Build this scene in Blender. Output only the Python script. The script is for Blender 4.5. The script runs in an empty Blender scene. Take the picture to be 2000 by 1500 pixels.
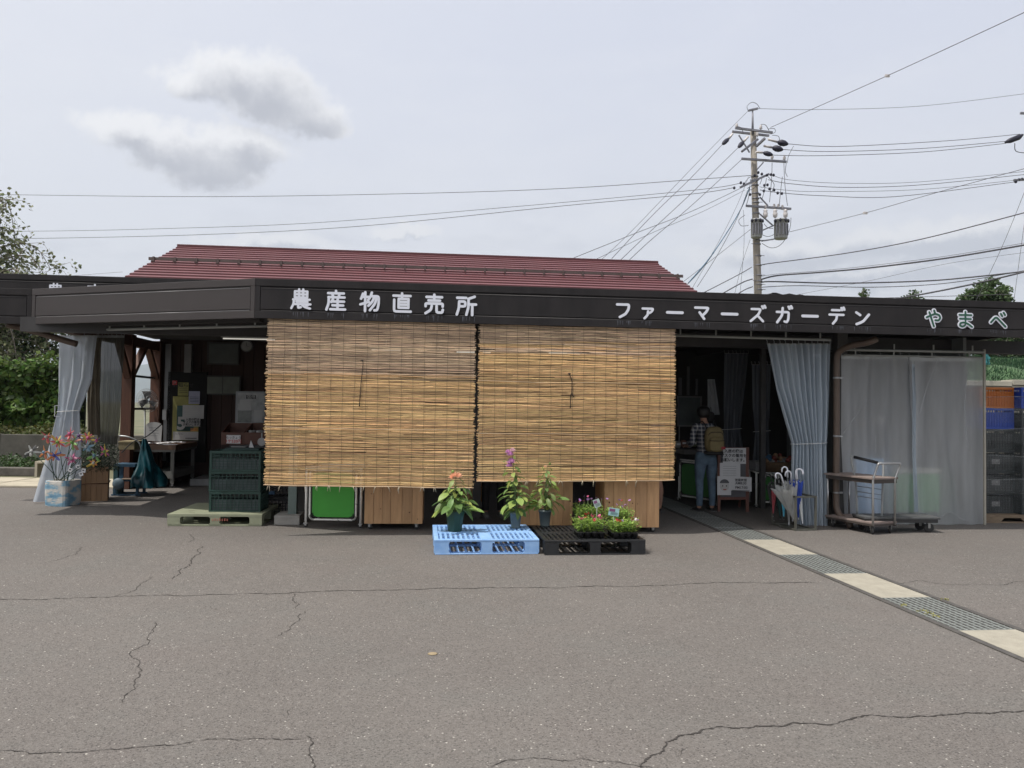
import bpy, math, random
from math import sin, cos, tan, radians, pi, atan2, sqrt
from mathutils import Vector, Matrix, Euler, noise
random.seed(7)
sc = bpy.context.scene
col = sc.collection
# ------------------------------------------------------------------ camera
F = 1540.0; EYE = 1.55
PITCH = math.atan(45/F); ROLL = -0.014
cam = bpy.data.cameras.new('camera'); cam.sensor_width = 36.0; cam.lens = 36.0*F/2000.0
cam.clip_start = 0.05; cam.clip_end = 20000
camo = bpy.data.objects.new('camera', cam); col.objects.link(camo)
CR = Matrix.Rotation(pi/2+PITCH, 3, 'X') @ Matrix.Rotation(-ROLL, 3, 'Z')
CP = Vector((0, 0, EYE))
camo.matrix_world = Matrix.Translation(CP) @ CR.to_4x4()
sc.camera = camo
# ------------------------------------------------------------------ light
SUN_TO = Vector((-0.42, -0.21, 1.0)).normalized()
sd = bpy.data.lights.new('sun', 'SUN'); sd.energy = 4.3; sd.angle = radians(0.55); sd.color = (1.0, 0.95, 0.87)
so = bpy.data.objects.new('sun', sd); col.objects.link(so); so.location = (-20, -8, 40)
so.rotation_euler = SUN_TO.to_track_quat('Z', 'Y').to_euler()
sc.view_settings.view_transform = 'Standard'; sc.view_settings.look = 'None'
sc.view_settings.exposure = 0.0; sc.view_settings.gamma = 1.0; sc.view_settings.use_curve_mapping = False

def rayd(px, py):
    return (CR @ Vector(((px-1000)/F, (750-py)/F, -1.0)))
def at(px, py, Y):
    d = rayd(px, py); return CP + d*(Y/d.y)
def G(px, py, z=0.0):
    d = rayd(px, py); return CP + d*((z-EYE)/d.z)

world = bpy.data.worlds.new('World'); sc.world = world; world.use_nodes = True
def build_world():
    nt = world.node_tree; N = nt.nodes; L = nt.links; N.clear()
    def nd(t, **k):
        n = N.new(t)
        for a, b in k.items(): setattr(n, a, b)
        return n
    def vm(op, a, b=None):
        n = nd('ShaderNodeVectorMath', operation=op)
        for i, x in enumerate((a, b)):
            if x is None: continue
            if isinstance(x, (tuple, Vector)): n.inputs[i].default_value = tuple(x)
            else: L.new(x, n.inputs[i])
        return n.outputs[1] if op in ('LENGTH', 'DOT_PRODUCT') else n.outputs[0]
    def m(op, a, b=None, clamp=False):
        n = nd('ShaderNodeMath', operation=op); n.use_clamp = clamp
        for i, x in enumerate((a, b)):
            if x is None: continue
            if isinstance(x, (int, float)): n.inputs[i].default_value = x
            else: L.new(x, n.inputs[i])
        return n.outputs[0]
    def ss(x, a, b, lo=0.0, hi=1.0):
        n = nd('ShaderNodeMapRange', interpolation_type='SMOOTHSTEP'); L.new(x, n.inputs[0])
        for i, v in enumerate((a, b, lo, hi)): n.inputs[i+1].default_value = v
        return n.outputs[0]
    def mix(f, a, b):
        n = nd('ShaderNodeMix', data_type='RGBA')
        if isinstance(f, float): n.inputs[0].default_value = f
        else: L.new(f, n.inputs[0])
        for i, x in ((6, a), (7, b)):
            if isinstance(x, tuple): n.inputs[i].default_value = (*x, 1)
            else: L.new(x, n.inputs[i])
        return n.outputs[2]
    sky = nd('ShaderNodeTexSky', sky_type='NISHITA'); sky.sun_disc = False
    sky.sun_elevation = math.asin(SUN_TO.z); sky.sun_rotation = atan2(SUN_TO.x, SUN_TO.y)
    sky.air_density = 1.4; sky.dust_density = 2.5
    tc = nd('ShaderNodeTexCoord'); D = tc.outputs['Generated']
    sep = nd('ShaderNodeSeparateXYZ'); L.new(D, sep.inputs[0]); z = sep.outputs[2]
    def nz(vec, scale, det=6, rough=.55):
        n = nd('ShaderNodeTexNoise'); L.new(vec, n.inputs['Vector']); n.inputs['Scale'].default_value = scale
        n.inputs['Detail'].default_value = det; n.inputs['Roughness'].default_value = rough
        return n.outputs[0]
    K = 10.0
    def c(r, g, b): return (r*K, g*K, b*K)
    # bright thin overcast: whiter low down, pale lavender blue higher up
    h = ss(z, 0.0, 0.55)
    base = mix(h, c(.885, .895, .935), c(.735, .77, .90))
    base = mix(.12, base, sky.outputs[0])
    st = vm('MULTIPLY', D, (1.0, 1.0, 3.2))
    wisp = ss(nz(st, 2.3, 7, .6), .42, .72)
    base = mix(m('MULTIPLY', wisp, .38), base, c(.85, .865, .92))
    # grey bellied cloud banks low over the horizon
    st2 = vm('MULTIPLY', D, (1.0, 1.0, 3.6)); bank = ss(nz(vm('ADD', st2, (3.1, 7.7, .4)), 4.6, 7, .58), .50, .66)
    low = m('MULTIPLY', ss(z, .34, .12), bank)
    base = mix(m('MULTIPLY', low, .55), base, c(.60, .63, .71))
    bw = ss(nz(vm('ADD', st2, (3.1, 7.7, .52)), 4.6, 7, .58), .52, .70)
    base = mix(m('MULTIPLY', m('MULTIPLY', bw, .5), ss(z, .34, .12)), base, c(.86, .87, .90))
    # the sky whitens towards the sun, which stands high on the left
    gl = ss(vm('DOT_PRODUCT', D, tuple(SUN_TO)), .05, .85)
    base = mix(m('MULTIPLY', gl, .75), base, c(.93, .93, .94))
    gl2 = ss(vm('DOT_PRODUCT', D, tuple(SUN_TO)), .55, 1.0)
    base = mix(m('MULTIPLY', m('MULTIPLY', gl2, gl2), .8), base, c(2.2, 2.12, 2.0))
    # the cumulus: billow edges from warped blobs; the belly is what has cloud above it, towards the light
    warp = nd('ShaderNodeTexNoise'); L.new(D, warp.inputs['Vector']); warp.inputs['Scale'].default_value = 14.0; warp.inputs['Detail'].default_value = 9.0; warp.inputs['Roughness'].default_value = .62
    wv = vm('SUBTRACT', warp.outputs[1], (.5, .5, .5))
    P0 = vm('ADD', D, vm('MULTIPLY', wv, (.08, .08, .06)))
    BL = [(462,142,50,30),(515,175,66,40),(585,218,62,30),(395,160,46,20),(640,252,34,12),(248,252,44,18),(315,275,66,26),(395,312,80,34),(470,288,70,24)]
    def field(P):
        e = None
        for (px, py, rx, ry) in BL:
            d = rayd(px, py).normalized()
            x = vm('LENGTH', vm('MULTIPLY', vm('SUBTRACT', P, d), (F/rx*1.0, F/rx*.45, F/ry*.98)))
            if e is None: e = x
            else:
                n = nd('ShaderNodeMath', operation='SMOOTH_MIN'); L.new(e, n.inputs[0]); L.new(x, n.inputs[1]); n.inputs[2].default_value = .35; e = n.outputs[0]
        return e
    fine = m('MULTIPLY', m('SUBTRACT', nz(D, 36, 9, .66), .5), 1.5)
    cov = ss(m('ADD', field(P0), fine), 1.8, .8)
    up = field(vm('ADD', P0, (-.006, 0, .019))); shade = ss(m('ADD', up, m('MULTIPLY', fine, .5)), 1.85, .15)
    ccol = mix(shade, c(.95, .95, .965), c(.47, .485, .54))
    faint = [(530,478,80,13),(790,452,42,9),(1560,500,130,20),(1810,470,150,20),(1690,545,170,16),(1915,512,90,18),(1560,545,90,14)]
    BL_ = list(BL); BL[:] = faint; cov2 = ss(m('ADD', field(P0), fine), 1.9, .7); up2 = ss(field(vm('ADD', P0, (-.004, 0, .012))), 1.6, .7)
    base = mix(m('MULTIPLY', cov2, .85), base, mix(up2, c(.90, .905, .925), c(.55, .58, .65)))
    base = mix(m('MULTIPLY', cov, .95), base, ccol)
    bg = nd('ShaderNodeBackground'); L.new(base, bg.inputs[0]); bg.inputs[1].default_value = .1
    out = nd('ShaderNodeOutputWorld'); L.new(bg.outputs[0], out.inputs[0])
build_world()
sc.cycles.max_bounces = 8; sc.cycles.transparent_max_bounces = 24
# ------------------------------------------------------------------ materials
MATS = {}
def M(name, colr, rough=.6, var=.12, ns=6.0, bump=0.0, bs=60.0, metal=0.0, spec=.5, c2=None, c2f=.5, stretch=None, emit=None, trans=0.0, alpha=1.0, island=0.0, objv=0.0, hue=0.0, backface=False):
    if name in MATS: return MATS[name]
    m = bpy.data.materials.new(name); m.use_nodes = True; nt = m.node_tree; N = nt.nodes; L = nt.links
    b = N['Principled BSDF']; b.inputs['Roughness'].default_value = rough; b.inputs['Metallic'].default_value = metal
    b.inputs['Specular IOR Level'].default_value = spec
    tc = N.new('ShaderNodeTexCoord'); vec = tc.outputs['Object']
    if stretch:
        mp = N.new('ShaderNodeMapping'); mp.inputs['Scale'].default_value = stretch; L.new(vec, mp.inputs[0]); vec = mp.outputs[0]
    no = N.new('ShaderNodeTexNoise'); no.inputs['Scale'].default_value = ns; no.inputs['Detail'].default_value = 7; no.inputs['Roughness'].default_value = .62
    L.new(vec, no.inputs['Vector'])
    rp = N.new('ShaderNodeMapRange'); rp.inputs[1].default_value = .3; rp.inputs[2].default_value = .7; L.new(no.outputs[0], rp.inputs[0])
    mx = N.new('ShaderNodeMix'); mx.data_type = 'RGBA'; L.new(rp.outputs[0], mx.inputs[0])
    if c2 is None:
        a = tuple(max(0, x*(1-var)) for x in colr); d = tuple(min(1, x*(1+var)) for x in colr)
    else: a, d = colr, c2
    mx.inputs[6].default_value = (*a, 1); mx.inputs[7].default_value = (*d, 1)
    cout = mx.outputs[2]
    for amt, src in ((island, 'isl'), (objv, 'obj')):
        if amt:
            if src == 'isl': r = N.new('ShaderNodeNewGeometry').outputs['Random Per Island']
            else: r = N.new('ShaderNodeObjectInfo').outputs['Random']
            hs = N.new('ShaderNodeHueSaturation'); L.new(cout, hs.inputs['Color'])
            mr = N.new('ShaderNodeMapRange'); L.new(r, mr.inputs[0]); mr.inputs[3].default_value = 1-amt; mr.inputs[4].default_value = 1+amt
            L.new(mr.outputs[0], hs.inputs['Value'])
            if hue:
                wn = N.new('ShaderNodeTexWhiteNoise'); wn.noise_dimensions = '1D'; L.new(r, wn.inputs['W'])
                m2 = N.new('ShaderNodeMapRange'); L.new(wn.outputs[0], m2.inputs[0]); m2.inputs[3].default_value = .5-hue; m2.inputs[4].default_value = .5+hue
                L.new(m2.outputs[0], hs.inputs['Hue'])
            cout = hs.outputs[0]
    L.new(cout, b.inputs['Base Color'])
    if bump:
        n2 = N.new('ShaderNodeTexNoise'); n2.inputs['Scale'].default_value = bs; n2.inputs['Detail'].default_value = 4; L.new(vec, n2.inputs['Vector'])
        bp = N.new('ShaderNodeBump'); bp.inputs['Strength'].default_value = min(1, bump); bp.inputs['Distance'].default_value = .01
        L.new(n2.outputs[0], bp.inputs['Height']); L.new(bp.outputs[0], b.inputs['Normal'])
    if emit:
        b.inputs['Emission Color'].default_value = (*emit[:3], 1); b.inputs['Emission Strength'].default_value = emit[3]
    sh = b.outputs[0]
    if trans:
        t = N.new('ShaderNodeBsdfTranslucent'); L.new(cout, t.inputs[0]); ms = N.new('ShaderNodeMixShader'); ms.inputs[0].default_value = trans
        L.new(sh, ms.inputs[1]); L.new(t.outputs[0], ms.inputs[2]); sh = ms.outputs[0]
    if alpha < 1:
        t = N.new('ShaderNodeBsdfTransparent'); ms = N.new('ShaderNodeMixShader'); ms.inputs[0].default_value = alpha
        L.new(t.outputs[0], ms.inputs[1]); L.new(sh, ms.inputs[2]); sh = ms.outputs[0]
    L.new(sh, N['Material Output'].inputs[0])
    MATS[name] = m; return m
# ------------------------------------------------------------------ mesh builder
class MB:
    def __init__(s, Mx=None): s.v = []; s.f = []; s.sm = []; s.M = Mx or Matrix.Identity(4)
    def add(s, vs, fs, smooth=False):
        o = len(s.v); s.v += [s.M @ Vector(p) for p in vs]
        for f in fs: s.f.append([o+i for i in f]); s.sm.append(smooth)
        return s
    def box(s, x0, y0, z0, x1, y1, z1, b=0.0):
        if x1 < x0: x0, x1 = x1, x0
        if y1 < y0: y0, y1 = y1, y0
        if z1 < z0: z0, z1 = z1, z0
        vs = [(x0,y0,z0),(x1,y0,z0),(x1,y1,z0),(x0,y1,z0),(x0,y0,z1),(x1,y0,z1),(x1,y1,z1),(x0,y1,z1)]
        return s.add(vs, [(0,3,2,1),(4,5,6,7),(0,1,5,4),(1,2,6,5),(2,3,7,6),(3,0,4,7)])
    def beam(s, p0, p1, w, h, up=(0,0,1)):
        p0 = Vector(p0); p1 = Vector(p1); d = (p1-p0).normalized(); up = Vector(up)
        if abs(d.dot(up)) > .98: up = Vector((0,1,0))
        sx = d.cross(up).normalized()*w/2; sz = sx.normalized().cross(d).normalized()*h/2
        vs = [p+a*sx+c*sz for p in (p0, p1) for a, c in ((-1,-1),(1,-1),(1,1),(-1,1))]
        return s.add(vs, [(0,1,2,3),(7,6,5,4),(0,4,5,1),(1,5,6,2),(2,6,7,3),(3,7,4,0)])
    def tube(s, pts, r, n=8, cap=True, smooth=True, closed=False, squash=None):
        pts = [Vector(p) for p in pts]; k = len(pts)
        if k < 2: return s
        rs = r if isinstance(r, (list, tuple)) else [r]*k
        vs = []; fs = []; prev = None
        for i, p in enumerate(pts):
            if closed: t = pts[(i+1) % k]-pts[i-1]
            else: t = pts[min(i+1, k-1)]-pts[max(i-1, 0)]
            t = t.normalized() if t.length > 1e-9 else Vector((0,0,1))
            if prev is None:
                a = Vector((0,0,1)) if abs(t.z) < .9 else Vector((1,0,0)); x = t.cross(a).normalized()
            else: x = (prev - t*prev.dot(t)); x = x.normalized() if x.length > 1e-6 else t.orthogonal().normalized()
            prev = x; y = t.cross(x)
            for j in range(n):
                an = 2*pi*j/n; vs.append(p+(x*cos(an)+y*sin(an)*(squash or 1))*rs[i])
        for i in range(k if closed else k-1):
            i2 = (i+1) % k
            for j in range(n):
                j2 = (j+1) % n; fs.append((i*n+j, i*n+j2, i2*n+j2, i2*n+j))
        s.add(vs, fs, smooth)
        if cap and not closed:
            o = len(s.v)-k*n
            s.f.append([o+j for j in range(n)][::-1]); s.sm.append(False)
            s.f.append([o+(k-1)*n+j for j in range(n)]); s.sm.append(False)
        return s
    def lathe(s, c, prof, n=16, smooth=True, axis='z'):
        c = Vector(c); vs = []; fs = []
        for (r, h) in prof:
            for j in range(n):
                a = 2*pi*j/n
                q = (r*cos(a), r*sin(a), h)
                if axis == 'y': q = (q[0], q[2], q[1])
                if axis == 'x': q = (q[2], q[0], q[1])
                vs.append(c+Vector(q))
        k = len(prof)
        for i in range(k-1):
            for j in range(n):
                j2 = (j+1) % n; fs.append((i*n+j, i*n+j2, (i+1)*n+j2, (i+1)*n+j))
        fs.append(tuple(range(n))[::-1]); s.add(vs, fs[:-1], smooth); o = len(s.v)-k*n
        s.f.append([o+j for j in range(n)][::-1]); s.sm.append(False)
        s.f.append([o+(k-1)*n+j for j in range(n)]); s.sm.append(False)
        return s
    def ball(s, c, r, n=10, m=7):
        rx, ry, rz = r if isinstance(r, (tuple, list)) else (r, r, r); c = Vector(c); vs = [c+Vector((0,0,-rz))]; fs = []
        for i in range(1, m):
            t = -pi/2+pi*i/m
            for j in range(n):
                a = 2*pi*j/n; vs.append(c+Vector((rx*cos(t)*cos(a), ry*cos(t)*sin(a), rz*sin(t))))
        vs.append(c+Vector((0,0,rz)))
        for j in range(n): fs.append((0, 1+(j+1) % n, 1+j)); fs.append((len(vs)-1, 1+(m-2)*n+j, 1+(m-2)*n+(j+1) % n))
        for i in range(m-2):
            for j in range(n):
                j2 = (j+1) % n; fs.append((1+i*n+j, 1+i*n+j2, 1+(i+1)*n+j2, 1+(i+1)*n+j))
        return s.add(vs, fs, True)
    def grid(s, fn, nu, nv, smooth=True, closeu=False):
        vs = [fn(i/nu, j/nv) for i in range(nu+1) for j in range(nv+1)]; w = nv+1
        fs = [(i*w+j, (i+1)*w+j, (i+1)*w+j+1, i*w+j+1) for i in range(nu) for j in range(nv)]
        return s.add(vs, fs, smooth)
    def prism(s, poly, ext):
        poly = [Vector(p) for p in poly]; ext = Vector(ext); n = len(poly)
        return s.add(poly+[p+ext for p in poly], [tuple(range(n))[::-1], tuple(range(n, 2*n))]+[(i, (i+1) % n, n+(i+1) % n, n+i) for i in range(n)])
    def quad(s, a, b, c, d): return s.add([a, b, c, d], [(0,1,2,3)])
    def mesh(s, name, mat=None):
        me = bpy.data.meshes.new(name); me.from_pydata([tuple(p) for p in s.v], [], s.f); me.update()
        me.polygons.foreach_set('use_smooth', s.sm)
        if mat: me.materials.append(mat)
        return me
    def build(s, name, mat, parent=None, world=True, bevel=0.0, solid=0.0, label=None, kind=None):
        o = bpy.data.objects.new(name, s.mesh(name, mat)); col.objects.link(o)
        if parent is not None: attach(o, parent, world)
        if bevel:
            b = o.modifiers.new('bevel', 'BEVEL'); b.width = bevel; b.segments = 2; b.limit_method = 'ANGLE'; b.angle_limit = radians(50)
        if solid:
            b = o.modifiers.new('solid', 'SOLIDIFY'); b.thickness = solid; b.offset = 0
        if label: o['label'] = label
        if kind: o['kind'] = kind
        return o
def wm(o):
    m = o.matrix_basis.copy()
    return m if o.parent is None else wm(o.parent) @ o.matrix_parent_inverse @ m
def attach(o, parent, world=True):
    o.parent = parent
    if world: o.matrix_parent_inverse = wm(parent).inverted()
def put(me, name, parent=None, loc=(0,0,0), rot=(0,0,0), scale=(1,1,1), world=False, group=None):
    o = bpy.data.objects.new(name, me); col.objects.link(o); o.location = loc; o.rotation_euler = rot; o.scale = scale
    if parent is not None: attach(o, parent, world)
    return o
def tag(o, label=None, cat=None, group=None, kind=None):
    if label: o['label'] = label
    if cat: o['category'] = cat
    if group: o['group'] = group
    if kind: o['kind'] = kind
    return o
def thing(name, label, cat, loc=(0,0,0), rz=0.0, group=None):
    o = bpy.data.objects.new(name, None); col.objects.link(o); o.location = loc; o.rotation_euler = (0,0,rz); o.empty_display_size = .1
    return tag(o, label, cat, group)
def kids(o): return [c for c in KID.get(o.name, [])]
def copy_tree(o, parent=None):
    c = o.copy(); col.objects.link(c)
    if parent is not None: c.parent = parent
    for ch in [x for x in bpy.data.objects if x.parent == o]: copy_tree(ch, c)
    return c
# building frame: u along the front, v into the building, z up; fascia face is v = 0
BA = radians(6.3)
U = Vector((cos(BA), sin(BA), 0)); V = Vector((-sin(BA), cos(BA), 0)); O0 = Vector((0, 9.5, 0))
BF = Matrix.Translation(O0) @ Matrix.Rotation(BA, 4, 'Z')
def B(u, v, z): return O0+U*u+V*v+Vector((0,0,z))
def FP(px, py, v=0.0):
    d = rayd(px, py); t = (v-(CP-O0).dot(V))/d.dot(V); return CP+d*t
def uz(px, py, v=0.0):
    p = FP(px, py, v); return (p-O0).dot(U), p.z
def gu(px, py, z=0.0):
    p = G(px, py, z); return (p-O0).dot(U), (p-O0).dot(V)
def rnd(a, b): return random.uniform(a, b)
def jit(p, s): return Vector(p)+Vector((rnd(-s, s), rnd(-s, s), rnd(-s, s)))
def smooth_path(pts, k=6):
    pts = [Vector(p) for p in pts]; out = []
    for i in range(len(pts)-1):
        p0 = pts[max(0, i-1)]; p1 = pts[i]; p2 = pts[i+1]; p3 = pts[min(len(pts)-1, i+2)]
        for j in range(k):
            t = j/k; out.append(.5*((2*p1)+(p2-p0)*t+(2*p0-5*p1+4*p2-p3)*t*t+(3*p1-p0-3*p2+p3)*t**3))
    return out+[pts[-1]]
def text_mesh(txt, name, mat, size, ext=.0008, bold=0.0, align='CENTER'):
    cu = bpy.data.curves.new(name, 'FONT'); cu.body = txt; cu.size = size; cu.extrude = ext; cu.offset = bold
    cu.align_x = align; cu.align_y = 'CENTER'; cu.resolution_u = 3
    ob = bpy.data.objects.new(name, cu); col.objects.link(ob); bpy.context.view_layer.update()
    me = bpy.data.meshes.new_from_object(ob.evaluated_get(bpy.context.evaluated_depsgraph_get())); bpy.data.objects.remove(ob); bpy.data.curves.remove(cu)
    me.name = name; me.materials.clear(); me.materials.append(mat); return me
def put_text(txt, name, mat, size, loc, xdir, parent, bold=0.0, up=(0,0,1), align='CENTER'):
    me = text_mesh(txt, name, mat, size, bold=bold, align=align)
    x = Vector(xdir).normalized(); y = Vector(up); y = (y-x*y.dot(x)).normalized(); z = x.cross(y)
    R = Matrix((x, y, z)).transposed().to_4x4(); me.transform(Matrix.Translation(Vector(loc)) @ R)
    o = bpy.data.objects.new(name, me); col.objects.link(o)
    if parent is not None: attach(o, parent, True)
    return o
# common materials
m_dark = M('dark_fascia', (.016,.0145,.0155), .6, .12, 1.3, bump=.10, bs=3, c2=(.028,.025,.026), spec=.22, stretch=(3,3,.8))
m_white = M('white_paint', (.72,.73,.76), .5, .06, 10)
m_signw = M('sign_white', (.70,.72,.80), .45, .03, 10)
m_signg = M('sign_green', (.012,.085,.05), .45, .05, 10)
m_steel = M('galvanised_steel', (.33,.34,.35), .45, .2, 9, metal=.6)
m_grey = M('grey_paint', (.26,.27,.27), .5, .12, 8)
m_black = M('black_plastic', (.012,.012,.013), .42, .3, 12)
m_rubber = M('rubber', (.03,.03,.03), .8, .2, 20)
m_paper = M('paper', (.62,.62,.63), .8, .04, 10)
m_ink = M('black_ink', (.02,.02,.025), .7, .05, 10)
m_conc = M('concrete', (.30,.29,.27), .9, .2, 5, bump=.5, bs=70)
# ------------------------------------------------------------------ ground
def asphalt_mat():
    m = bpy.data.materials.new('asphalt'); m.use_nodes = True; nt = m.node_tree; N = nt.nodes; L = nt.links; b = N['Principled BSDF']
    tc = N.new('ShaderNodeTexCoord'); v = tc.outputs['Object']
    def noi(s, d=5, r=.6):
        n = N.new('ShaderNodeTexNoise'); n.inputs['Scale'].default_value = s; n.inputs['Detail'].default_value = d; n.inputs['Roughness'].default_value = r; L.new(v, n.inputs['Vector']); return n.outputs[0]
    def mr(x, a, c, lo=0, hi=1):
        n = N.new('ShaderNodeMapRange'); L.new(x, n.inputs[0])
        for i, q in enumerate((a, c, lo, hi)): n.inputs[i+1].default_value = q
        return n.outputs[0]
    def mix(f, a, c, bt='MIX'):
        n = N.new('ShaderNodeMix'); n.data_type = 'RGBA'; n.blend_type = bt
        if isinstance(f, float): n.inputs[0].default_value = f
        else: L.new(f, n.inputs[0])
        for i, q in ((6, a), (7, c)):
            if isinstance(q, tuple): n.inputs[i].default_value = (*q, 1)
            else: L.new(q, n.inputs[i])
        return n.outputs[2]
    c = mix(mr(noi(.45, 4), .35, .65), (.100,.091,.085), (.137,.125,.116))
    c = mix(mr(noi(1.1, 5), .48, .66, 0, .6), c, (.113,.114,.108))
    c = mix(mr(noi(.75, 4), .55, .75, 0, .6), c, (.122,.103,.098))
    c = mix(mr(noi(9, 6, .7), .35, .7, 0, .5), c, (.150,.136,.126))
    c = mix(mr(noi(.9, 6, .7), .62, .7, 0, .35), c, (.10,.09,.085))
    def vor(s, rnd=1.0):
        n = N.new('ShaderNodeTexVoronoi'); n.inputs['Scale'].default_value = s; L.new(v, n.inputs['Vector']); return n
    v1 = vor(125); sp = N.new('ShaderNodeSeparateColor'); L.new(v1.outputs['Color'], sp.inputs[0])
    c = mix(.42, c, mix(mr(sp.outputs[0], 0, 1), (.075,.066,.058), (.215,.197,.184)))
    v2 = vor(72); s2 = N.new('ShaderNodeSeparateColor'); L.new(v2.outputs['Color'], s2.inputs[0])
    g = N.new('ShaderNodeMath'); g.operation = 'MULTIPLY'; L.new(mr(s2.outputs[0], .935, .95), g.inputs[0]); L.new(mr(v2.outputs['Distance'], .42, .3), g.inputs[1])
    chip = mix(mr(s2.outputs[1], 0, 1), (.26,.25,.23), (.56,.53,.48))
    g2 = N.new('ShaderNodeMath'); g2.operation = 'MULTIPLY'; L.new(g.outputs[0], g2.inputs[0]); L.new(mr(noi(5, 3), .40, .60, .2, .9), g2.inputs[1])
    c = mix(g2.outputs[0], c, chip)
    v3 = vor(70); s3 = N.new('ShaderNodeSeparateColor'); L.new(v3.outputs['Color'], s3.inputs[0])
    g3 = N.new('ShaderNodeMath'); g3.operation = 'MULTIPLY'; L.new(mr(s3.outputs[2], .80, .86, 0, .75), g3.inputs[0]); L.new(mr(v3.outputs['Distance'], .4, .3), g3.inputs[1])
    c = mix(g3.outputs[0], c, (.055,.05,.048))
    L.new(c, b.inputs['Base Color']); b.inputs['Roughness'].default_value = .82; b.inputs['Specular IOR Level'].default_value = .35
    bp = N.new('ShaderNodeBump'); bp.inputs['Strength'].default_value = .7; bp.inputs['Distance'].default_value = .004
    L.new(v1.outputs['Distance'], bp.inputs['Height']); L.new(bp.outputs[0], b.inputs['Normal'])
    L.new(b.outputs[0], N['Material Output'].inputs[0]); return m
m_asph = asphalt_mat()
m_field = M('field_soil', (.07,.09,.04), .95, .4, .3, c2=(.16,.14,.09))
tag(MB().quad((-7000,-6000,-.06),(7000,-6000,-.06),(7000,9000,-.06),(-7000,9000,-.06)).build('ground', m_field), kind='structure')
g = MB(); g.quad((-30,-20,0),(30,-20,0),(30,14.0,0),(-30,14.0,0)); g.quad((-6.9,14.0,0),(30,14.0,0),(30,26,0),(-6.9,26,0))
tag(g.build('parking_lot', m_asph), kind='structure')
# pale paving strip beyond the lot on the left
pv = MB(); m_pave = M('pale_paving', (.40,.36,.28), .9, .15, 3, bump=.3)
root = tag(MB().box(-14.2,14.02,-.05,-6.92,15.6,.006).build('paved_path', M('paving_joint', (.16,.14,.12), .9)), kind='structure')
slab = MB().box(-.59,-.37,0,.59,.37,.03).mesh('slab', m_pave)
for i in range(6):
    for j in range(2):
        put(slab, 'slab', root, (-13.6+i*1.22, 14.42+j*.77, .0), (0,0,rnd(-.01,.01)), world=True)
# cracks, thin dark ribbons laid on the asphalt
m_crack = M('crack_dark', (.04,.035,.032), .95, .3, 30)
def crack(pts, w, seed=0, depth_px=True):
    random.seed(seed); P = [G(x, y) for x, y in pts]
    for _ in range(5):
        q = [P[0]]
        for a, b_ in zip(P, P[1:]):
            l = (b_-a).length; m_ = (a+b_)/2
            if l > .02:
                n = Vector((-(b_-a).y, (b_-a).x, 0))*rnd(-.16, .16)*(1 if l < .3 else .35); q.append(m_+n)
            q.append(b_)
        P = q
    mb = MB(); n = len(P); vs = []; ws = []
    for i, p in enumerate(P):
        t = (P[min(i+1, n-1)]-P[max(i-1, 0)]); t.z = 0; t.normalize(); s_ = Vector((-t.y, t.x, 0))
        f = min(1, i/4, (n-1-i)/4)*rnd(.15, 1.15)*w*(.46 if w > .0125 else .30)+.0004
        vs += [(p.x+s_.x*f, p.y+s_.y*f, .003), (p.x-s_.x*f, p.y-s_.y*f, .003)]
    mb.add(vs, [(2*i+1, 2*i+3, 2*i+2, 2*i) for i in range(n-1)])
    tag(mb.build('crack', m_crack), kind='structure')
for k, (pts, w) in enumerate([
    ([(-60,1173),(0,1171),(210,1167),(450,1162),(700,1154),(1000,1148),(1300,1143),(1450,1138),(1600,1139)], .013),
    ([(1755,1140),(1800,1134),(1850,1142),(1950,1143),(2010,1136)], .012),
    ([(-20,1468),(0,1466),(80,1472),(250,1462),(470,1446),(600,1443)], .010),
    ([(1255,1505),(1290,1472),(1300,1450),(1350,1435),(1400,1420),(1550,1412),(1650,1408),(1680,1401),(1850,1397),(2010,1389)], .013),
    ([(393,1065),(372,1095),(360,1110),(338,1132)], .013), ([(290,1127),(275,1140),(267,1152),(220,1165)], .011),
    ([(305,1215),(290,1240),(272,1265),(257,1285),(270,1300),(265,1345),(245,1375)], .009),
    ([(573,1158),(578,1190)], .009), ([(600,1192),(585,1212),(540,1245)], .009), ([(165,1068),(150,1080),(120,1092),(70,1102)], .010),
    ([(595,1436),(605,1470),(622,1510)], .011), ([(950,1500),(1040,1480),(1140,1483),(1280,1502)], .008),
    ([(370,1043),(378,1052),(365,1060)], .012), ([(1320,1480),(1330,1468),(1345,1462)], .005), ([(410,1185),(470,1200)], .004), ([(560,1400),(575,1380)], .006)]):
    crack(pts, w, 100+k)
random.seed(11)
tag(MB().lathe(G(845,1277,.001), [(.001,0),(.034,.001),(.026,.004),(.001,.005)], 7).build('clay_spot', M('clay', (.27,.21,.13), .95)), kind='structure')
# ------------------------------------------------------------------ drainage channel running into the shop
uN, vN = gu(2000, 1272); uN1, _ = gu(1300, 1001)
uF, vF = gu(2000, 1225); uF1, _ = gu(1475, 1041)
uN = (uN+uN1)/2; uF = (uF+uF1)/2
drain = tag(MB(BF).box(uN-.01, -9, -.04, uF+.01, 4.6, .001).build('drainage_channel', M('channel_dark', (.03,.03,.028), .9)), kind='structure')  # dark top paints the shade of an open channel
m_grate = M('grate_steel', (.24,.255,.245), .55, .2, 14, metal=.15)
m_cover = M('cover_concrete', (.33,.305,.25), .9, .14, 7, bump=.8, bs=120)
m_edge = M('channel_edge', (.07,.065,.06), .7, .3, 12)
for s_, uu in ((0, uN), (1, uF)):
    MB(BF).box(uu-.025, -9, -.03, uu+.025, 4.6, .008).build('edge_rail', m_edge, drain)
vb = [gu(x, y)[1] for x, y in ((1450,1055),(1524,1085),(1624,1122),(1751,1169),(1918,1232))]
print('drain', uN, uF, vb)
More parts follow.
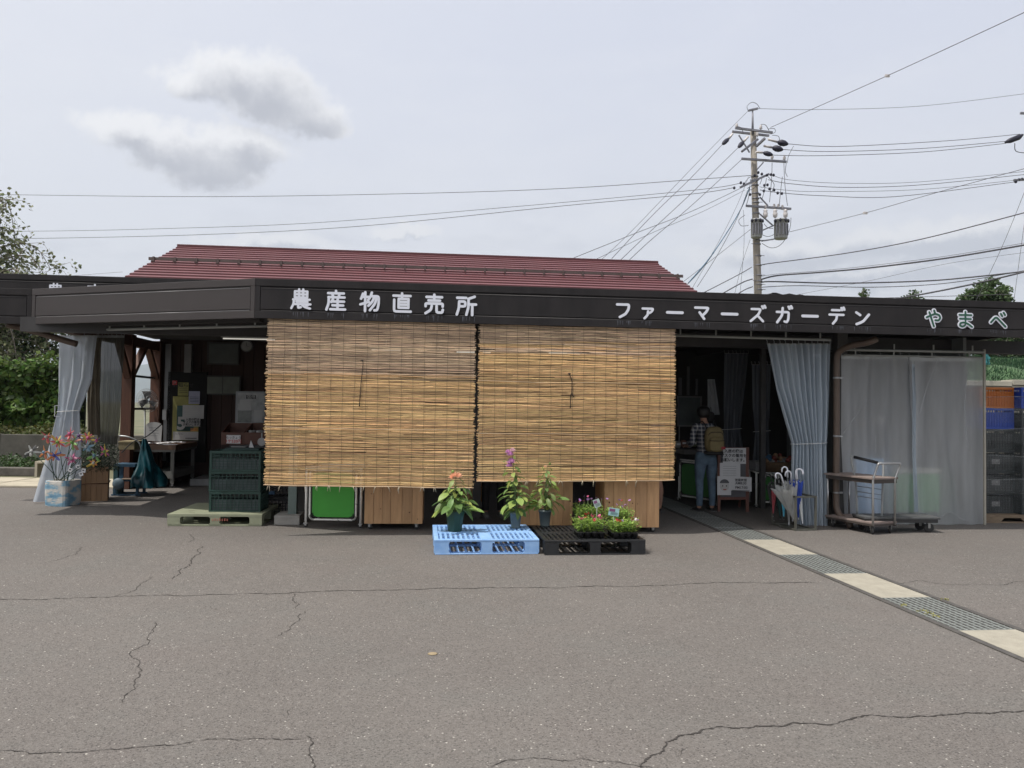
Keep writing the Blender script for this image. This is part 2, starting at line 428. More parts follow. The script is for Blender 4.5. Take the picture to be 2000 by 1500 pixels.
W_ = uF-uN-.06; P_ = (vb[0]-vb[-1])/4
gm_ = MB(Matrix.Identity(4)); nb = 9
for i in range(nb):
    x = -W_/2+W_*(i+.5)/nb; gm_.box(x-.007, -P_/2+.006, -.02, x+.007, P_/2-.006, .007)
nc = 14
for i in range(nc):
    y = -P_/2+.01+(P_-.02)*(i+.5)/nc; gm_.box(-W_/2, y-.003, -.006, W_/2, y+.003, .004)
for y in (-P_/2+.005, P_/2-.005): gm_.box(-W_/2, y-.004, -.02, W_/2, y+.004, .0065)
grate = gm_.mesh('grate', m_grate)
cover = MB().box(-W_/2+.004, -P_/2+.004, -.03, W_/2-.004, P_/2-.004, .006).mesh('concrete_cover', m_cover)
for i in range(-5, 9):
    vc = vb[0]-(i+.5)*P_; isc = (i % 2 == 0 and i >= 0)
    put(cover if isc else grate, 'concrete_cover' if isc else 'grate', drain, B((uN+uF)/2, vc, 0), (0,0,BA), world=True)
# tufts of moss along the near edge
mb = MB()
for _ in range(170):
    t = random.choice([(1765,1183,6),(1800,1195,14),(1815,1199,10),(1828,1205,8),(1845,1172,8)])
    p = G(t[0]+rnd(-t[2],t[2]), t[1]+rnd(-2,2)+0, 0); a = rnd(0,6.28); r = rnd(.004,.011)
    mb.add([p+Vector((cos(a)*r,sin(a)*r,.002)), p+Vector((-cos(a)*r,-sin(a)*r,.002)), p+Vector((rnd(-.01,.01),rnd(-.01,.01),rnd(.008,.02)))], [(0,1,2)])
tag(mb.build('moss', M('moss', (.26,.25,.10), .9, .3, 40)), kind='stuff')
# ------------------------------------------------------------------ the farm shop
ZB, ZT = 2.545, 3.01
shop = thing('farm_shop', 'long low farm shop under a dark brown fascia with a red metal roof behind', 'building', B(0,3,0))
C_ = Vector((uz(497,620)[0], 0)); Dw = at(62, 600, 10.3); D_ = Vector(((Dw-O0).dot(U), (Dw-O0).dot(V))); E_ = Vector((D_.x-1.2, D_.y))
uR = uz(2000,620)[0]+1.6
print('corner', C_, D_, uR)
m_red = M('red_roof_metal', (.125,.038,.043), .42, .10, 1.2, spec=.4, c2=(.175,.060,.065))
m_redd = M('red_roof_lip', (.085,.02,.024), .4, .1, 3)  # darker copy of the roof red, paints shade on the course lips
m_brownf = M('fascia_return', (.034,.027,.026), .40, .08, 3, bump=.12, bs=2.5)  # lighter fascia copy, the sunlit tone of the return is in the colour
BEAD = {'dark_fascia': M('faint_highlight', (.045,.042,.044), .4), 'fascia_return': M('highlight_edge', (.20,.195,.20), .3)}  # bead colours paint the highlights along the panel grooves
def fascia(p0, p1, mat, ztop, zbot, name='fascia', out=1, depth=.14, par=None, dent=False):
    # p0 -> p1 in (u, v), seen from the street with p0 on the left
    d = (p1-p0); L_ = d.length; d.normalize()
    Mx = BF @ Matrix.Translation((p0.x, p0.y, 0)) @ Matrix.Rotation(atan2(d.y, d.x), 4, 'Z')
    pr = par or shop
    body = MB(Mx).box(.002, .018, zbot+.012, L_-.002, depth, ztop-.012).build(name, mat, pr)
    h = ztop-zbot
    def strip(z0, z1, nm, pr_=.0, x0=0., x1=None):
        MB(Mx).box(x0+.001, pr_, z0, (L_ if x1 is None else x1)-.001, .017, z1).build(nm, mat, body, bevel=.003)
    strip(ztop-.085, ztop, 'top_band', -.004); strip(zbot, zbot+.085, 'bottom_band', -.004)
    e = .06
    strip(zbot+.0855, ztop-.0855, 'end_stile', -.003, 0, e); strip(zbot+.0855, ztop-.0855, 'end_stile', -.003, L_-e, L_)
    strip(zbot+.108, ztop-.108, 'panel', .0, e+.004, L_-e-.004)
    # beads whose pale colour paints highlight lines above and below the middle panel
    MB(Mx).tube([(e+.01, .001, zbot+.092), (L_-e-.01, .001, zbot+.092)], .0045, 5).build('bead', BEAD[mat.name], body)
    MB(Mx).tube([(e+.01, .001, ztop-.110), (L_-e-.01, .001, ztop-.110)], .0045, 5).build('bead', BEAD[mat.name], body)
    return body
R_ = Vector((uR, 0))
f_main = fascia(C_, R_, m_dark, ZT, ZB)
f_ret = fascia(D_, C_, m_brownf, ZT, ZB)
f_left = fascia(E_, D_, m_dark, ZT, ZB)
# joints of the long fascia
# canopy roof slab, its ceiling and joists
UL = -6.3; VB = 6.9
poly = [(C_.x+.02,.15),(uR,.15),(uR,VB),(UL-.1,VB),(UL-.1,D_.y+1.0),(E_.x,D_.y+1.0),(E_.x,D_.y+.15),(D_.x+.03,D_.y+.15)]  # left strip of the deck is added to throw shade on the ground
m_deck = M('canopy_deck', (.045,.045,.047), .7, .2, 3)
MB(BF).prism([(x, y, 2.80) for x, y in poly], (0,0,.12)).build('canopy_deck', m_deck, shop)
m_joist = M('joist_steel', (.035,.033,.034), .6, .2, 5)
jb = MB(BF).box(0,0,0,.06,VB-.3,.11).mesh('joist', m_joist)
u_ = C_.x+.4
while u_ < uR-.2:
    put(MB().box(-.03,0,0,.03,VB-.3,.11).mesh('joist', m_joist) if u_ == C_.x+.4 else bpy.data.meshes['joist.001'] if 'joist.001' in bpy.data.meshes else jb, 'joist', shop, B(u_, .2, 2.685), (0,0,BA), world=True); u_ += .92
MB(BF).box(C_.x+.1,.16,2.57,uR,.26,2.68).build('edge_beam', m_joist, shop)
MB(BF).box(UL,1.45,2.45,uR,1.57,2.64).build('lintel_beam', m_joist, shop)
MB(BF).beam((D_.x+.1,D_.y+.35,2.60),(C_.x,.40,2.60),.08,.12).build('edge_beam', m_joist, shop)
# rear sign board over the left wing
zr = [at(0,540,11.6), at(330,548,11.6)]
r0 = Vector(((at(-160,540,11.6)-O0).dot(U), (at(-160,540,11.6)-O0).dot(V))); r1 = Vector((r0.x+4.6, r0.y))
f_rear = fascia(r0, r1, m_dark, 3.44, 2.93, 'rear_fascia')
# ---- red roof
def roof():
    rl = at(350,480,21.0); ul, vr = (rl-O0).dot(U), (rl-O0).dot(V); zr = rl.z
    rr, zrr = uz(1282,515,vr)
    lo = uz(243,547,vr-3.85); lo2 = uz(1370,572,vr-3.85)
    print('roof', ul, rr, zr, zrr, lo, lo2, vr)
    zl = (lo[1]+lo2[1])/2; zr = (zr+zrr)/2; uL_, uR_ = ul, rr
    slope = (zr-zl)/3.85; n = 21; st = .272
    rake = (lo[0]-ul)/3.85, (lo2[0]-rr)/3.85
    for i in range(n):
        va, vb_ = vr-i*st, vr-(i+1)*st; za, zb = zr-slope*i*st, zr-slope*(i+1)*st
        a0, a1 = uL_+rake[0]*i*st, uR_+rake[1]*i*st
        mb = MB(BF); t = .030
        # each course: a sheet that ends in a folded lip standing proud of the one below
        vs = [(a0,va,za),(a1,va,za),(a1,vb_-.012,zb+t),(a0,vb_-.012,zb+t),(a0,va,za-.02),(a1,va,za-.02),(a1,vb_-.012,zb-.004),(a0,vb_-.012,zb-.004)]
        mb.add(vs, [(0,3,2,1),(4,5,6,7),(0,1,5,4),(1,2,6,5),(3,0,4,7)])
        co = mb.build('roof_course', m_red, shop); MB(BF).add([vs[3],vs[2],vs[6],vs[7]], [(0,3,2,1)]).build('course_lip', m_redd, co)
        if i == 8: g_ = (a0, a1, va-.1, za)
    vs = [(uL_,vr,zr),(uR_,vr,zr),(uR_,vr+5.8,zr-slope*5.8),(uL_,vr+5.8,zr-slope*5.8)]
    MB(BF).prism(vs, (0,0,-.04)).build('rear_slope', m_red, shop)
    MB(BF).box(uL_-.03,vr-.10,zr-.03,uR_+.03,vr+.08,zr+.045).build('ridge_cap', m_redd, shop, bevel=.01)
    # snow guard
    m_sg = M('snow_guard', (.085,.06,.055), .5, .15, 5)
    a0, a1, vg, zg = g_
    MB(BF).box(a0-.02,vg-.02,zg+.04,a1+.05,vg+.02,zg+.11).build('snow_guard', m_sg, shop)
    br = MB().box(-.022,-.045,-.01,.022,.01,.112); br.box(-.016,-.16,-.03,.016,-.04,-.005); bm_ = br.mesh('guard_bracket', m_sg)
    k = int((a1-a0)/.5)
    for i in range(k+1): put(bm_, 'guard_bracket', shop, B(a0+.1+(a1-a0-.2)*i/k, vg-.01, zg+.01), (0,0,BA), world=True)
    # gable walls under the roof
    zlow = zr-slope*(n*st)
    for uu in (-6.45, uR_-.25):
        MB(BF).prism([(uu,vr-4.9,2.0),(uu,vr+4.9,2.0),(uu,vr+4.9,zr-slope*4.9-.06),(uu,vr,zr-.06),(uu,vr-4.9,zr-slope*4.9-.06)], (.08,0,0)).build('gable_wall', m_wood_dark, shop)
    # front of the upper house behind the canopy
    MB(BF).box(-6.36,vr-5.0,2.0,uR_-.33,vr-4.92,zr-slope*4.95-.06).build('upper_wall', m_wood_dark, shop)
m_wood_dark = M('dark_board', (.032,.014,.010), .8, .25, 4, stretch=(6,6,.6))
roof()
# ---- walls of the interior
MB(BF).box(-1.2,VB-.1,0,uR-1.0,VB,2.8).build('back_wall', M('plain_wall', (.035,.032,.03), .8, .2, 2), shop)
MB(BF).box(UL,VB+.02,0,-1.2,VB+.1,2.8).build('back_wall', m_wood_dark, shop)
bd = MB().box(-.098,-.012,0,.098,.012,2.8).mesh('wall_board', m_wood_dark)
k = 0; uu = UL+.1
while uu < -1.25:
    put(bd, 'wall_board', shop, B(uu, VB-.0+(k % 2)*.006, 0), (0,0,BA), world=True); uu += .203; k += 1
uE = uz(1922,900,.75)[0]
MB(BF).box(uE+.02,1.2,0,uE+.07,VB,2.65).build('side_panel', M('side_panel', (.16,.17,.17), .7, .1, 2), shop)
# steel posts
m_post = M('post_paint', (.13,.17,.16), .5, .15, 6)
m_postd = M('post_dark', (.06,.058,.056), .6, .2, 6)
def post(px, v, mat=m_post, w=.11, z1=2.66):
    u = uz(px, 900, v)[0]; MB(BF).box(u-w/2, v-w/2, .0, u+w/2, v+w/2, z1).build('post', mat, shop, bevel=.006); return u
up = post(574, 1.15)
post(1640, 1.0, m_postd, .15); post(1489, 2.6, m_postd, .08); post(1212, 1.6, m_postd); post(932, 1.6, m_postd); post(1923, .80, M('post_pale', (.34,.32,.27), .6), .03, 2.45)
MB(BF).box(up-.20,.95,0,up+.12,1.4,.12).build('post_footing', m_conc, shop, bevel=.008)
# curtain rails under the fascia
m_rail = M('rail_aluminium', (.30,.31,.30), .5, .1, 8)
def rail(pts, name='curtain_rail', r=.017):
    o = MB().tube(pts, r, 8).build(name, m_rail, shop)
    a, b_ = pts[0], pts[-1]; n = max(2, int((b_-a).length/.55)); hm = MB()
    for i in range(n+1):
        p = a.lerp(b_, (i+.3)/(n+.6)); MB().box(p.x-.008,p.y-.008,p.z,p.x+.008,p.y+.008,p.z+.09).build('rail_hanger', m_rail, o)
rail([FP(130,646,1.75), FP(330,641,1.05), FP(521,637,.42)])
rail([FP(1308,655,.55), FP(1622,664,.55)])
rail([FP(1645,683,.80), FP(1922,688,.80)])
rail([FP(1648,693,.82), FP(1915,698,.82)], 'lower_rail', .010)
# downpipe and its elbow from the fascia gutter
m_pipe = M('brown_pipe', (.095,.066,.05), .5, .12, 6)
pp = smooth_path([FP(1712,662,.35), FP(1694,669,.38), FP(1660,676,.55), FP(1637,690,.70), FP(1634,720,.72)], 5)+[FP(1634,850,.72), FP(1633,985,.72)]+smooth_path([FP(1633,990,.72), FP(1640,1006,.66), FP(1655,1018,.55), FP(1662,1030,.5)], 4)[1:]
dp = MB().tube(pp, .042, 12).build('downpipe', m_pipe, shop)
for y in (738, 852, 962):
    p = FP(1634, y, .72); MB().lathe(p+Vector((0,0,-.012)), [(.047,0),(.049,.012),(.047,.024)], 14).build('pipe_clamp', m_steel, dp)
    MB().box(p.x+.045,p.y-.01,p.z-.012,p.x+.08,p.y+.01,p.z+.012).build('clamp_lug', m_steel, dp)
lp = [FP(14,634,1.9), FP(60,645,1.95), FP(116,662,2.0), FP(150,672,2.02)]
MB().tube(smooth_path(lp, 4), .045, 10).build('gutter_pipe', m_pipe, shop)
# two strips of white overhead light tubes, lit, seen in the shade
m_tube = M('lit_tube', (.9,.9,.85), .5, emit=(1.0,.97,.86,.45))
m_lampb = M('lamp_body', (.5,.5,.48), .5)
def striplight(px0, px1, py, v):
    a = FP(px0, py, v); u0 = (a-O0).dot(U); u1 = uz(px1, py, v)[0]; z = a.z
    t = thing('strip_light', 'lit tube light at %s' % STRIP[striplight.n], 'light', B((u0+u1)/2, v, z), BA, 'tube lights under the canopy'); striplight.n += 1
    MB(BF).box(u0, v-.04, z+.02, u1, v+.04, z+.05).build('lamp_body', m_lampb, t)
    MB(BF).tube([(u0+.03,v,z),(u1-.03,v,z)], .011, 8).build('tube', m_tube, t)
    MB(BF).box((u0+u1)/2-.01, v-.01, z+.05, (u0+u1)/2+.01, v+.01, 2.8).build('hanger', m_lampb, t)
striplight.n = 0
STRIP = ('the left bay ceiling beside the left reed blind', 'the middle of the left reed blind, glinting through', 'the gap between the two reed blinds', 'the middle of the right reed blind, glinting through')
striplight(432, 540, 661, 4.6); striplight(722, 786, 683, 2.6); striplight(888, 962, 687, 2.6); striplight(1068, 1136, 690, 2.6)
# wooden columns, braces and netted window frame on the left side wall
m_col = M('red_timber', (.085,.032,.017), .65, .3, 5, stretch=(5,5,.5))
def wu(px, py, u=UL): # a point of the side wall plane u = const
    d = rayd(px, py); t = (u-(CP-O0).dot(U))/d.dot(U); return CP+d*t
def wall_v(px): return (wu(px, 750)-O0).dot(V)
vA, vB_, vC = wall_v(252), wall_v(310), wall_v(345)
print('side wall v', vA, vB_, vC)
for v_ in (vA, vB_, VB-.1): MB(BF).box(UL-.1,v_-.09,0,UL+.08,v_+.09,2.75).build('timber_post', m_col, shop, bevel=.006)
zt_ = 2.62; vm_ = (vA+vB_)/2
MB(BF).box(UL-.08,1.9,2.55,UL+.06,VB,2.72).build('timber_beam', m_col, shop)
MB(BF).beam((UL,vA+.05,1.98),(UL,vm_-.04,2.60),.09,.11,(1,0,0)).build('brace', m_col, shop)
MB(BF).beam((UL,vB_-.05,1.90),(UL,vm_+.10,2.60),.09,.11,(1,0,0)).build('brace', m_col, shop)
MB(BF).beam((UL,vA-.05,1.98),(UL,vA-.55,2.60),.09,.11,(1,0,0)).build('brace', m_col, shop)
MB(BF).beam((UL,vB_+.05,1.90),(UL,vB_+.55,2.60),.09,.11,(1,0,0)).build('brace', m_col, shop)
for z_ in (2.02, 1.42): MB(BF).box(UL-.03,vA,z_-.02,UL+.0,VB,z_+.02).build('window_bar', m_joist, shop)
MB(BF).box(UL-.05,vA,0,UL-.0,VB,.80).build('low_side_wall', m_wood_dark, shop)
MB(BF).box(UL-.02,vB_+.1,0,UL+.0,VB,2.7).build('side_boarding', m_wood_dark, shop)
# aluminium door strip, white duct and window with pale frame on the back wall
vw = VB-.05
def onback(x0, y0, x1, y1, dv=0.0, th=.02, v=None):
    v = vw if v is None else v
    a = uz(x0, y0, v-dv); b_ = uz(x1, y1, v-dv)
    return (a[0], v-dv-th, b_[1], b_[0], v-dv, a[1])
def wallpart(name, mat, x0, y0, x1, y1, dv=.0, th=.02, par=None, v=None, bevel=0):
    return MB(BF).box(*onback(x0, y0, x1, y1, dv, th, v)).build(name, mat, par or shop, bevel=bevel)
m_alu = M('aluminium', (.20,.21,.22), .4, .1, 6)
wallpart('duct', M('white_duct', (.17,.17,.17), .6), 364, 673, 376, 728, .02, .12)
wf = wallpart('window', M('window_frame', (.03,.028,.026), .6), 406, 668, 467, 713, .02, .04)
wallpart('pane', M('dusty_glass', (.06,.07,.066), .35, .2, 3), 409, 671, 464, 710, .062, .006, wf)
wf = wallpart('window', M('window_frame', (.03,.028,.026), .6), 402, 733, 470, 772, .02, .04)
for x0, x1 in ((405,434),(436,467)): wallpart('pane', M('window_paper', (.10,.11,.09), .6, .3, 3), x0, 736, x1, 769, .062, .006, wf)
dr = wallpart('door', M('door_dark', (.012,.012,.012), .8, spec=.15), 330, 726, 402, 903, .02, .05)
MB(BF).box(*onback(325, 672, 330, 900, .02, .05)).build('door_frame', m_alu, shop)
MB(BF).box(*onback(319, 800, 326, 820, .09, .05)).build('door_handle', m_alu, dr)
MB(BF).box(uz(372,908,5.9)[0], 5.9, 0, -1.3, VB-.1, .12).build('door_step', M('step_pale', (.36,.36,.36), .8), shop)
# posters and notices pinned to the door: each a sheet of its own
def poster(x0, y0, x1, y1, mat, label, dv, lines=(), blocks=(), v=None, nm='poster'):
    o = MB(BF).box(*onback(x0, y0, x1, y1, dv, .004, v)).build(nm, mat); tag(o, label, 'poster' if nm == 'poster' else 'notice', 'papers stuck on the dark door')
    for (a, b_, c_, d_, mt) in blocks: MB(BF).box(*onback(a, b_, c_, d_, dv+.005, .002, v)).build('print', mt, o)
    return o
def ptext(o, txt, px, py, size, mat, dv, v=None, bold=0.0, mid=True):
    v = vw if v is None else v
    put_text(txt, 'lettering', mat, size, FP(px, py, v-dv-.012), U, o, bold, align='CENTER')
m_yel = M('poster_yellow', (.21,.20,.06), .7, .2, 6); m_teal = M('poster_teal', (.02,.06,.06), .7, .2, 6); m_lav = M('poster_lavender', (.26,.27,.36), .7)
m_pw = M('poster_white', (.33,.33,.33), .7, .05); m_or = M('poster_orange', (.45,.20,.05), .7, .3, 9)
m_redink = M('red_ink', (.5,.05,.05), .7)
p = poster(337,743,346,752, M('sign_red', (.4,.10,.10), .6), 'small red and white round symbol sign at the top of the dark door', .08, blocks=[(338,744,345,751,m_pw)])
cc = FP(341.5,747.5,vw-.095); MB(Matrix.Translation(cc) @ Matrix.Rotation(BA,4,'Z')).tube([(.035*cos(a*pi/8),0,.035*sin(a*pi/8)) for a in range(16)], .008, 5, closed=True).build('ring', m_redink, p)
MB(Matrix.Translation(cc) @ Matrix.Rotation(BA,4,'Z')).beam((-.025,-.0,.025),(.025,-.0,-.025),.008,.008).build('bar', m_redink, p)
p = poster(348,747,368,773, m_yel, 'yellow green poster with rows of print high on the dark door', .08, blocks=[(350,759+i*3.5,366,760+i*3.5,m_ink) for i in range(3)])
ptext(p, 'お知らせ', 358, 753, .10, m_ink, .08)
p = poster(369,764,390,789, m_lav, 'lavender topped white notice at the right of the yellow poster', .08, blocks=[(371,775+i*3,388,776+i*3,m_ink) for i in range(4)])
p = poster(338,774,387,860, m_yel, 'large yellow and dark green event poster low on the dark door', .075, blocks=[(346,792,372,842,m_teal),(338,843,387,859.5,m_pw),(342,846,358,849,m_ink),(352,832,378,841,m_teal),(372,836,386,842,m_or),(362,855,384,857,m_ink)])
ptext(p, '5', 354, 828, .34, m_pw, .088, bold=.012)
p = poster(357,791,398,818, m_pw, 'blank looking white paper overlapping the large yellow poster', .095, blocks=[(361,797+i*4,392,797.6+i*4,m_grey) for i in range(4)])
p = poster(361,816,391,833, m_pw, 'white notice asking for masks, stuck below the blank paper on the door', .12)
for i, s_ in enumerate(('入店の際は', 'マスクの着用を', 'お願いします。')): ptext(p, s_, 376, 819.5+i*5, .052, m_ink, .125, bold=.001)
# wall clock
ck = thing('wall_clock', 'round pale wall clock high on the dark boarded wall', 'clock', FP(482,676,vw-.05)); cc = FP(482,676,vw-.05); Mc = Matrix.Translation(cc) @ Matrix.Rotation(BA,4,'Z')
MB(Mc).lathe((0,-.02,0), [(.115,0),(.12,.015),(.12,.03)], 20, axis='y').build('clock_case', M('clock_rim', (.12,.12,.12), .5), ck)
MB(Mc).lathe((0,-.024,0), [(.10,0),(.10,.003)], 20, axis='y').build('clock_face', M('clock_face', (.30,.30,.29), .6), ck)
MB(Mc).beam((0,-.027,0),(.0,-.027,.07),.006,.004).beam((0,-.027,0),(.04,-.027,-.01),.008,.004).build('clock_hands', m_ink, ck)
# ------------------------------------------------------------------ the sign lettering, built stroke by stroke
GL = {
'農': ([[(20,12),(80,12),(80,42),(20,42),(20,12)],[(20,27),(80,27)],[(40,2),(40,42)],[(60,2),(60,42)],[(12,53),(92,53)],[(16,53),(14,76),(4,97)],[(28,64),(82,64)],[(20,76),(96,76)],[(37,76),(37,95),(50,91)],[(54,78),(70,91),(95,97)],[(84,80),(73,88)]], 8.5),
'産': ([[(50,2),(50,13)],[(12,14),(88,14)],[(32,18),(37,30)],[(68,18),(63,30)],[(14,34),(92,34)],[(16,34),(15,66),(5,96)],[(36,44),(28,58)],[(32,55),(90,55)],[(59,42),(59,94)],[(34,74),(86,74)],[(24,94),(96,94)]], 9.5),
'物': ([[(17,10),(8,36)],[(14,26),(44,26)],[(28,3),(28,97)],[(5,64),(46,50)],[(60,4),(54,24),(42,42)],[(56,22),(94,22),(94,60),(88,90),(74,92)],[(73,24),(63,50),(44,70)],[(86,24),(76,60),(52,92)]], 9.5),
'直': ([[(8,14),(92,14)],[(50,2),(50,27)],[(34,29),(82,29),(82,73),(34,73),(34,29)],[(34,44),(82,44)],[(34,58),(82,58)],[(12,34),(12,92),(94,92)]], 9.5),
'売': ([[(50,2),(50,30)],[(12,14),(88,14)],[(22,31),(78,31)],[(8,60),(8,46),(92,46),(92,60)],[(38,58),(34,78),(8,95)],[(62,58),(62,90),(90,91),(93,76)]], 10),
'所': ([[(4,12),(48,12)],[(14,30),(44,30),(44,54),(14,54)],[(14,30),(13,62),(3,95)],[(90,5),(60,16)],[(60,16),(60,58),(50,95)],[(60,44),(97,44)],[(79,44),(79,96)]], 10),
'フ': ([[(12,15),(86,15),(84,42),(66,72),(30,92)]], 14),
'ァ': ([[(18,34),(84,34),(76,50),(62,60)],[(52,50),(50,72),(30,94)]], 12.5),
'ー': ([[(4,50),(96,50)]], 15),
'マ': ([[(6,18),(92,18),(76,46),(54,66)],[(34,48),(64,88)]], 14),
'ズ': ([[(14,18),(72,18),(56,52),(8,92)],[(52,58),(86,92)],[(80,0),(86,12)],[(95,-4),(101,8)]], 12.5),
'ガ': ([[(6,32),(80,32),(77,75),(68,92),(54,88)],[(42,8),(38,52),(8,94)],[(78,0),(84,12)],[(93,-4),(99,8)]], 12.5),
'デ': ([[(20,12),(70,12)],[(4,40),(94,40)],[(52,40),(48,70),(26,95)],[(80,-2),(85,11)],[(94,-5),(99,8)]], 12.5),
'ン': ([[(10,18),(36,34)],[(12,92),(56,74),(94,30)]], 14),
'や': ([[(6,44),(58,22),(84,28),(92,46),(80,62),(60,60)],[(52,3),(58,20)],[(22,14),(50,97)]], 13),
'ま': ([[(12,22),(88,22)],[(15,45),(85,45)],[(50,3),(50,72),(45,86),(28,92),(13,84),(17,71),(38,66),(64,74),(90,92)]], 12),
'べ': ([[(4,62),(30,34),(42,34),(96,86)],[(66,10),(75,24)],[(84,3),(93,17)]], 13),
}
def glyph(ch, size, wmul=1.0, base=0.0, th=.004, grow=0.0):
    st, w = GL[ch]; r = (w*wmul/2)/100*size+grow; mb = MB(); k = 0
    def P(q): return ((q[0]-50)/100*size, (50-q[1])/100*size)
    for s_ in st:
        pts = [Vector((*P(q), 0)) for q in s_]
        # round the corners a little
        if len(pts) > 2 and s_[0] != s_[-1]:
            q = [pts[0]]
            for i in range(1, len(pts)-1):
                a, b_, c_ = pts[i-1], pts[i], pts[i+1]; f = min(.28, .09*size/((a-b_).length+1e-6)); g_ = min(.28, .09*size/((c_-b_).length+1e-6))
                A, Cc = b_.lerp(a, f), b_.lerp(c_, g_); q += [A, (A+2*b_+Cc)/4, Cc]
            pts = q+[pts[-1]]
        for i, p in enumerate(pts):
            d = base+.00012*k; k += 1
            mb.prism([(p.x+r*cos(a*pi/7), 0-0., p.y+r*sin(a*pi/7)) for a in range(14)], (0,-th-d,0))
            if i < len(pts)-1:
                q = pts[i+1]; t = (q-p)
                if t.length < 1e-6: continue
                t.normalize(); n = Vector((-t.y, t.x, 0))*r; d = base+.00012*k; k += 1
                mb.prism([(p.x+n.x,0,p.y+n.y),(p.x-n.x,0,p.y-n.y),(q.x-n.x,0,q.y-n.y),(q.x+n.x,0,q.y+n.y)], (0,-th-d,0))
    return mb
def letter(ch, px, py, hpx, mat=None, outline=False, par=f_main, v=-.001, wmul=1.14):
    a = FP(px, py, v); dpt = a.y; size = hpx*dpt/F
    R4 = Matrix.Translation(a) @ Matrix.Rotation(BA, 4, 'Z')
    if not outline:
        g_ = glyph(ch, size, wmul); g_.v = [R4 @ p for p in g_.v]; o = g_.build('letter', m_signw, par)
    else:
        g_ = glyph(ch, size, .95, grow=.016); g_.v = [R4 @ p for p in g_.v]; o = g_.build('letter', m_signw, par)
        g_ = glyph(ch, size, .95, base=.0045, grow=-.001); g_.v = [R4 @ p for p in g_.v]; g_.build('letter_face', m_signg, o)
for ch, x, y in (('農',588,584),('産',656,587),('物',722,589.5),('直',785,592),('売',848,594.5),('所',911,597)): letter(ch, x, y, 39.5, wmul=1.32)
for ch, x, y, s_ in (('フ',1217,606,32),('ァ',1265,608,32),('ー',1318,610.5,33),('マ',1371,611,31),('ー',1425,613.5,33),('ズ',1479,614,32),('ガ',1531,615.5,33),('ー',1582,617.5,33),('デ',1634,618,32),('ン',1684,620.5,31)): letter(ch, x, y, s_)
for ch, x, y in (('や',1823,622),('ま',1885,624.5),('べ',1949,626)): letter(ch, x, y, 33, outline=True)
vr_ = r0.y
for i, ch in enumerate('農産物直売'): letter(ch, 108+i*77, 570+i*1.9, 33, par=f_rear, v=vr_-.001)
# rust and run off streaks under the letters
m_streak = M('chalk_streak', (.10,.105,.13), .6, .2, 30)
random.seed(5); mb = MB(BF)
for x, y in [(588,607),(656,609),(722,611),(785,614),(848,616),(911,618),(1217,630),(1265,631),(1371,633),(1479,636),(1531,637),(1634,640),(1684,641),(1823,644),(1885,646),(1949,648)]:
    for _ in range(9):
        u0, z0 = uz(x+rnd(-16,16), y, -.0045); l = rnd(.02,.07); w = rnd(.0015,.004)
        z0 = ZB+.084; mb.quad((u0-w,-.0052,z0),(u0-w*.3,-.0052,z0-l),(u0+w*.3,-.0052,z0-l),(u0+w,-.0052,z0))
mb.build('chalk_streak', m_streak, f_main, kind='stuff')
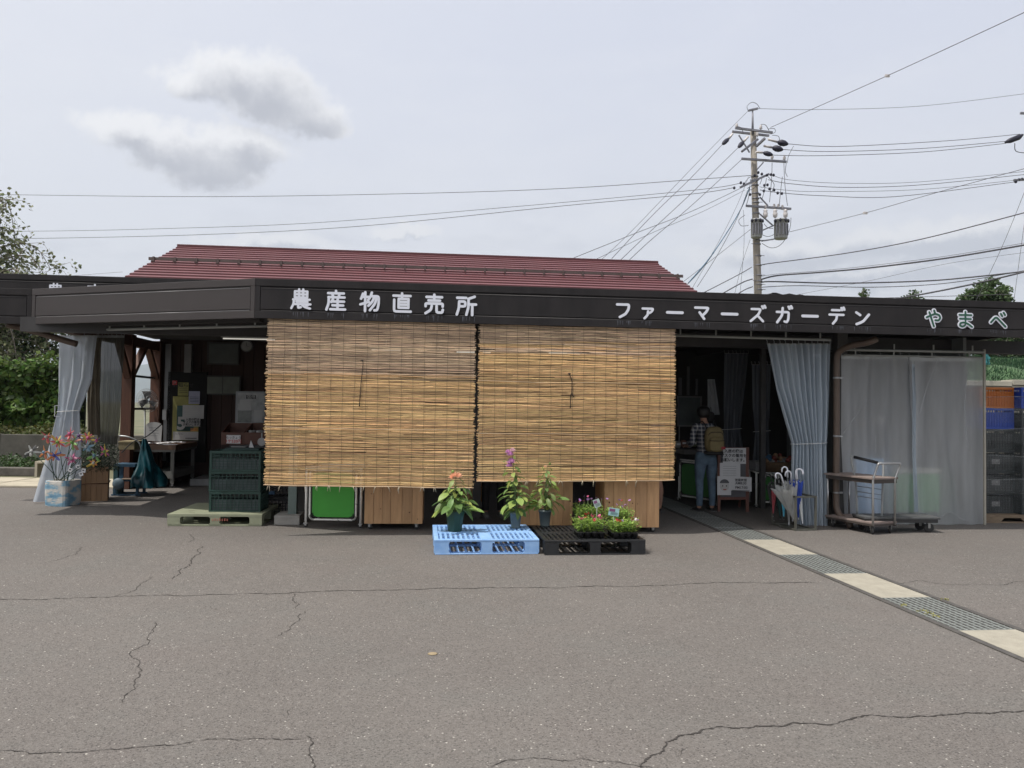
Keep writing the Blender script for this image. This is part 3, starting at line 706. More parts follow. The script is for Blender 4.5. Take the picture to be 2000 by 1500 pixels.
# ------------------------------------------------------------------ reed blinds
m_reedw = M('weathered_reed', (.30,.225,.17), .7, .3, 1.6, stretch=(3.2,10,90), c2=(.86,.62,.40), island=.45, hue=.012)
m_reed = M('golden_reed', (.38,.235,.125), .65, .3, 1.6, stretch=(3.2,10,90), c2=(1.0,.68,.33), island=.45, hue=.013)
m_thread = M('blind_thread', (.05,.045,.04), .8)
m_cord = M('black_cord', (.012,.011,.012), .8)
m_fray = M('frayed_string', (.45,.40,.30), .9)
def blind(label, px0, px1, v, zt, zb, seed, slots, darkrows, cordpx, tilt):
    random.seed(seed); u0, u1 = uz(px0, 800, v)[0], uz(px1, 800, v)[0]
    root = thing('reed_blind', label, 'blind', B((u0+u1)/2, v, zb), BA, 'reed blinds hanging from the fascia')
    up_, lo_ = MB(BF), MB(BF); z = zt; row = 0; off = rnd(0, 99); wd = u1-u0
    while z > zb:
        r = rnd(.0022, .0042); frac = (zt-z)/(zt-zb)
        gap = rnd(.0, .0012) if random.random() < .9 else rnd(.001, .004)
        skip = None
        for (fz, f0, f1) in slots:
            if abs(frac-fz) < .0028: skip = (f0, f1)
        bulge = sum(math.exp(-((frac-b_)/.02)**2) for b_ in darkrows)*.012
        ends = (u0+rnd(-.022,.012)-bulge*rnd(0,2), u1+rnd(-.012,.022)+bulge*rnd(0,2))
        nseg = random.choice((1,2,2,3)); cuts = sorted([rnd(.15,.85) for _ in range(nseg-1)])
        xs = [0]+cuts+[1]
        for i in range(nseg):
            a, b_ = xs[i], xs[i+1]; a2, b2 = a-(.05 if i else 0), b_+(.05 if i < nseg-1 else 0)
            spans = [(a2, b2)]
            if skip:
                spans = []
                if a2 < skip[0]: spans.append((a2, min(b2, skip[0]+rnd(-.02,.02))))
                if b2 > skip[1]: spans.append((max(a2, skip[1]+rnd(-.02,.02)), b2))
            for (s0, s1) in spans:
                if s1-s0 < .01: continue
                k = max(2, int((s1-s0)*wd/.12)); pts = []; rr = []; dz = rnd(-.0016,.0016); dv = rnd(-.003,.003); bow = rnd(-.004,.004); ph = rnd(0,6)
                tp = random.random()
                for j in range(k+1):
                    t = s0+(s1-s0)*j/k; u = ends[0]+(ends[1]-ends[0])*t
                    w = noise.noise(Vector((u*1.4+off, z*3.0, seed)))*.011+noise.noise(Vector((u*3.2+off, z*260, seed+5)))*.0062
                    sagv = noise.noise(Vector((u*1.1, z*2.2, seed+9)))*.012 - sin(frac*pi)*.02
                    pts.append((u, v+dv+sagv+bulge*.6, z-tilt*(u-u0)/wd*frac+w+dz+bow*sin(t*pi+ph)*.5)); rr.append(r*(1-.35*(j/k if tp < .5 else 1-j/k)))
                (up_ if frac < (.335 if seed == 21 else .16)+noise.noise(Vector((row*.1, i, 3)))*(.06 if seed == 21 else .25) else lo_).tube(pts, rr, 5, cap=False)
        z -= r*1.62+gap; row += 1
    up_.build('weathered_reeds', m_reedw, root, kind='stuff'); lo_.build('reeds', m_reed, root, kind='stuff')
    n = int(wd/.137); h = zt-zb
    for i in range(n+1):
        u = u0+.05+(wd-.1)*i/n; pts = [(u+noise.noise(Vector((u*3, k*.4, 1)))*.012, v-.008+noise.noise(Vector((u*1.1, (zt-h*k/20)*2.2, seed+9)))*.012-sin(k/20*pi)*.02, zt-h*k/20-tilt*(u-u0)/wd*k/20) for k in range(21)]
        MB(BF).tube(pts, .0013, 4).build('binding_thread', m_thread, root)
    # thicker split bamboo battens and the bottom slat
    for fz in darkrows+[1.0]:
        z = zt-h*fz; pts = [(u0-.015+(wd+.03)*t/12, v-.010+bulge*0+noise.noise(Vector(((u0+wd*t/12)*1.1, z*2.2, seed+9)))*.012-sin(fz*pi)*.02, z-tilt*t/12*fz+noise.noise(Vector((t*.35, fz*9, seed)))*.016-(.006*sin(t/12*pi))) for t in range(13)]
        MB(BF).tube(smooth_path(pts, 3), .0052 if fz < 1 else .0068, 6).build('batten', M('batten', (.42,.30,.19), .6, .2, 6), root)
    for i in range(n+1):
        if random.random() < .3: continue
        mb = MB(BF)
        u = u0+.05+(wd-.1)*i/n
        for q in range(random.choice((1,2,2))):
            dx = rnd(-.035,.035); mb.tube([(u,v-.012,zb-tilt*(i/n)+.003),(u+dx*.6,v-.02,zb-tilt*(i/n)-.02),(u+dx,v-.018,zb-tilt*(i/n)-rnd(.045,.08))], [.0028,.0034,.003], 5)
        mb.build('string_end', m_fray, root)
    pts = [FP(x, y, v-.03) for x, y in cordpx]; cd = MB().tube(smooth_path(pts, 5), .0045, 6).build('cord', m_cord, root)
    MB().ball(pts[0], (.02,.008,.008)).build('cord_knot', m_cord, cd); MB().ball(pts[-1], (.007,.007,.010)).build('cord_knot', m_cord, cd)
    return root
blind('left reed blind, greyer above and golden below, with a straight hanging cord', 521, 925, .04, 2.56, .605, 21,
      [(.185,.155,.30) if False else (.182,.49,.66), (.184,.90,1.02), (.178,.16,.19)], [.325,.655], [(707,704),(709,712),(705,750),(702,792)], .03)
blind('right reed blind, evenly golden, with a short knotted cord and a fraying lower edge', 935, 1316, .04, 2.56, .655, 33,
      [(.172,-.02,.06), (.178,.36,.55)], [.37,.70], [(1112,730),(1117,745),(1117,768),(1121,775),(1115,770),(1114,795)], -.02)
# ------------------------------------------------------------------ plastic curtains
def sheetmat(name, colr, alpha, trans=.4, rough=.35, ns=1.5):
    return M(name, colr, rough, .14, ns, stretch=(3,3,.4), bump=.15, bs=5, trans=trans, alpha=alpha, spec=.6)
m_cur = sheetmat('pale_blue_vinyl', (.50,.57,.64), .93, .35)
m_clear = sheetmat('cloudy_vinyl', (.68,.70,.72), .66, .45, .3, 2)
m_dcur = sheetmat('grey_mesh', (.13,.13,.12), .9, .3, .8)
m_cur2 = sheetmat('whitish_vinyl', (.52,.57,.64), .94, .4)
m_hem = M('vinyl_hem', (.42,.44,.45), .5, .05)
m_tie = M('curtain_tie', (.55,.56,.56), .6)
def curtain(name, label, prof, v, folds, amp, mat, tie=None, hooks=True, group='plastic curtains along the shop front', seed=1, nv=26, mode='px'):
    """prof: list of (py, px_left, px_right); folds run from top to bottom"""
    random.seed(seed); rows = [(FP(xl, y, v), FP(xr, y, v)) for y, xl, xr in prof]
    ph = [rnd(-.4,.4) for _ in range(folds*2+2)]
    def row(t):
        f = t*(len(rows)-1); i = min(int(f), len(rows)-2); f -= i; s_ = f*f*(3-2*f) if tie else f
        return rows[i][0].lerp(rows[i+1][0], s_), rows[i][1].lerp(rows[i+1][1], s_)
    # spread rows by real height
    zs = [r[0].z for r in rows]
    def at_t(t):
        z = zs[0]+(zs[-1]-zs[0])*t
        for i in range(len(rows)-1):
            if zs[i] >= z >= zs[i+1]:
                f = (zs[i]-z)/(zs[i]-zs[i+1]); s_ = f*f*(3-2*f) if tie else f; return rows[i][0].lerp(rows[i+1][0], s_), rows[i][1].lerp(rows[i+1][1], s_)
        return rows[-1]
    w0 = (rows[0][1]-rows[0][0]).length
    def fn(a, t):
        L_, R2 = at_t(t); p = L_.lerp(R2, a); w = (R2-L_).length
        k = a*folds; s_ = sin(2*pi*k+ph[int(k) % len(ph)]*.7*t*3+noise.noise(Vector((a*3, t*2.5, seed)))*1.6)
        d = amp*(s_*.8+.45*noise.noise(Vector((a*folds*1.7, t*1.6, seed+3))))*(.5+.5*min(1.4, w0/max(w, .05)))
        return p-V*d+U*(noise.noise(Vector((a*5, t*3, seed+7)))*.02*(1 if 0 < a < 1 else .3))
    c_ = MB().grid(fn, folds*10, nv)
    root = thing(name, label, 'curtain', at_t(1)[0].lerp(at_t(1)[1], .5), 0, group)
    c_.build('sheet', mat, root)
    hm = MB().grid(lambda a, t: fn(a, t*.022)-V*.004, folds*10, 1); hm.build('top_hem', m_hem, root)
    if hooks:
        n = max(3, folds); hk = MB()
        for i in range(n+1):
            p = fn((i+.02)/(n+.04), 0); hk.tube([p, p+Vector((0,0,.035)), p+V*.02+Vector((0,0,.055)), p+V*.03+Vector((0,0,.04))], .004, 5)
        hk.build('hooks', m_steel, root)
    if tie:
        y, xl, xr = tie; A, Bq = FP(xl, y, v-.0), FP(xr, y, v)
        cc = (A+Bq)/2; hw = (Bq-A).length/2+.01
        pts = [cc+U*(hw*cos(a*pi/12))-V*((amp*1.5+.02)*sin(a*pi/12))+Vector((0,0,.012*cos(a*pi/12))) for a in range(24)]
        MB().tube(pts, .011, 6, closed=True, squash=.4).build('tie', m_tie, root)
    return root
curtain('vinyl_curtain', 'pale blue vinyl curtain tied in at the waist beside the brown downpipe', [(671,1498,1622),(760,1516,1620),(866,1547,1613),(930,1545,1615),(1028,1556,1613)], .80, 10, .045, m_cur, (866,1546,1613), seed=3)
curtain('vinyl_curtain', 'whitish vinyl curtain flaring out to the lower left behind the pinwheels', [(655,116,190),(740,115,180),(803,114,155),(880,92,158),(980,63,158)], 3.2, 3, .05, m_cur2, (803,114,155), seed=4)
curtain('mesh_curtain', 'brownish mesh curtain hanging just right of the whitish flared curtain', [(655,172,200),(760,170,194),(850,169,195)], 3.6, 3, .04, M('brown_mesh', (.16,.135,.10), .8, trans=.2), seed=8, nv=14)
curtain('mesh_curtain', 'dark grey mesh curtain left of the first red timber post', [(655,196,243),(760,193,238),(868,190,228)], 3.9, 6, .04, m_dcur, seed=9, nv=14)
curtain('clear_curtain', 'cloudy clear vinyl curtain behind the two trolleys', [(694,1643,1796),(860,1643,1793),(1027,1650,1797)], .90, 4, .035, m_clear, seed=12)
curtain('clear_curtain', 'cloudy clear vinyl curtain at the far right end of the shop front', [(698,1776,1922),(860,1782,1922),(1031,1786,1924)], .86, 3, .035, m_clear, seed=15)
# bright folded edge where the two clear sheets meet
curtain('vinyl_curtain', 'narrow pale blue curtain edge between the two clear curtains', [(705,1781,1786),(860,1782,1790),(1000,1786,1791)], .80, 1, .03, m_cur, hooks=False, seed=18)
# dark inner curtains at the right bay
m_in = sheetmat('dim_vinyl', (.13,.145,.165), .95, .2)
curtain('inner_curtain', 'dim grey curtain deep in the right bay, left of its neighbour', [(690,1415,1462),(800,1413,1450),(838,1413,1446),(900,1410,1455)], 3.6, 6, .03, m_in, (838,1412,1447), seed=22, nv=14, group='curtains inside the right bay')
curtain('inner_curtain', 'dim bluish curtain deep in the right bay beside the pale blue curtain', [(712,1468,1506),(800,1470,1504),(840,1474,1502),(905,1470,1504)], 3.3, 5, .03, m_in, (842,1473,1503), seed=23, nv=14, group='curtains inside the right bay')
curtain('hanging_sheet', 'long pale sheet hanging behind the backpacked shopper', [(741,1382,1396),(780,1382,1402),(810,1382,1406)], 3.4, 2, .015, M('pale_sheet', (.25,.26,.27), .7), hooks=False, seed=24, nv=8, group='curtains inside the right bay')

for cur, pts in (('a',[(1693,782),(1672,812),(1645,850)]),('a',[(1772,700),(1781,740),(1786,790)]),('b',[(1832,702),(1812,752),(1796,808)]),('a',[(1710,850),(1711,885)]),('b',[(1838,1010),(1856,1000),(1880,1014),(1910,1018)]),('b',[(1890,720),(1884,800),(1892,880)])):
    par = bpy.data.objects['clear_curtain' if cur == 'a' else 'clear_curtain.001']
    MB().tube(smooth_path([FP(x, y, .845 if cur == 'a' else .80) for x, y in pts], 6), [.002]+[.007]*(6*(len(pts)-1)-1)+[.002], 6, squash=.5).build('fold_ridge', m_clear, par)
# ------------------------------------------------------------------ pallets
def pallet(name, label, mat, W, D, H, loc, rz, style='grid', group='plastic pallets on the asphalt'):
    r = thing(name, label, 'pallet', loc, rz, group); w2 = W/2; t = .022
    if style == 'grid':
        n = 19
        fr = MB(); fr.box(-w2,0,H-t,w2,.05,H).box(-w2,D-.05,H-t,w2,D,H).box(-w2,.051,H-t,-w2+.05,D-.051,H).box(w2-.05,.051,H-t,w2,D-.051,H).box(-w2+.051,D/2-.05,H-t,w2-.051,D/2+.05,H); fr.box(-.05,.051,H-t-.001,.05,D-.051,H-.001)
        fr.build('deck_frame', mat, r, world=False, bevel=.004)
        for k in range(6):
            y = .05+(D-.1)*(k+.5)/6; MB().box(-w2+.05,y-.008,H-.02,w2-.05,y+.008,H-.004).build('deck_rib', mat, r, world=False)
        sl = MB().box(-.0125,.05,-t,.0125,D-.05,0).mesh('deck_slat', mat)
        for i in range(n):
            x = -w2+.05+(W-.1)*(i+.5)/n
            if abs(x) < .05: continue
            put(sl, 'deck_slat', r, (x, 0, H-.002))
        for i in range(3):
            y = (0, D/2-.06, D-.12)[i]; MB().box(-w2+.01,y,.0,w2-.01,y+.115,.012).build('bottom_runner', mat, r, world=False, bevel=.003)
        for i in range(10):
            x = -w2+.16+i*(W-.3)/9.5; MB().box(x,.12,.003,x+.025,D-.13,.011).build('bottom_slat', mat, r, world=False)
    else:
        dk = MB(); rows = [.0,.13,.155,.30,.33,.52,.545,.72,.745,.92,.945,D]
        for i in range(0, len(rows)-1, 2): dk.box(-w2, rows[i], H-.03, w2, rows[i+1], H)
        for i in range(1, len(rows)-1, 2):
            y0, y1 = rows[i], rows[i+1]; xs = [-w2]
            for q in range(4): c_ = -w2+W*(.17+q*.22)+(.06 if i % 4 == 1 else 0); xs += [c_-.035, c_+.035]
            xs.append(w2)
            for q in range(0, len(xs), 2): dk.box(xs[q], y0-.001, H-.029, xs[q+1], y1+.001, H-.0005)
        dk.build('deck', mat, r, world=False)
        MB().box(-w2+.005,.005,.0,w2-.005,D-.005,.02).build('bottom_deck', mat, r, world=False, bevel=.004)
    bw = (.17, .15, .17)
    for j, y in enumerate((0, D/2-.07, D-.14)):
        for i, x in enumerate((-w2+.0015, -.075, w2-.17-.0015)):
            zt = H-(t if style == 'grid' else .03)-.0005; mb = MB(); s_ = .018
            wv = bw[i]; y0, y1 = y+.002, y+.138; zb = .0125 if style == 'grid' else .0205
            # blocks flare outwards to top and bottom like moulded plastic
            vs = []
            for z, e in ((zb, 0), (zb+.02, s_), (zt-.02, s_), (zt, 0)):
                ex0 = 0 if i == 0 else e; ex1 = 0 if i == 2 else e
                vs += [(x+ex0, y0, z), (x+wv-ex1, y0, z), (x+wv-ex1, y1, z), (x+ex0, y1, z)]
            fs = [(0,3,2,1),(12,13,14,15)]+[(k*4+a, k*4+(a+1) % 4, k*4+4+(a+1) % 4, k*4+4+a) for k in range(3) for a in range(4)]
            mb.add(vs, fs).build('block', mat, r, world=False)
    return r
m_blue = M('pale_blue_plastic', (.19,.37,.70), .5, .07, 9, c2=(.31,.49,.76), bump=.1)
m_blackp = M('pallet_black', (.010,.011,.013), .45, .5, 8, c2=(.019,.020,.022))
m_ggreen = M('pallet_grey_green', (.235,.25,.17), .65, .12, 5)
fl = G(846,1083); fr_ = G(1057,1083); prz = BA+.0
def place(pc, W): return Vector((pc.x, pc.y, 0))
c1 = G(951,1083)
P1 = pallet('plastic_pallet', 'pale blue plastic pallet with a slotted deck, carrying two flower pots', m_blue, 1.11, 1.05, .155, (c1.x, c1.y, .001), radians(6.6))
c2_ = G(1160,1084)
P2 = pallet('plastic_pallet', 'black plastic pallet with a slotted deck, carrying seedling trays', m_blackp, 1.09, 1.05, .155, (c2_.x+.015, c2_.y, .001), radians(6.6))
c3 = G(419,1028)
P3 = pallet('plastic_pallet', 'greyish green pallet with a nearly solid deck under stacked green crates', m_ggreen, 1.16, 1.15, .150, (c3.x, c3.y, .001), radians(4.5), style='solid')
mk = MB(Matrix.Translation((c3.x, c3.y, 0)) @ Matrix.Rotation(radians(4.5), 4, 'Z')); random.seed(3)
for i in range(7):
    x = -.035+i*.03
    mk.box(x,-.001,.075,x+.018,.004,.081).box(x+.006,-.0014,.066,x+.011,.004,.096)
    if i % 2: mk.box(x,-.0008,.092,x+.018,.004,.097)
mk.build('print', M('faded_red', (.42,.13,.10), .7, .3, 40), P3)
# ------------------------------------------------------------------ green lattice crates
m_gcr = M('crate_green', (.008,.036,.028), .5, .3, 9); m_gcr2 = M('crate_green_dark', (.008,.03,.028), .5, .2, 9)
def crate_meshes(W, D, H, mat, rows=6, cols=12):
    def wall(L_, mb, ax, off):
        def bx(a0, z0, a1, z1, t0, t1):
            if ax == 'x': mb.box(a0, off+t0, z0, a1, off+t1, z1)
            else: mb.box(off+t0, a0, z0, off+t1, a1, z1)
        bx(-L_/2, H-.032, L_/2, H, -.006, .006); bx(-L_/2, 0, L_/2, .022, -.005, .005)
        for i in range(1, rows): z = .022+(H-.054)*i/rows; bx(-L_/2, z-.0035, L_/2, z+.0035, -.003, .003)
        for i in range(cols+1): a = -L_/2+.014+(L_-.028)*i/cols; w = .012 if i in (0, cols) else .0035; bx(a-w, .022, a+w, H-.032, -.0045, .0045)
    f = MB(); wall(W-.012, f, 'x', 0); s_ = MB(); wall(D-.012, s_, 'y', 0)
    fl_ = MB().box(-W/2+.01,-D/2+.01,.004,W/2-.01,D/2-.01,.014)
    return f.mesh('long_side', mat), s_.mesh('short_side', mat), fl_.mesh('base', mat)
def crate(name, label, meshes, W, D, loc, rz, group, cat='crate'):
    r = thing(name, label, cat, loc, rz, group)
    put(meshes[0], 'long_side', r, (0,-D/2+.006,0)); put(meshes[0], 'long_side', r, (0,D/2-.006,0))
    put(meshes[1], 'short_side', r, (-W/2+.006,0,0)); put(meshes[1], 'short_side', r, (W/2-.006,0,0)); put(meshes[2], 'base', r)
    return r
cm = crate_meshes(.655, .46, .258, m_gcr)
a_ = G(407,1000,.151); b__ = G(507,1000,.151); cx = (a_+b__)/2; cdir = Vector((-sin(radians(4.5)), cos(radians(4.5)), 0)); cc = cx+cdir*.235
m_pack = M('packed_goods', (.03,.045,.045), .6, .6, 8, c2=(.10,.12,.13))
for i, s_ in enumerate(('bottom', 'middle', 'top')):
    r = crate('lattice_crate', 'dark green lattice crate, %s of the three stacked on the green pallet' % s_, cm, .655, .46, (cc.x+(.004,-.006,.0)[i], cc.y, .151+i*.262), radians(4.5)+(.0,.012,-.008)[i], 'green lattice crates on the pallet')
    MB().box(-.30,-.2,.016,.30,.2,.15).build('folded_liner', m_pack, r, world=False)
mb = MB(Matrix.Translation((cc.x, cc.y, .151+3*.262)) @ Matrix.Rotation(radians(4.5), 4, 'Z'))
tag(mb.box(-.18,-.1,0,.26,.15,.022).build('flat_tray', m_gcr2), 'flat dark green tray lying on top of the green crate stack', 'tray')
# white boxes inside the top crate
# black crate and blue packet behind, right of the stack
# ------------------------------------------------------------------ castors
m_castor = M('castor_plate', (.35,.35,.34), .4, .2, 10, metal=.5)
def castor(root, x, y, h, r=.045, rz=0.0):
    Mx = Matrix.Translation((x, y, 0)) @ Matrix.Rotation(rz, 4, 'Z')
    w = MB(Mx).lathe((0,0,r), [(.012,-.014),(r*.92,-.014),(r,-.008),(r,.008),(r*.92,.014),(.012,.014)], 16, axis='y').build('wheel', m_rubber, root, world=False)
    MB(Mx).box(-.014,-.022,r-.005,.014,-.018,h-.012).box(-.014,.018,r-.005,.014,.022,h-.012).box(-.024,-.026,h-.012,.024,.026,h).tube([(0,-.026,r),(0,.026,r)], .006, 6).build('castor_fork', m_castor, w, world=False)
# ------------------------------------------------------------------ wooden carts below the blinds
m_pine = M('pine_boards', (.42,.24,.115), .6, .2, 3.0, stretch=(9,9,1.0), c2=(.56,.335,.17), objv=.12)
m_knot = M('pine_knot', (.12,.055,.028), .7)
def woodcart(label, px0, px1, pyb, zb, h, depth, seed, wheels=True, n=6):
    random.seed(seed); a = G(px0, pyb, zb); b_ = G(px1, pyb, zb); W = (b_-a).length; c_ = (a+b_)/2; rz = atan2(b_.y-a.y, b_.x-a.x)*.5+BA*.3
    r = thing('wooden_cart', label, 'cart', (c_.x, c_.y, 0), rz, 'wooden carts under the reed blinds')
    xs = [-W/2]; ws = [rnd(.8,1.25) for _ in range(n)]; t = sum(ws)
    for w in ws: xs.append(xs[-1]+W*w/t)
    for i in range(n):
        o = MB().box(xs[i]+.0015, rnd(-.001,.0015), zb, xs[i+1]-.0015, .018, zb+h).build('front_plank', m_pine, r, world=False, bevel=.0015)
        for _ in range(random.choice((0,1,1,2))):
            x = rnd(xs[i]+.02, xs[i+1]-.02); z = zb+rnd(.05, min(h, .5)-.03); q = rnd(.005,.010)
            MB().lathe((x,-.0022,z), [(.001,0),(q,.0),(q*1.05,.004)], 9, axis='y').build('knot', m_knot, o, world=False)
    for x in (-W/2, W/2-.018): MB().box(x, .0185, zb, x+.018, depth, zb+h).build('side_panel', m_pine, r, world=False)
    MB().box(-W/2+.02,.02,zb+.01,W/2-.02,depth,zb+.03).build('shelf', m_pine, r, world=False)
    MB().box(-W/2-.01,-.01,zb+h+.001,W/2+.01,depth+.01,zb+h+.022).build('top', m_pine, r, world=False)
    MB().box(-W/2+.02,depth-.015,zb+.03,W/2-.02,depth,zb+h).build('back_panel', m_pine, r, world=False)
    for x in (-W/2+.07, W/2-.07):
        for y in (.05, depth-.06): castor(r, x, y, zb, min(.045, zb*.48), rnd(-.6,.6))
    return r
woodcart('wooden cart of upright pine planks, right beside the green sheeted frame', 711, 825, 1023, .075, .66, .62, 41)
woodcart('middle wooden cart, standing behind the two grey flower pots', 1016, 1118, 1026, .075, .66, .6, 42)
woodcart('right wooden cart, next to the drain at the shop entrance', 1180, 1287, 1030, .065, .66, .62, 43, n=5)
woodcart('small wooden cart in the shade behind the gap between the two reed blinds', 905, 949, 979, .20, .6, .4, 44, n=3)
# ------------------------------------------------------------------ frames with laced green sheets
m_tubew = M('white_tube', (.74,.74,.70), .4, .15, 6); m_gsheet = M('green_sheet', (.05,.33,.035), .45, .1, 3, bump=.1, bs=4); m_gsheet0 = m_gsheet; m_gshaded = M('green_sheet_shaded', (.025,.15,.022), .5, .1, 3, bump=.1, bs=4)  # second green is a shaded copy of the first
m_lace = M('black_lace', (.015,.015,.015), .8)
def sheetframe(label, a, b_, H=.62, depth=.6, inset=True, zlow=.10, seed=1):
    m_gsheet = m_gshaded if seed > 1 else m_gsheet0
    a = Vector(a); b_ = Vector(b_); W = (b_-a).length; rz = atan2(b_.y-a.y, b_.x-a.x); c_ = (a+b_)/2
    r = thing('sheeted_frame', label, 'display frame', (c_.x, c_.y, 0), rz, 'tube frames with laced green sheets'); w = W/2
    for x in (-w, w):
        for y in (0, depth): MB().tube([(x,y,.05),(x,y,H)], .016, 8).build('leg', m_tubew, r, world=False); castor(r, x, y, .055, .025)
    MB().tube([(-w,0,H),(w,0,H),(w,depth,H),(-w,depth,H)], .014, 8, closed=True).build('top_rail', m_tubew, r, world=False)
    e = .055; rr = .05; x0, x1, z0, z1 = -w+e, w-e, zlow, H-.03; pts = []
    for (cx_, cz_, a0) in ((x0+rr,z0+rr,pi),(x1-rr,z0+rr,1.5*pi),(x1-rr,z1-rr,0),(x0+rr,z1-rr,.5*pi)):
        for k in range(6): t = a0+k*pi/10; pts.append((cx_+rr*cos(t), -.03, cz_+rr*sin(t)))
    fr = MB().tube(pts, .013, 8, closed=True).build('panel_tube', m_tubew, r, world=False)
    q = .03; sh = []
    for p in pts: sh.append((p[0]*(1-q/w*1.1), -.022, (p[2]-(z0+z1)/2)*(1-q/((z1-z0)/2)*1.05)+(z0+z1)/2))
    MB().prism(sh, (0,.003,0)).build('sheet', m_gsheet, r, world=False)
    sh2 = [(p[0]*1.018, p[1]+.0035, (p[2]-(z0+z1)/2)*1.02+(z0+z1)/2) for p in sh]
    MB().prism(sh2, (0,.003,0)).build('sheet_hem', m_lace, r, world=False)
    lc = MB(); n = 34
    for k in range(n):
        t = k/n*len(pts); i = int(t) % len(pts); p = Vector(pts[i]).lerp(Vector(pts[(i+1) % len(pts)]), t-int(t)); s_ = Vector(sh[i]).lerp(Vector(sh[(i+1) % len(sh)]), t-int(t))
        o_ = (p-Vector((0,0,(z0+z1)/2))).normalized()*.018; o_.y = 0
        lc.tube([p+o_+Vector((0.01,-.002,0)), p+Vector((0,-.0145,0)), s_+Vector((0,-.003,0))], .0028, 4)
    lc.build('lacing', m_lace, r, world=False, kind='stuff')
    ey = MB()
    for k in range(20):
        t = k/20*len(sh); i = int(t) % len(sh); s_ = Vector(sh[i]).lerp(Vector(sh[(i+1) % len(sh)]), t-int(t))*1; s_.x *= .97; ey.ball((s_.x, s_.y-.003, s_.z), (.008,.003,.008), 6, 4)
    ey.build('eyelets', m_lace, r, world=False, kind='stuff')
    return r
sheetframe('white tube frame with bright green laced sheet below the left blind', G(597,1029), G(704,1031), .75, .6)
sheetframe('dim frame with shade-toned green sheet behind the shopper with the backpack', G(1326,978), G(1402,990), .70, .7, seed=2)
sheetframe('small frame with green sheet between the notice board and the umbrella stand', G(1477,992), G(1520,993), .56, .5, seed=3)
# grey box and produce on the small frame
def simplebox(name, label, cat, mat, px0, py0, px1, py1, Y, dep, group=None, bevel=.004, lid=None):
    a = at(px0, py1, Y); b_ = at(px1, py0, Y); W = b_.x-a.x; H = b_.z-a.z
    r = thing(name, label, cat, ((a.x+b_.x)/2, Y, a.z), BA, group)
    MB().box(-W/2,0,0,W/2,dep,H*.8).build('body', mat, r, world=False, bevel=bevel)
    MB().box(-W/2-.008,-.008,H*.8+.001,W/2+.008,dep+.008,H).build('rim', lid or mat, r, world=False, bevel=bevel)
    return r
simplebox('produce_box', 'pale grey box standing on the small green sheeted frame', 'box', M('pale_grey', (.30,.30,.30), .7), 1476, 902, 1502, 919, 12.75, .4)
random.seed(9)
tb = thing('produce_basket', 'basket of mixed dark red and blue goods behind the umbrella handles', 'basket', at(1522,920,12.6), BA)
mb = MB(); mb.lathe((0,.15,-.02), [(.20,0),(.25,.16)], 14).build('basket', M('wicker', (.10,.06,.03), .8, .3, 30), tb, world=False)
for i in range(26):
    MB().ball((rnd(-.2,.2), rnd(0,.25), .14+rnd(0,.09)), (rnd(.03,.06), rnd(.03,.05), rnd(.03,.06)), 7, 5).build('produce', random.choice([M('goods_red', (.16,.03,.02), .5), M('goods_blue', (.03,.09,.16), .5), M('goods_tan', (.22,.13,.07), .6), M('goods_grey', (.2,.2,.2), .5)]), tb, world=False)
# ------------------------------------------------------------------ pots with plants
random.seed(17)
def leafmesh(name, mat, L_=1.0, W=.5, fold=.18, droop=.25, lobes=0):
    n = 6; vs = []; 
    for i in range(n+1):
        t = i/n; w = W/2*(sin(pi*min(1, t*.92+.06))**.8)*(1 if t < .98 else 0); z = -droop*t*t*L_
        vs += [(-w, t*L_, z+fold*w), (0, t*L_, z), (w, t*L_, z+fold*w)]
    fs = []
    for i in range(n):
        a = i*3; fs += [(a, a+1, a+4, a+3), (a+1, a+2, a+5, a+4)]
    return MB().add(vs, fs, True).mesh(name, mat)
m_leaf = M('leaf_green', (.17,.27,.075), .5, .25, 14, trans=.35, objv=.3, hue=.02)
m_leaf2 = M('leaf_green_yellowish', (.27,.35,.09), .5, .25, 14, trans=.35, objv=.3, hue=.02)
m_stem = M('stem_green', (.12,.17,.06), .6)
LM = [leafmesh('leaf', m_leaf, 1, .5, .2, .3), leafmesh('leaf', m_leaf, 1, .42, .3, .5), leafmesh('leaf', m_leaf2, 1, .55, .15, .4)]
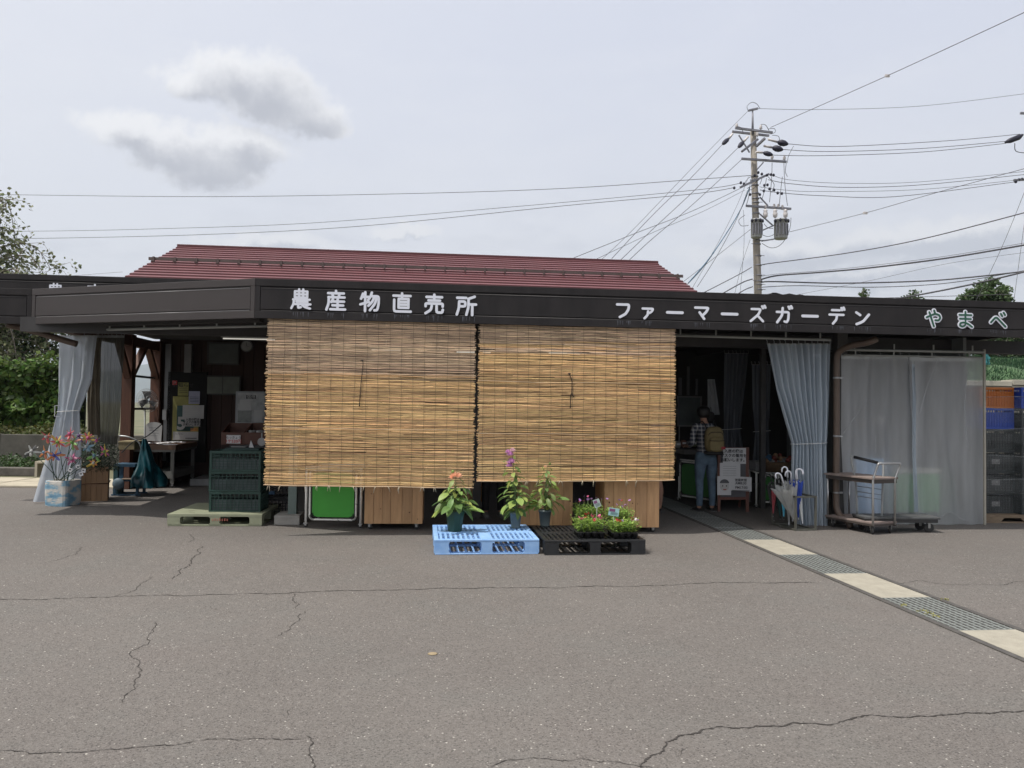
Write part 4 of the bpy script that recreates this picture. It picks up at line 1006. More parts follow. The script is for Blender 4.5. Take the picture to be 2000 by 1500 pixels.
def potted(name, label, loc, potmat, pot, stems, leafsize, nleaf, flowers, spread, grp='potted dahlias on the pallets', zmin=.3):
    r = thing(name, label, 'potted plant', loc, rnd(0,6), grp); rp, h, n = pot
    MB().lathe((0,0,0), [(rp*.70,0),(rp*.72,.01),(rp*.93,h*.86),(rp*1.0,h*.86),(rp*1.0,h),(rp*.92,h),(rp*.90,h*.9)], n, smooth=n > 12).build('pot', potmat, r, world=False)
    MB().lathe((0,0,h*.86), [(.002,.0),(rp*.9,.0),(rp*.9,.004)], 14).build('soil', M('potting_soil', (.03,.022,.016), .95, .4, 60, bump=1), r, world=False)
    rinv = r.rotation_euler[2]
    for si, (dx, top) in enumerate(stems):
        lean = Vector((dx*cos(-rinv), dx*sin(-rinv), 0)); pts = [Vector((0,0,h*.8))+lean*(t**1.3)+Vector((0,0,(top-h*.8)*t))+Vector((sin(t*5+si)*.012, cos(t*4+si)*.012, 0))*t for t in [i/7 for i in range(8)]]
        MB().tube(pts, [.006*(1-.55*i/7) for i in range(8)], 6).build('stem', m_stem, r, world=False)
        k = nleaf//len(stems)
        for j in range(k):
            t = .10+.86*((j+.5)/k)**1.05; i = min(int(t*7), 6); p = pts[i].lerp(pts[i+1], t*7-i); az = j*2.4+si*1.3+rnd(-.4,.4)
            s_ = leafsize*(1.25-.75*t)*rnd(.7,1.15); rad = spread*(1-.72*t)*rnd(.15,.95)
            tip = p+Vector((cos(az), sin(az), 0))*rad+Vector((0,0,rad*rnd(.1,.5)))
            if rad > .035: MB().tube([p, (p+tip)/2+Vector((0,0,.008)), tip], .0022, 4).build('leaf_stalk', m_stem, r, world=False)
            put(random.choice(LM), 'leaf', r, tip, (rnd(-.75,.35), rnd(-.5,.5), az-pi/2), (s_, s_, s_))
    for (dx, z, kind, sz) in flowers:
        c_ = Vector((dx*cos(-rinv), dx*sin(-rinv), z)); pm = {'orange': M('petal_apricot', (.95,.55,.38), .5, .15, 20, trans=.3, objv=.15), 'pink': M('petal_pink', (.72,.38,.66), .5, .2, 20, trans=.3, objv=.25), 'pale': M('petal_pale', (.75,.52,.58), .5, .1, 20, trans=.3), 'bud': m_leaf2}[kind]
        nm = 'petal_'+kind
        pme = bpy.data.meshes.get(nm) or leafmesh(nm, pm, 1, .5, .35, -.15)
        if kind == 'bud':
            MB().ball(c_, (sz*.5, sz*.5, sz*.6), 8, 6).build('bud', pm, r, world=False); continue
        for j in range(26 if sz > .04 else 14):
            az = j*2.4; el = .1+1.2*(j/26); put(pme, 'petal', r, c_, (el, 0, az), (sz, sz, sz))
    return r
m_potg = M('pot_dark_green', (.008,.045,.03), .45, .15, 6); m_potgrey = M('pot_slate', (.115,.145,.15), .55, .1, 6)
zt1 = .157
def onp(px, py): return G(px, py, zt1)
p = onp(888, 1037); potted('potted_dahlia', 'dahlia with apricot bloom in an eight sided dark green pot', p, m_potg, (.108,.225,8), [(-.01,.60),(.03,.50),(-.05,.46)], .155, 64, [(.03,.59,'orange',.065),(-.012,.60,'orange',.060),(-.04,.58,'orange',.05),(-.03,.66,'bud',.035)], .20)
p = onp(1007, 1031); potted('potted_dahlia', 'tall dahlia with pink blooms in a round slate grey pot on the blue pallet', p, m_potgrey, (.072,.185,20), [(-.06,.86),(-.03,.62),(.05,.45)], .135, 78, [(-.075,.83,'pink',.06),(-.06,.74,'pink',.07),(-.08,.70,'pink',.055),(-.05,.87,'pale',.055),(-.10,.86,'pink',.045)], .21)
p = onp(1064, 1027); potted('potted_dahlia', 'leafy dahlia with small orange buds in a slate pot on the black pallet', p, m_potgrey, (.078,.19,20), [(.0,.66),(.05,.58),(.03,.72),(-.05,.45)], .12, 78, [(.0,.69,'orange',.028),(.05,.73,'bud',.03),(-.02,.66,'bud',.02)], .20)
# seedling trays
m_tray = M('tray_black', (.014,.014,.015), .5, .3, 10); m_sleaf = M('seedling_leaf', (.22,.34,.07), .5, .3, 12, trans=.35, island=.4, hue=.02)
PC = [M('bloom_rose', (.70,.13,.28), .5, .1, 30, trans=.3), M('bloom_violet', (.48,.25,.62), .5, .1, 30, trans=.3), M('bloom_white', (.72,.68,.70), .5, .05, 30, trans=.3), M('bloom_red', (.50,.03,.04), .5, .1, 30, trans=.3)]
def bloommesh(mt):
    mb = MB()
    for j in range(7):
        a = j*2*pi/7; mb.add([(0,0,0),(cos(a-.35)*.7,sin(a-.35)*.7,.12),(cos(a)*1.0,sin(a)*1.0,.22),(cos(a+.35)*.7,sin(a+.35)*.7,.12)], [(0,1,2,3)])
    mb.ball((0,0,.08),(.2,.2,.12),6,4); return mb.mesh('bloom', mt)
BM = [bloommesh(m_) for m_ in PC]
def tray(label, px0, py0, px1, py1, mixc, W=.33, D=.38, hgt=.17, nf=14, tall=0, yoff=0.0):
    a = G(px0, py0, .157); c_ = a
    r = thing('seedling_tray', label, 'plant tray', (c_.x, c_.y, .158), radians(6.6)+rnd(-.04,.04), 'seedling trays on the black pallet')
    nx, ny = 4, 4
    fr = MB(); fr.box(-W/2,0,.060,W/2,.014,.066).box(-W/2,D-.014,.060,W/2,D,.066).box(-W/2,.0145,.060,-W/2+.014,D-.0145,.066).box(W/2-.014,.0145,.060,W/2,D-.0145,.066)
    fr.build('tray_rim', m_tray, r, world=False)
    cell = MB().lathe((0,0,0), [(.028,0),(.037,.052),(.039,.060)], 8).mesh('tray_cell', m_tray)
    for i in range(nx):
        for j in range(ny): put(cell, 'tray_cell', r, (-W/2+.02+(W-.04)*(i+.5)/nx, .02+(D-.04)*(j+.5)/ny, .001), (0,0,.4))
    fo = MB(); st = MB()
    for i in range(nx):
        for j in range(ny):
            cx_, cy_ = -W/2+.02+(W-.04)*(i+.5)/nx, .02+(D-.04)*(j+.5)/ny
            for k in range(80):
                t = random.random(); az = rnd(0,6.28); rad = rnd(.005,.06)*(.5+t); p = Vector((cx_+cos(az)*rad, cy_+sin(az)*rad, .065+t*hgt*rnd(.6,.95))); l = rnd(.022,.042); d = Vector((cos(az+rnd(-1,1)), sin(az+rnd(-1,1)), rnd(-.3,.8))).normalized(); s_ = d.cross(Vector((0,0,1))).normalized()*l*.27
                fo.add([p, p+d*l*.5+s_, p+d*l, p+d*l*.5-s_], [(0,1,2,3)])
            for k in range(3): st.tube([(cx_,cy_,.055),(cx_+rnd(-.02,.02),cy_+rnd(-.02,.02),.06+hgt*.6)], .0015, 4)
    fo.build('foliage', m_sleaf, r, world=False, kind='stuff'); st.build('stems', m_stem, r, world=False, kind='stuff')
    for k in range(nf):
        z = .07+hgt*rnd(.8,1.05)+(rnd(0,.10) if tall else 0); q = rnd(.015,.024); x, y = rnd(-W/2+.02,W/2-.02), rnd(0,D-.04)
        if tall: MB().tube([(x,y,.1),(x,y,z)], .0016, 4).build('flower_stalk', m_stem, r, world=False)
        put(BM[random.choice(mixc)], 'bloom', r, (x, y, z), (rnd(.2,1.1), rnd(-.5,.5), rnd(0,6)), (q, q, q))
    return r
random.seed(55)
t1 = tray('front left seedling tray with rose pink flowers at the pallet edge', 1157, 1052, 0, 0, [0,0,0,3], .34, .40, .15, 16)
t2 = tray('rear seedling tray with taller violet flowers behind the pink ones', 1154, 1026, 0, 0, [1,1,0], .33, .38, .17, 13, tall=1)
t3 = tray('right seedling tray with white, violet and red flowers', 1224, 1053, 0, 0, [2,1,2,3], .32, .34, .13, 11)
t4 = tray('seedling tray with red and violet flowers behind the right one', 1214, 1030, 0, 0, [1,3,1], .32, .34, .15, 10, tall=1)
def planttag(label, px, py, Y, w, h, mat, tilt):
    c_ = at(px, py, Y); r = thing('plant_label', label, 'plant label', (c_.x, c_.y, .2), BA, 'labels stuck in the seedling trays'); zc = c_.z-.2
    Mx = Matrix.Translation((0,0,zc)) @ Matrix.Rotation(tilt, 4, 'Y')
    MB(Mx).box(-w/2,0,-h/2,w/2,.002,h/2).build('card', mat, r, world=False)
    MB(Mx).box(-w/2+.006,-.0012,h*.02,w*.1,-.0002,h*.38).build('print', M('card_purple', (.20,.07,.18), .6), r, world=False)
    for k in range(3): MB(Mx).box(-w*.3,-.0012,-h*.1-k*h*.12,w*.38,-.0002,-h*.06-k*h*.12).build('print_line', M('card_dark', (.05,.09,.10), .6), r, world=False)
    MB().tube([(0,.003,-.03),(0,.003,zc)], .002, 4).build('stick', m_paper, r, world=False)
planttag('pale blue plant label leaning among the right hand flowers', 1199, 1000, 8.62, .115, .085, M('card_blue', (.32,.52,.55), .6, .1, 30), .15)
planttag('grey and purple plant label tilted above the pink flowers', 1166, 983, 8.85, .075, .09, M('card_grey', (.40,.48,.47), .6, .1, 30), -.35)
# ------------------------------------------------------------------ left bay: pot of pinwheels, tub, covered machine, fan, table
random.seed(71)
def paint_pot():
    m = bpy.data.materials.new('painted_concrete'); m.use_nodes = True; N = m.node_tree.nodes; L = m.node_tree.links; b = N['Principled BSDF']
    tc = N.new('ShaderNodeTexCoord'); mp = N.new('ShaderNodeMapping'); mp.inputs['Scale'].default_value = (4, 4, 9); L.new(tc.outputs['Object'], mp.inputs[0])
    n = N.new('ShaderNodeTexNoise'); n.inputs['Scale'].default_value = 1.1; n.inputs['Detail'].default_value = 6; L.new(mp.outputs[0], n.inputs['Vector'])
    cr = N.new('ShaderNodeValToRGB'); L.new(n.outputs[0], cr.inputs[0]); e = cr.color_ramp.elements
    e[0].position = .34; e[0].color = (.10,.22,.33,1); e[1].position = .62; e[1].color = (.52,.50,.46,1); x = e.new(.47); x.color = (.20,.33,.42,1); x = e.new(.52); x.color = (.42,.42,.40,1)
    L.new(cr.outputs[0], b.inputs['Base Color']); b.inputs['Roughness'].default_value = .85
    n2 = N.new('ShaderNodeTexNoise'); n2.inputs['Scale'].default_value = 40; L.new(tc.outputs['Object'], n2.inputs['Vector']); bp = N.new('ShaderNodeBump'); bp.inputs['Strength'].default_value = .6; bp.inputs['Distance'].default_value = .01; L.new(n2.outputs[0], bp.inputs['Height']); L.new(bp.outputs[0], b.inputs['Normal'])
    return m
pc = G(122, 990); Wp, Hp = .37, .375
cp = thing('concrete_planter', 'square concrete planter painted with blue sky and white clouds', 'planter', (pc.x-.14, pc.y+.02, 0), radians(-9))
def potfn():
    mb = MB(); vs = []; n = 40
    for (z, s_) in ((0,.95),(.02,.96),(.17,.99),(.33,1.0),(.365,.985),(.375,.95),(.375,.80),(.30,.78)):
        for j in range(n):
            a = 2*pi*j/n; c_, s2 = cos(a), sin(a); q = (abs(c_)**7+abs(s2)**7)**(-1/7)
            k = 1+.012*noise.noise(Vector((c_*3, s2*3, z*14))); zz = z+(.010*noise.noise(Vector((c_*9, s2*9, 1))) if z < .01 else 0)
            vs.append((Wp/2*q*c_*s_*k, Wp/2+Wp/2*q*s2*s_*k, max(0, zz)))
    fs = [(i*n+j, i*n+(j+1) % n, (i+1)*n+(j+1) % n, (i+1)*n+j) for i in range(7) for j in range(n)]+[tuple(7*n+j for j in range(n))]
    return mb.add(vs, fs, False)
potfn().build('planter_body', paint_pot(), cp, world=False, bevel=0)
MB().box(-.15,.05,.30,.15,.35,.345).build('soil', M('gravel_fill', (.30,.28,.24), .9, .4, 60), cp, world=False)
def col_(nm, c): return M('plastic_'+nm, tuple(x*.75+.05 for x in c), .35, .08, 10, trans=.25, alpha=.88)
PW = {'white': (.66,.68,.66), 'orange': (.80,.24,.03), 'red': (.60,.03,.06), 'pink': (.72,.12,.34), 'yellow': (.75,.52,.05), 'green': (.22,.52,.08), 'blue': (.06,.10,.55), 'sky': (.16,.34,.48), 'purple': (.18,.06,.30), 'black': (.03,.03,.03), 'salmon': (.70,.25,.18), 'silver': (.40,.44,.48)}
def blade(nm):
    key = 'pinwheel_blade_'+nm
    if key in bpy.data.meshes: return bpy.data.meshes[key]
    mb = MB(); n = 5; vs = []
    for i in range(n+1):
        t = i/n; w = .05+.11*sin(pi*t*.85); tw = t*.9; z = .10*sin(t*2.6)
        vs += [(-w*cos(tw), t, z-w*sin(tw)), (0, t, z+.05), (w*cos(tw), t, z+w*sin(tw))]
    fs = []
    for i in range(n): a = i*3; fs += [(a,a+1,a+4,a+3),(a+1,a+2,a+5,a+4)]
    return mb.add(vs, fs, False).mesh(key, col_(nm, PW[nm]))
top = Vector((pc.x-.14, pc.y+.22, .345)); m_stick = M('green_stick', (.02,.06,.035), .5)
heads = [(62,882,'white','black','white',.14,'far left pinwheel with white and black blades'), (93,853,'orange','red','white',.13,'orange and red pinwheel at the upper left'),
 (88,884,'orange','salmon','sky',.12,'small orange and salmon pinwheel with a blue hub, left side'), (113,864,'red','yellow','green',.16,'red and yellow pinwheel with a green hub'),
 (107,889,'blue','orange','blue',.14,'pinwheel with blue hub among orange and purple blades, low left'), (138,848,'salmon','red','pink',.13,'salmon pink pinwheel at the very top'),
 (142,864,'green','salmon','green',.15,'lime green and salmon pinwheel in the centre'), (141,896,'pink','pink','white',.15,'pink pinwheel with a white hub, lowest in the middle'),
 (170,873,'sky','silver','white',.15,'steel blue star shaped pinwheel with a white hub'), (155,851,'purple','white','purple',.12,'purple and white pinwheel behind the top centre'),
 (172,855,'red','yellow','pink',.11,'small red and yellow pinwheel at the upper right'), (187,890,'green','silver','sky',.13,'green and silver pinwheel over the wooden tub'),
 (206,882,'yellow','pink','green',.13,'yellow and pink pinwheel farthest right'), (185,905,'yellow','orange','white',.13,'drooping yellow and orange pinwheel in front of the wooden tub'),
 (190,861,'yellow','purple','pink',.10,'small yellow and purple pinwheel behind the tub')]
for k, (px, py, c1n, c2n, hub, rad, lab) in enumerate(heads):
    Y = pc.y+.15+rnd(-.22,.12); h = at(px, py, Y); base = top+Vector((rnd(-.12,.12), rnd(-.08,.1), 0))
    r = thing('pinwheel', lab, 'pinwheel', base, 0, 'pinwheels stuck in the painted planter')
    d = (h-base); n_ = Vector((rnd(-.35,.35), -1, rnd(-.1,.45))).normalized()
    MB().tube([base, base+d*.5+Vector((0,0,.01)), h+Vector((0,.02,-.01))-n_*.02], .0052, 5).build('stick', m_stick, r)
    Q = n_.to_track_quat('Z', 'Y').to_matrix().to_4x4(); ph = rnd(0,6)
    nb_ = random.choice((8,9,10))
    for j in range(nb_):
        Mx = Matrix.Translation(h) @ Q @ Matrix.Rotation(ph+2*pi*j/nb_+rnd(-.25,.25), 4, 'Z') @ Matrix.Rotation(rnd(-.5,.7), 4, 'X'); o = put(blade(c1n if j % 2 else c2n), 'blade', r, (0,0,0)); o.matrix_parent_inverse = wm(r).inverted(); loc, rot, _ = Mx.decompose(); o.location = loc; o.rotation_euler = rot.to_euler(); q = rad*rnd(.45,1.0); o.scale = (q, q, q)
    MB().ball(h+n_*.03, .024, 8, 6).build('hub', col_('hub_'+hub, PW[hub]), r)
for ti, (px, py) in enumerate(((137,918),(152,912),(158,926),(163,919))):
    c_ = at(px, py, pc.y+.1); r = thing('price_tag', 'small white price tag tied to the pinwheel sticks, %s' % ('farthest left','highest of them','lowest of them','farthest right')[ti], 'tag', c_, 0, 'price tags among the pinwheels')
    MB(Matrix.Translation(c_) @ Matrix.Rotation(rnd(-.5,.5),4,'Y')).box(-.03,0,-.03,.03,.002,.03).build('card', m_paper, r)
    MB(Matrix.Translation(c_)).box(-.016,-.0015,-.004,.014,-.0005,.012).build('print', m_ink, r)
extra = ((80,938),(98,938)) 
# ---- wooden tub with shrub
tc_ = G(190, 980); tub = thing('wooden_tub', 'tall wooden tub of upright slats with a rope band and dark shrub', 'planter', (tc_.x-.22, tc_.y+.25, 0), radians(24))
m_tub = M('tub_wood', (.26,.15,.075), .6, .2, 4, stretch=(8,8,.8), objv=.15, c2=(.34,.20,.10))
Wt = .46; ns_ = 6
for side in range(4):
    R = Matrix.Rotation(side*pi/2, 4, 'Z')
    for i in range(ns_):
        x0 = -Wt/2+Wt*i/ns_; MB(R).box(x0+.002,-Wt/2-rnd(0,.004),0,x0+Wt/ns_-.002,-Wt/2+.018,.52+rnd(-.003,.003)).build('slat', m_tub, tub, world=False)
MB().tube([(-Wt/2-.01,-Wt/2-.012,.27),(Wt/2+.01,-Wt/2-.012,.27),(Wt/2+.01,Wt/2+.012,.27),(-Wt/2-.01,Wt/2+.012,.27)], .012, 6, closed=True).build('rope_band', M('rope', (.13,.07,.04), .9), tub, world=False)
MB().box(-Wt/2+.02,-Wt/2+.02,.40,Wt/2-.02,Wt/2-.02,.46).build('soil', M('potting_soil', (.03,.022,.016)), tub, world=False)
mb = MB()
for k in range(2600):
    a = rnd(0,6.28); rr = rnd(0,1)**.5*.34; z = .45+rnd(0,1)*.50*(1-rr*.8); p = Vector((cos(a)*rr, sin(a)*rr, z)); p += Vector((.04,0,0)); d = Vector((rnd(-1,1),rnd(-1,1),rnd(-.2,1))).normalized(); l = rnd(.03,.06); s_ = d.orthogonal().normalized()*l*.15
    mb.add([p-s_, p+s_, p+d*l], [(0,1,2)])
mb.build('needles', M('conifer_dark', (.025,.045,.022), .6, .3, 12, island=.4), tub, world=False, kind='stuff')
for k in range(5): MB().tube([(.02*k-.02,0,.44),(.05*k-.03,rnd(-.1,.1),.85)], [.012,.005], 5).build('branch', M('bark_dark', (.05,.035,.025), .9), tub, world=False)
# ---- blue pedal machine under a teal cover
m_bl = M('old_blue_paint', (.025,.075,.13), .55, .25, 12); m_teal2 = M('teal_tarp', (.006,.055,.072), .28, .5, 4, trans=.15, bump=.3, bs=9)
ms = G(268, 968); ms = Vector((ms.x, ms.y, 0)); mc = thing('pedal_machine', 'old blue pedal machine half hidden by a shiny teal tarp', 'machine', ms, radians(8))
for (x, y) in ((-.35,0),(0,0),(-.35,.35),(0,.35)): MB().box(x-.02,y-.02,0,x+.02,y+.02,.26).build('leg', m_bl, mc, world=False)
MB().box(-.40,-.02,.0,.05,.01,.025).box(-.40,.34,.0,.05,.37,.025).build('foot_rail', m_bl, mc, world=False)
MB().box(-.24,-.05,.262,.10,.12,.285).build('seat_board', M('worn_board', (.22,.17,.13), .7, .2, 9), mc, world=False, bevel=.004)
MB().box(-.37,-.02,.235,.02,.37,.26).box(-.37,.0,.47,-.05,.35,.52).box(-.30,.02,.26,-.24,.06,.47).build('frame', m_bl, mc, world=False)
MB().lathe((-.28,-.06,.20), [(.02,-.03),(.085,-.025),(.095,0),(.085,.025),(.02,.03)], 20, axis='y').build('wheel', M('blue_grey_wheel', (.10,.15,.19), .5), mc, world=False)
def tarp(a, t):
    an = a*2*pi; r_ = .05+.34*t**1.1; f = 1+.12*sin(an*5+2*t)*t+.38*noise.noise(Vector((cos(an)*2, sin(an)*2, t*3)))
    return (.05+.10*t+cos(an)*r_*f*.62, .12+sin(an)*r_*f*.8, .93-.78*t+.05*noise.noise(Vector((cos(an)*3, sin(an)*3, 4)))*t)
MB().grid(tarp, 56, 16).build('tarp', m_teal2, mc, world=False)
MB().tube(smooth_path([(-.34,.1,.98),(-.18,.08,.96),(-.02,.1,.86),(.03,.12,.60)], 4), .013, 7).build('handlebar', m_steel, mc, world=False)
MB().tube(smooth_path([(-.28,.05,.70),(-.10,.02,.88),(.12,.02,.98),(.33,.08,1.18)], 5), .009, 6).build('cable', m_black, mc, world=False)
MB().box(-.42,.1,.0,-.34,.35,.5).build('side_box', M('teal_box', (.02,.07,.08), .6), mc, world=False, bevel=.01)
# ---- stand fan
fb = G(282, 945); fan = thing('stand_fan', 'grey stand fan with wire cage turned away to the right', 'fan', (fb.x, fb.y, 0), 0)
Yf = fb.y
q = at(288, 782, Yf)-Vector((fb.x, Yf, 0)); nrm = Vector((.55,-.35,.12)).normalized(); Qf = Matrix.Translation(q) @ nrm.to_track_quat('Z','Y').to_matrix().to_4x4()
MB().lathe((0,0,0), [(.20,0),(.20,.02),(.03,.05)], 18).tube([(0,0,.04),(-.03,0,q.z-.12)], .016, 8).build('pole', m_grey, fan, world=False)
cg = MB(Qf)
for i in range(40):
    a = 2*pi*i/40; cg.tube([(0.04*cos(a),.04*sin(a),.075),(.15*cos(a),.15*sin(a),.065),(.225*cos(a),.225*sin(a),0),(.15*cos(a),.15*sin(a),-.06),(.04*cos(a),.04*sin(a),-.07)], .0022, 3)
for r_, z in ((.225,0),(.15,.065),(.15,-.06),(.075,.074)): cg.tube([(r_*cos(a*pi/14), r_*sin(a*pi/14), z) for a in range(28)], .003, 4, closed=True)
cg.build('cage', m_steel, fan, world=False)
for i in range(3):
    MB(Qf @ Matrix.Rotation(i*2*pi/3,4,'Z')).grid(lambda a, t: ((t-.5)*.11*(.5+a), .03+a*.15, (t-.5)*.05), 5, 3).build('blade', M('fan_blade', (.10,.10,.11), .35), fan, world=False)
MB(Qf).lathe((0,0,-.24), [(.045,0),(.062,.03),(.062,.16),(.03,.19)], 14).build('motor', m_grey, fan, world=False)
# round topped notice on an orange wooden easel
ez = G(289, 948); e_ = thing('easel', 'narrow orange wooden easel holding a round topped paper notice', 'easel', (ez.x, ez.y+.25, 0), radians(5)); Ye = ez.y+.25
tp = at(282, 800, Ye).z
for dx in (-.05,.10): MB().beam((dx*1.6,0,0),(0,.02,tp),.035,.03).build('leg', m_col, e_, world=False)
MB().box(-.08,-.02,.72,.12,.0,.76).build('shelf', m_col, e_, world=False)
c_ = at(300, 842, Ye-.06)-Vector((ez.x, ez.y+.25, 0)); w_ = .15
MB(Matrix.Translation(c_)).prism([(-w_,0,-.18),(w_*.9,0,-.20),(w_,0,.10)]+[(w_*cos(a*pi/8), 0, .10+.07*sin(a*pi/8)) for a in range(1,8)]+[(-w_,0,.10)], (0,.006,0)).build('notice', m_pw, e_, world=False)
for i in range(4): MB(Matrix.Translation(c_)).box(-.09,-.0015,.06-i*.05,.09-.02*(i % 2),-.0003,.064-i*.05).build('print_line', m_ink, e_, world=False)
# ---- table trolley with a shallow brown tray
tb0 = G(336, 953); ub, vb0 = (tb0-O0).dot(U), (tb0-O0).dot(V)
tt = thing('table_trolley', 'grey wheeled table with a shallow brown tray and loose white sheets', 'table', B(ub, vb0, 0), BA)
m_tbl = M('table_frame', (.15,.15,.14), .6, .15, 8); m_trb = M('tray_brown', (.14,.085,.055), .6, .2, 8)
zt = at(340, 872, tb0.y).z; Wd, Dp = .78, 1.25
for x in (-Wd,0):
    for y in (0,Dp): MB().box(x-.03,y-.03,.09,x+.03,y+.03,zt-.10).build('leg', m_tbl, tt, world=False); castor(tt, x, y, .09, .042, rnd(-1,1))
MB().box(-Wd-.05,-.05,zt-.10,.05,Dp+.05,zt-.06).box(-Wd,-.02,.26,0,Dp,.30).box(-Wd-.02,-.04,.17,.02,-.02,.30).box(.02,-.02,.17,.035,Dp,.30).build('frame', m_tbl, tt, world=False)
MB().box(-Wd-.06,-.06,zt-.0595,.06,-.04,zt+.03).box(-Wd-.06,Dp+.04,zt-.0595,.06,Dp+.06,zt+.03).box(.04,-.0395,zt-.0595,.06,Dp+.0395,zt+.03).box(-Wd-.06,-.0395,zt-.0595,-Wd-.04,Dp+.0395,zt+.03).box(-Wd-.04,-.04,zt-.0595,.04,Dp+.04,zt-.04).build('tray', m_trb, tt, world=False)
for i in range(5):
    x, y = ((-.12,.1),(-.3,1.0),(-.4,.5),(-.62,.3),(-.12,.62))[i]
    o = MB(Matrix.Translation(B(ub+x, vb0+y, zt+.032+i*.003)) @ Matrix.Rotation(rnd(0,3),4,'Z')).grid(lambda a, t: ((a-.5)*.30, (t-.5)*.22, .02*noise.noise(Vector((a*3,t*3,i)))), 6, 6).build('paper_sheet', m_paper); tag(o, ('curled white sheet at the %s of the wheeled table' % ('near corner','far end','middle','left edge','right edge')[i]), 'paper', 'loose sheets on the wheeled table')
# a leaning plank of straw coloured crate beside it
simplebox('straw_box', 'pale wooden tray behind the pedal machine, by the first timber post', 'tray', M('straw', (.22,.18,.10), .8, .3, 20), 232, 862, 262, 878, 13.2, .4)
# ---- red brown shelf boxes with jars, price card
Ys = 12.4
def rbox(label, px0, px1, seed):
    a = at(px0, 868, Ys); b_ = at(px1, 828, Ys+.4); W = at(px1,868,Ys).x-a.x; r = thing('display_box', label, 'display box', ((a.x+at(px1,868,Ys).x)/2, Ys, a.z), radians(3), 'red brown display boxes above the green crates')
    m_ = M('red_board', (.085,.028,.015), .6, .2, 6, stretch=(1,6,6))
    MB().box(-W/2,0,0,W/2,.015,.19).build('front_board', m_, r, world=False); MB().box(-W/2,.40,0,W/2,.415,.33).build('back_board', m_, r, world=False)
    for x in (-W/2, W/2-.015): MB().prism([(x,.0155,0),(x,.3995,0),(x,.3995,.33),(x,.0155,.19)], (.015,0,0)).build('side_board', m_, r, world=False)
    MB().box(-W/2+.016,.016,.0,W/2-.016,.399,.02).build('base_board', m_, r, world=False)
    return r, W
r1_, W1 = rbox('left red brown sloping display box, holding the price card', 432, 477, 1)
r2_, W2 = rbox('right red brown display box filled with white lidded jars', 478, 530, 2)
stn = thing('display_stand', 'dark table under the red brown display boxes', 'table', (r1_.location.x+.4, Ys+.2, 0), radians(3)); zz = r1_.location.z
MB().box(-.45,-.22,zz-.04,.45,.3,zz-.001).build('top', m_joist, stn, world=False)
for x in (-.42,.42):
    for y in (-.2,.28): MB().box(x-.02,y-.02,0,x+.02,y+.02,zz-.04).build('leg', m_joist, stn, world=False)
m_jar = M('jar_glass', (.25,.18,.12), .15); m_lid = M('jar_lid', (.45,.45,.45), .4)
for i in range(6):
    c_ = r2_.location+Vector((-.15+(i % 3)*.12, .10+.12*(i//3), .025)); r = thing('jar', 'white lidded jar, %s of the %s row in the right display box' % (('left','middle','right')[i % 3], ('front','back')[i//3]), 'jar', c_, 0, 'jars in the display box')
    MB().lathe((0,0,0), [(.032,0),(.036,.01),(.036,.14),(.028,.16)], 12).build('glass', m_jar, r, world=False); MB().lathe((0,0,.1605), [(.033,0),(.035,.005),(.035,.03),(.02,.034)], 12).build('lid', m_lid, r, world=False)
pcard = thing('price_card', 'white card with the red price 520 on the left display box', 'price card', at(456,866,Ys-.02), 0)
a = at(442,866,Ys-.02); b_ = at(470,850,Ys-.02); MB().box(a.x,a.y,a.z,b_.x,a.y+.004,b_.z).build('card', m_paper, pcard)
put_text('らっきょう', 'lettering', m_ink, .048, at(456,855,Ys-.024), (1,0,0), pcard); put_text('1ケ520円', 'lettering', M('card_red', (.45,.04,.03), .7), .062, at(456,862,Ys-.024), (1,0,0), pcard, bold=.001)
fan_ = thing('paper_fan', 'round pale hand fan hung on the right display box', 'hand fan', at(511,872,Ys-.05), 0)
c_ = at(511,863,Ys-.05); MB(Matrix.Translation(c_)).lathe((0,0,0), [(.062,0),(.066,.002),(.062,.004)], 20, axis='y').box(-.010,-.001,.05,.010,.004,.14).build('fan_leaf', M('fan_paper', (.36,.36,.36), .7), fan_)
tri = thing('tent_card', 'small triangular white tent card below the jars', 'card', at(492,876,Ys-.06), 0)
a = at(485,877,Ys-.06); MB().prism([a, at(497,877,Ys-.06), at(490,860,Ys-.03)], (0,.01,0)).build('card', m_paper, tri)
simplebox('white_packet', 'low white packet on the table under the price card', 'packet', m_pw, 452, 872, 478, 879, Ys-.1, .15)
# framed poster leaning above
Yk = 13.2; fp = thing('framed_poster', 'silver framed poster board with grey pictures leaning above the display boxes', 'framed poster', at(489,829,Yk), radians(2))
def fb_(x0,y0,x1,y1,mat,nm,dy=0,th=.012,par=fp):
    a = at(x0,y1,Yk-dy); b_ = at(x1,y0,Yk-dy); return MB().box(a.x,Yk-dy-th,a.z,b_.x,Yk-dy,b_.z).build(nm, mat, par)
m_grp = M('photo_grey', (.10,.11,.11), .6, .7, 8, c2=(.20,.21,.20)); m_ltg = M('photo_light', (.27,.28,.28), .6, .3, 10)
fb_(460,765,519,829,m_alu,'frame_back',0,.02); fb_(463,768,516,826,m_ltg,'poster_sheet',.021,.004); fb_(464,802,491,825,m_grp,'picture',.026,.003); fb_(468,781,492,801,m_pw,'picture',.026,.003); fb_(496,801,512,824,m_pw,'picture',.026,.003); fb_(481,772,500,779,m_ink,'title_plate',.027,.003)
put_text('信州', 'lettering', m_pw, .07, at(490.5,775.5,Yk-.032), (1,0,0), fp, bold=.001)
for x in (461,517): MB().tube([at(x,829,Yk+.02), G(x+1, 938)+Vector((0,.1,0))], .01, 6).build('stand_leg', m_alu, fp)
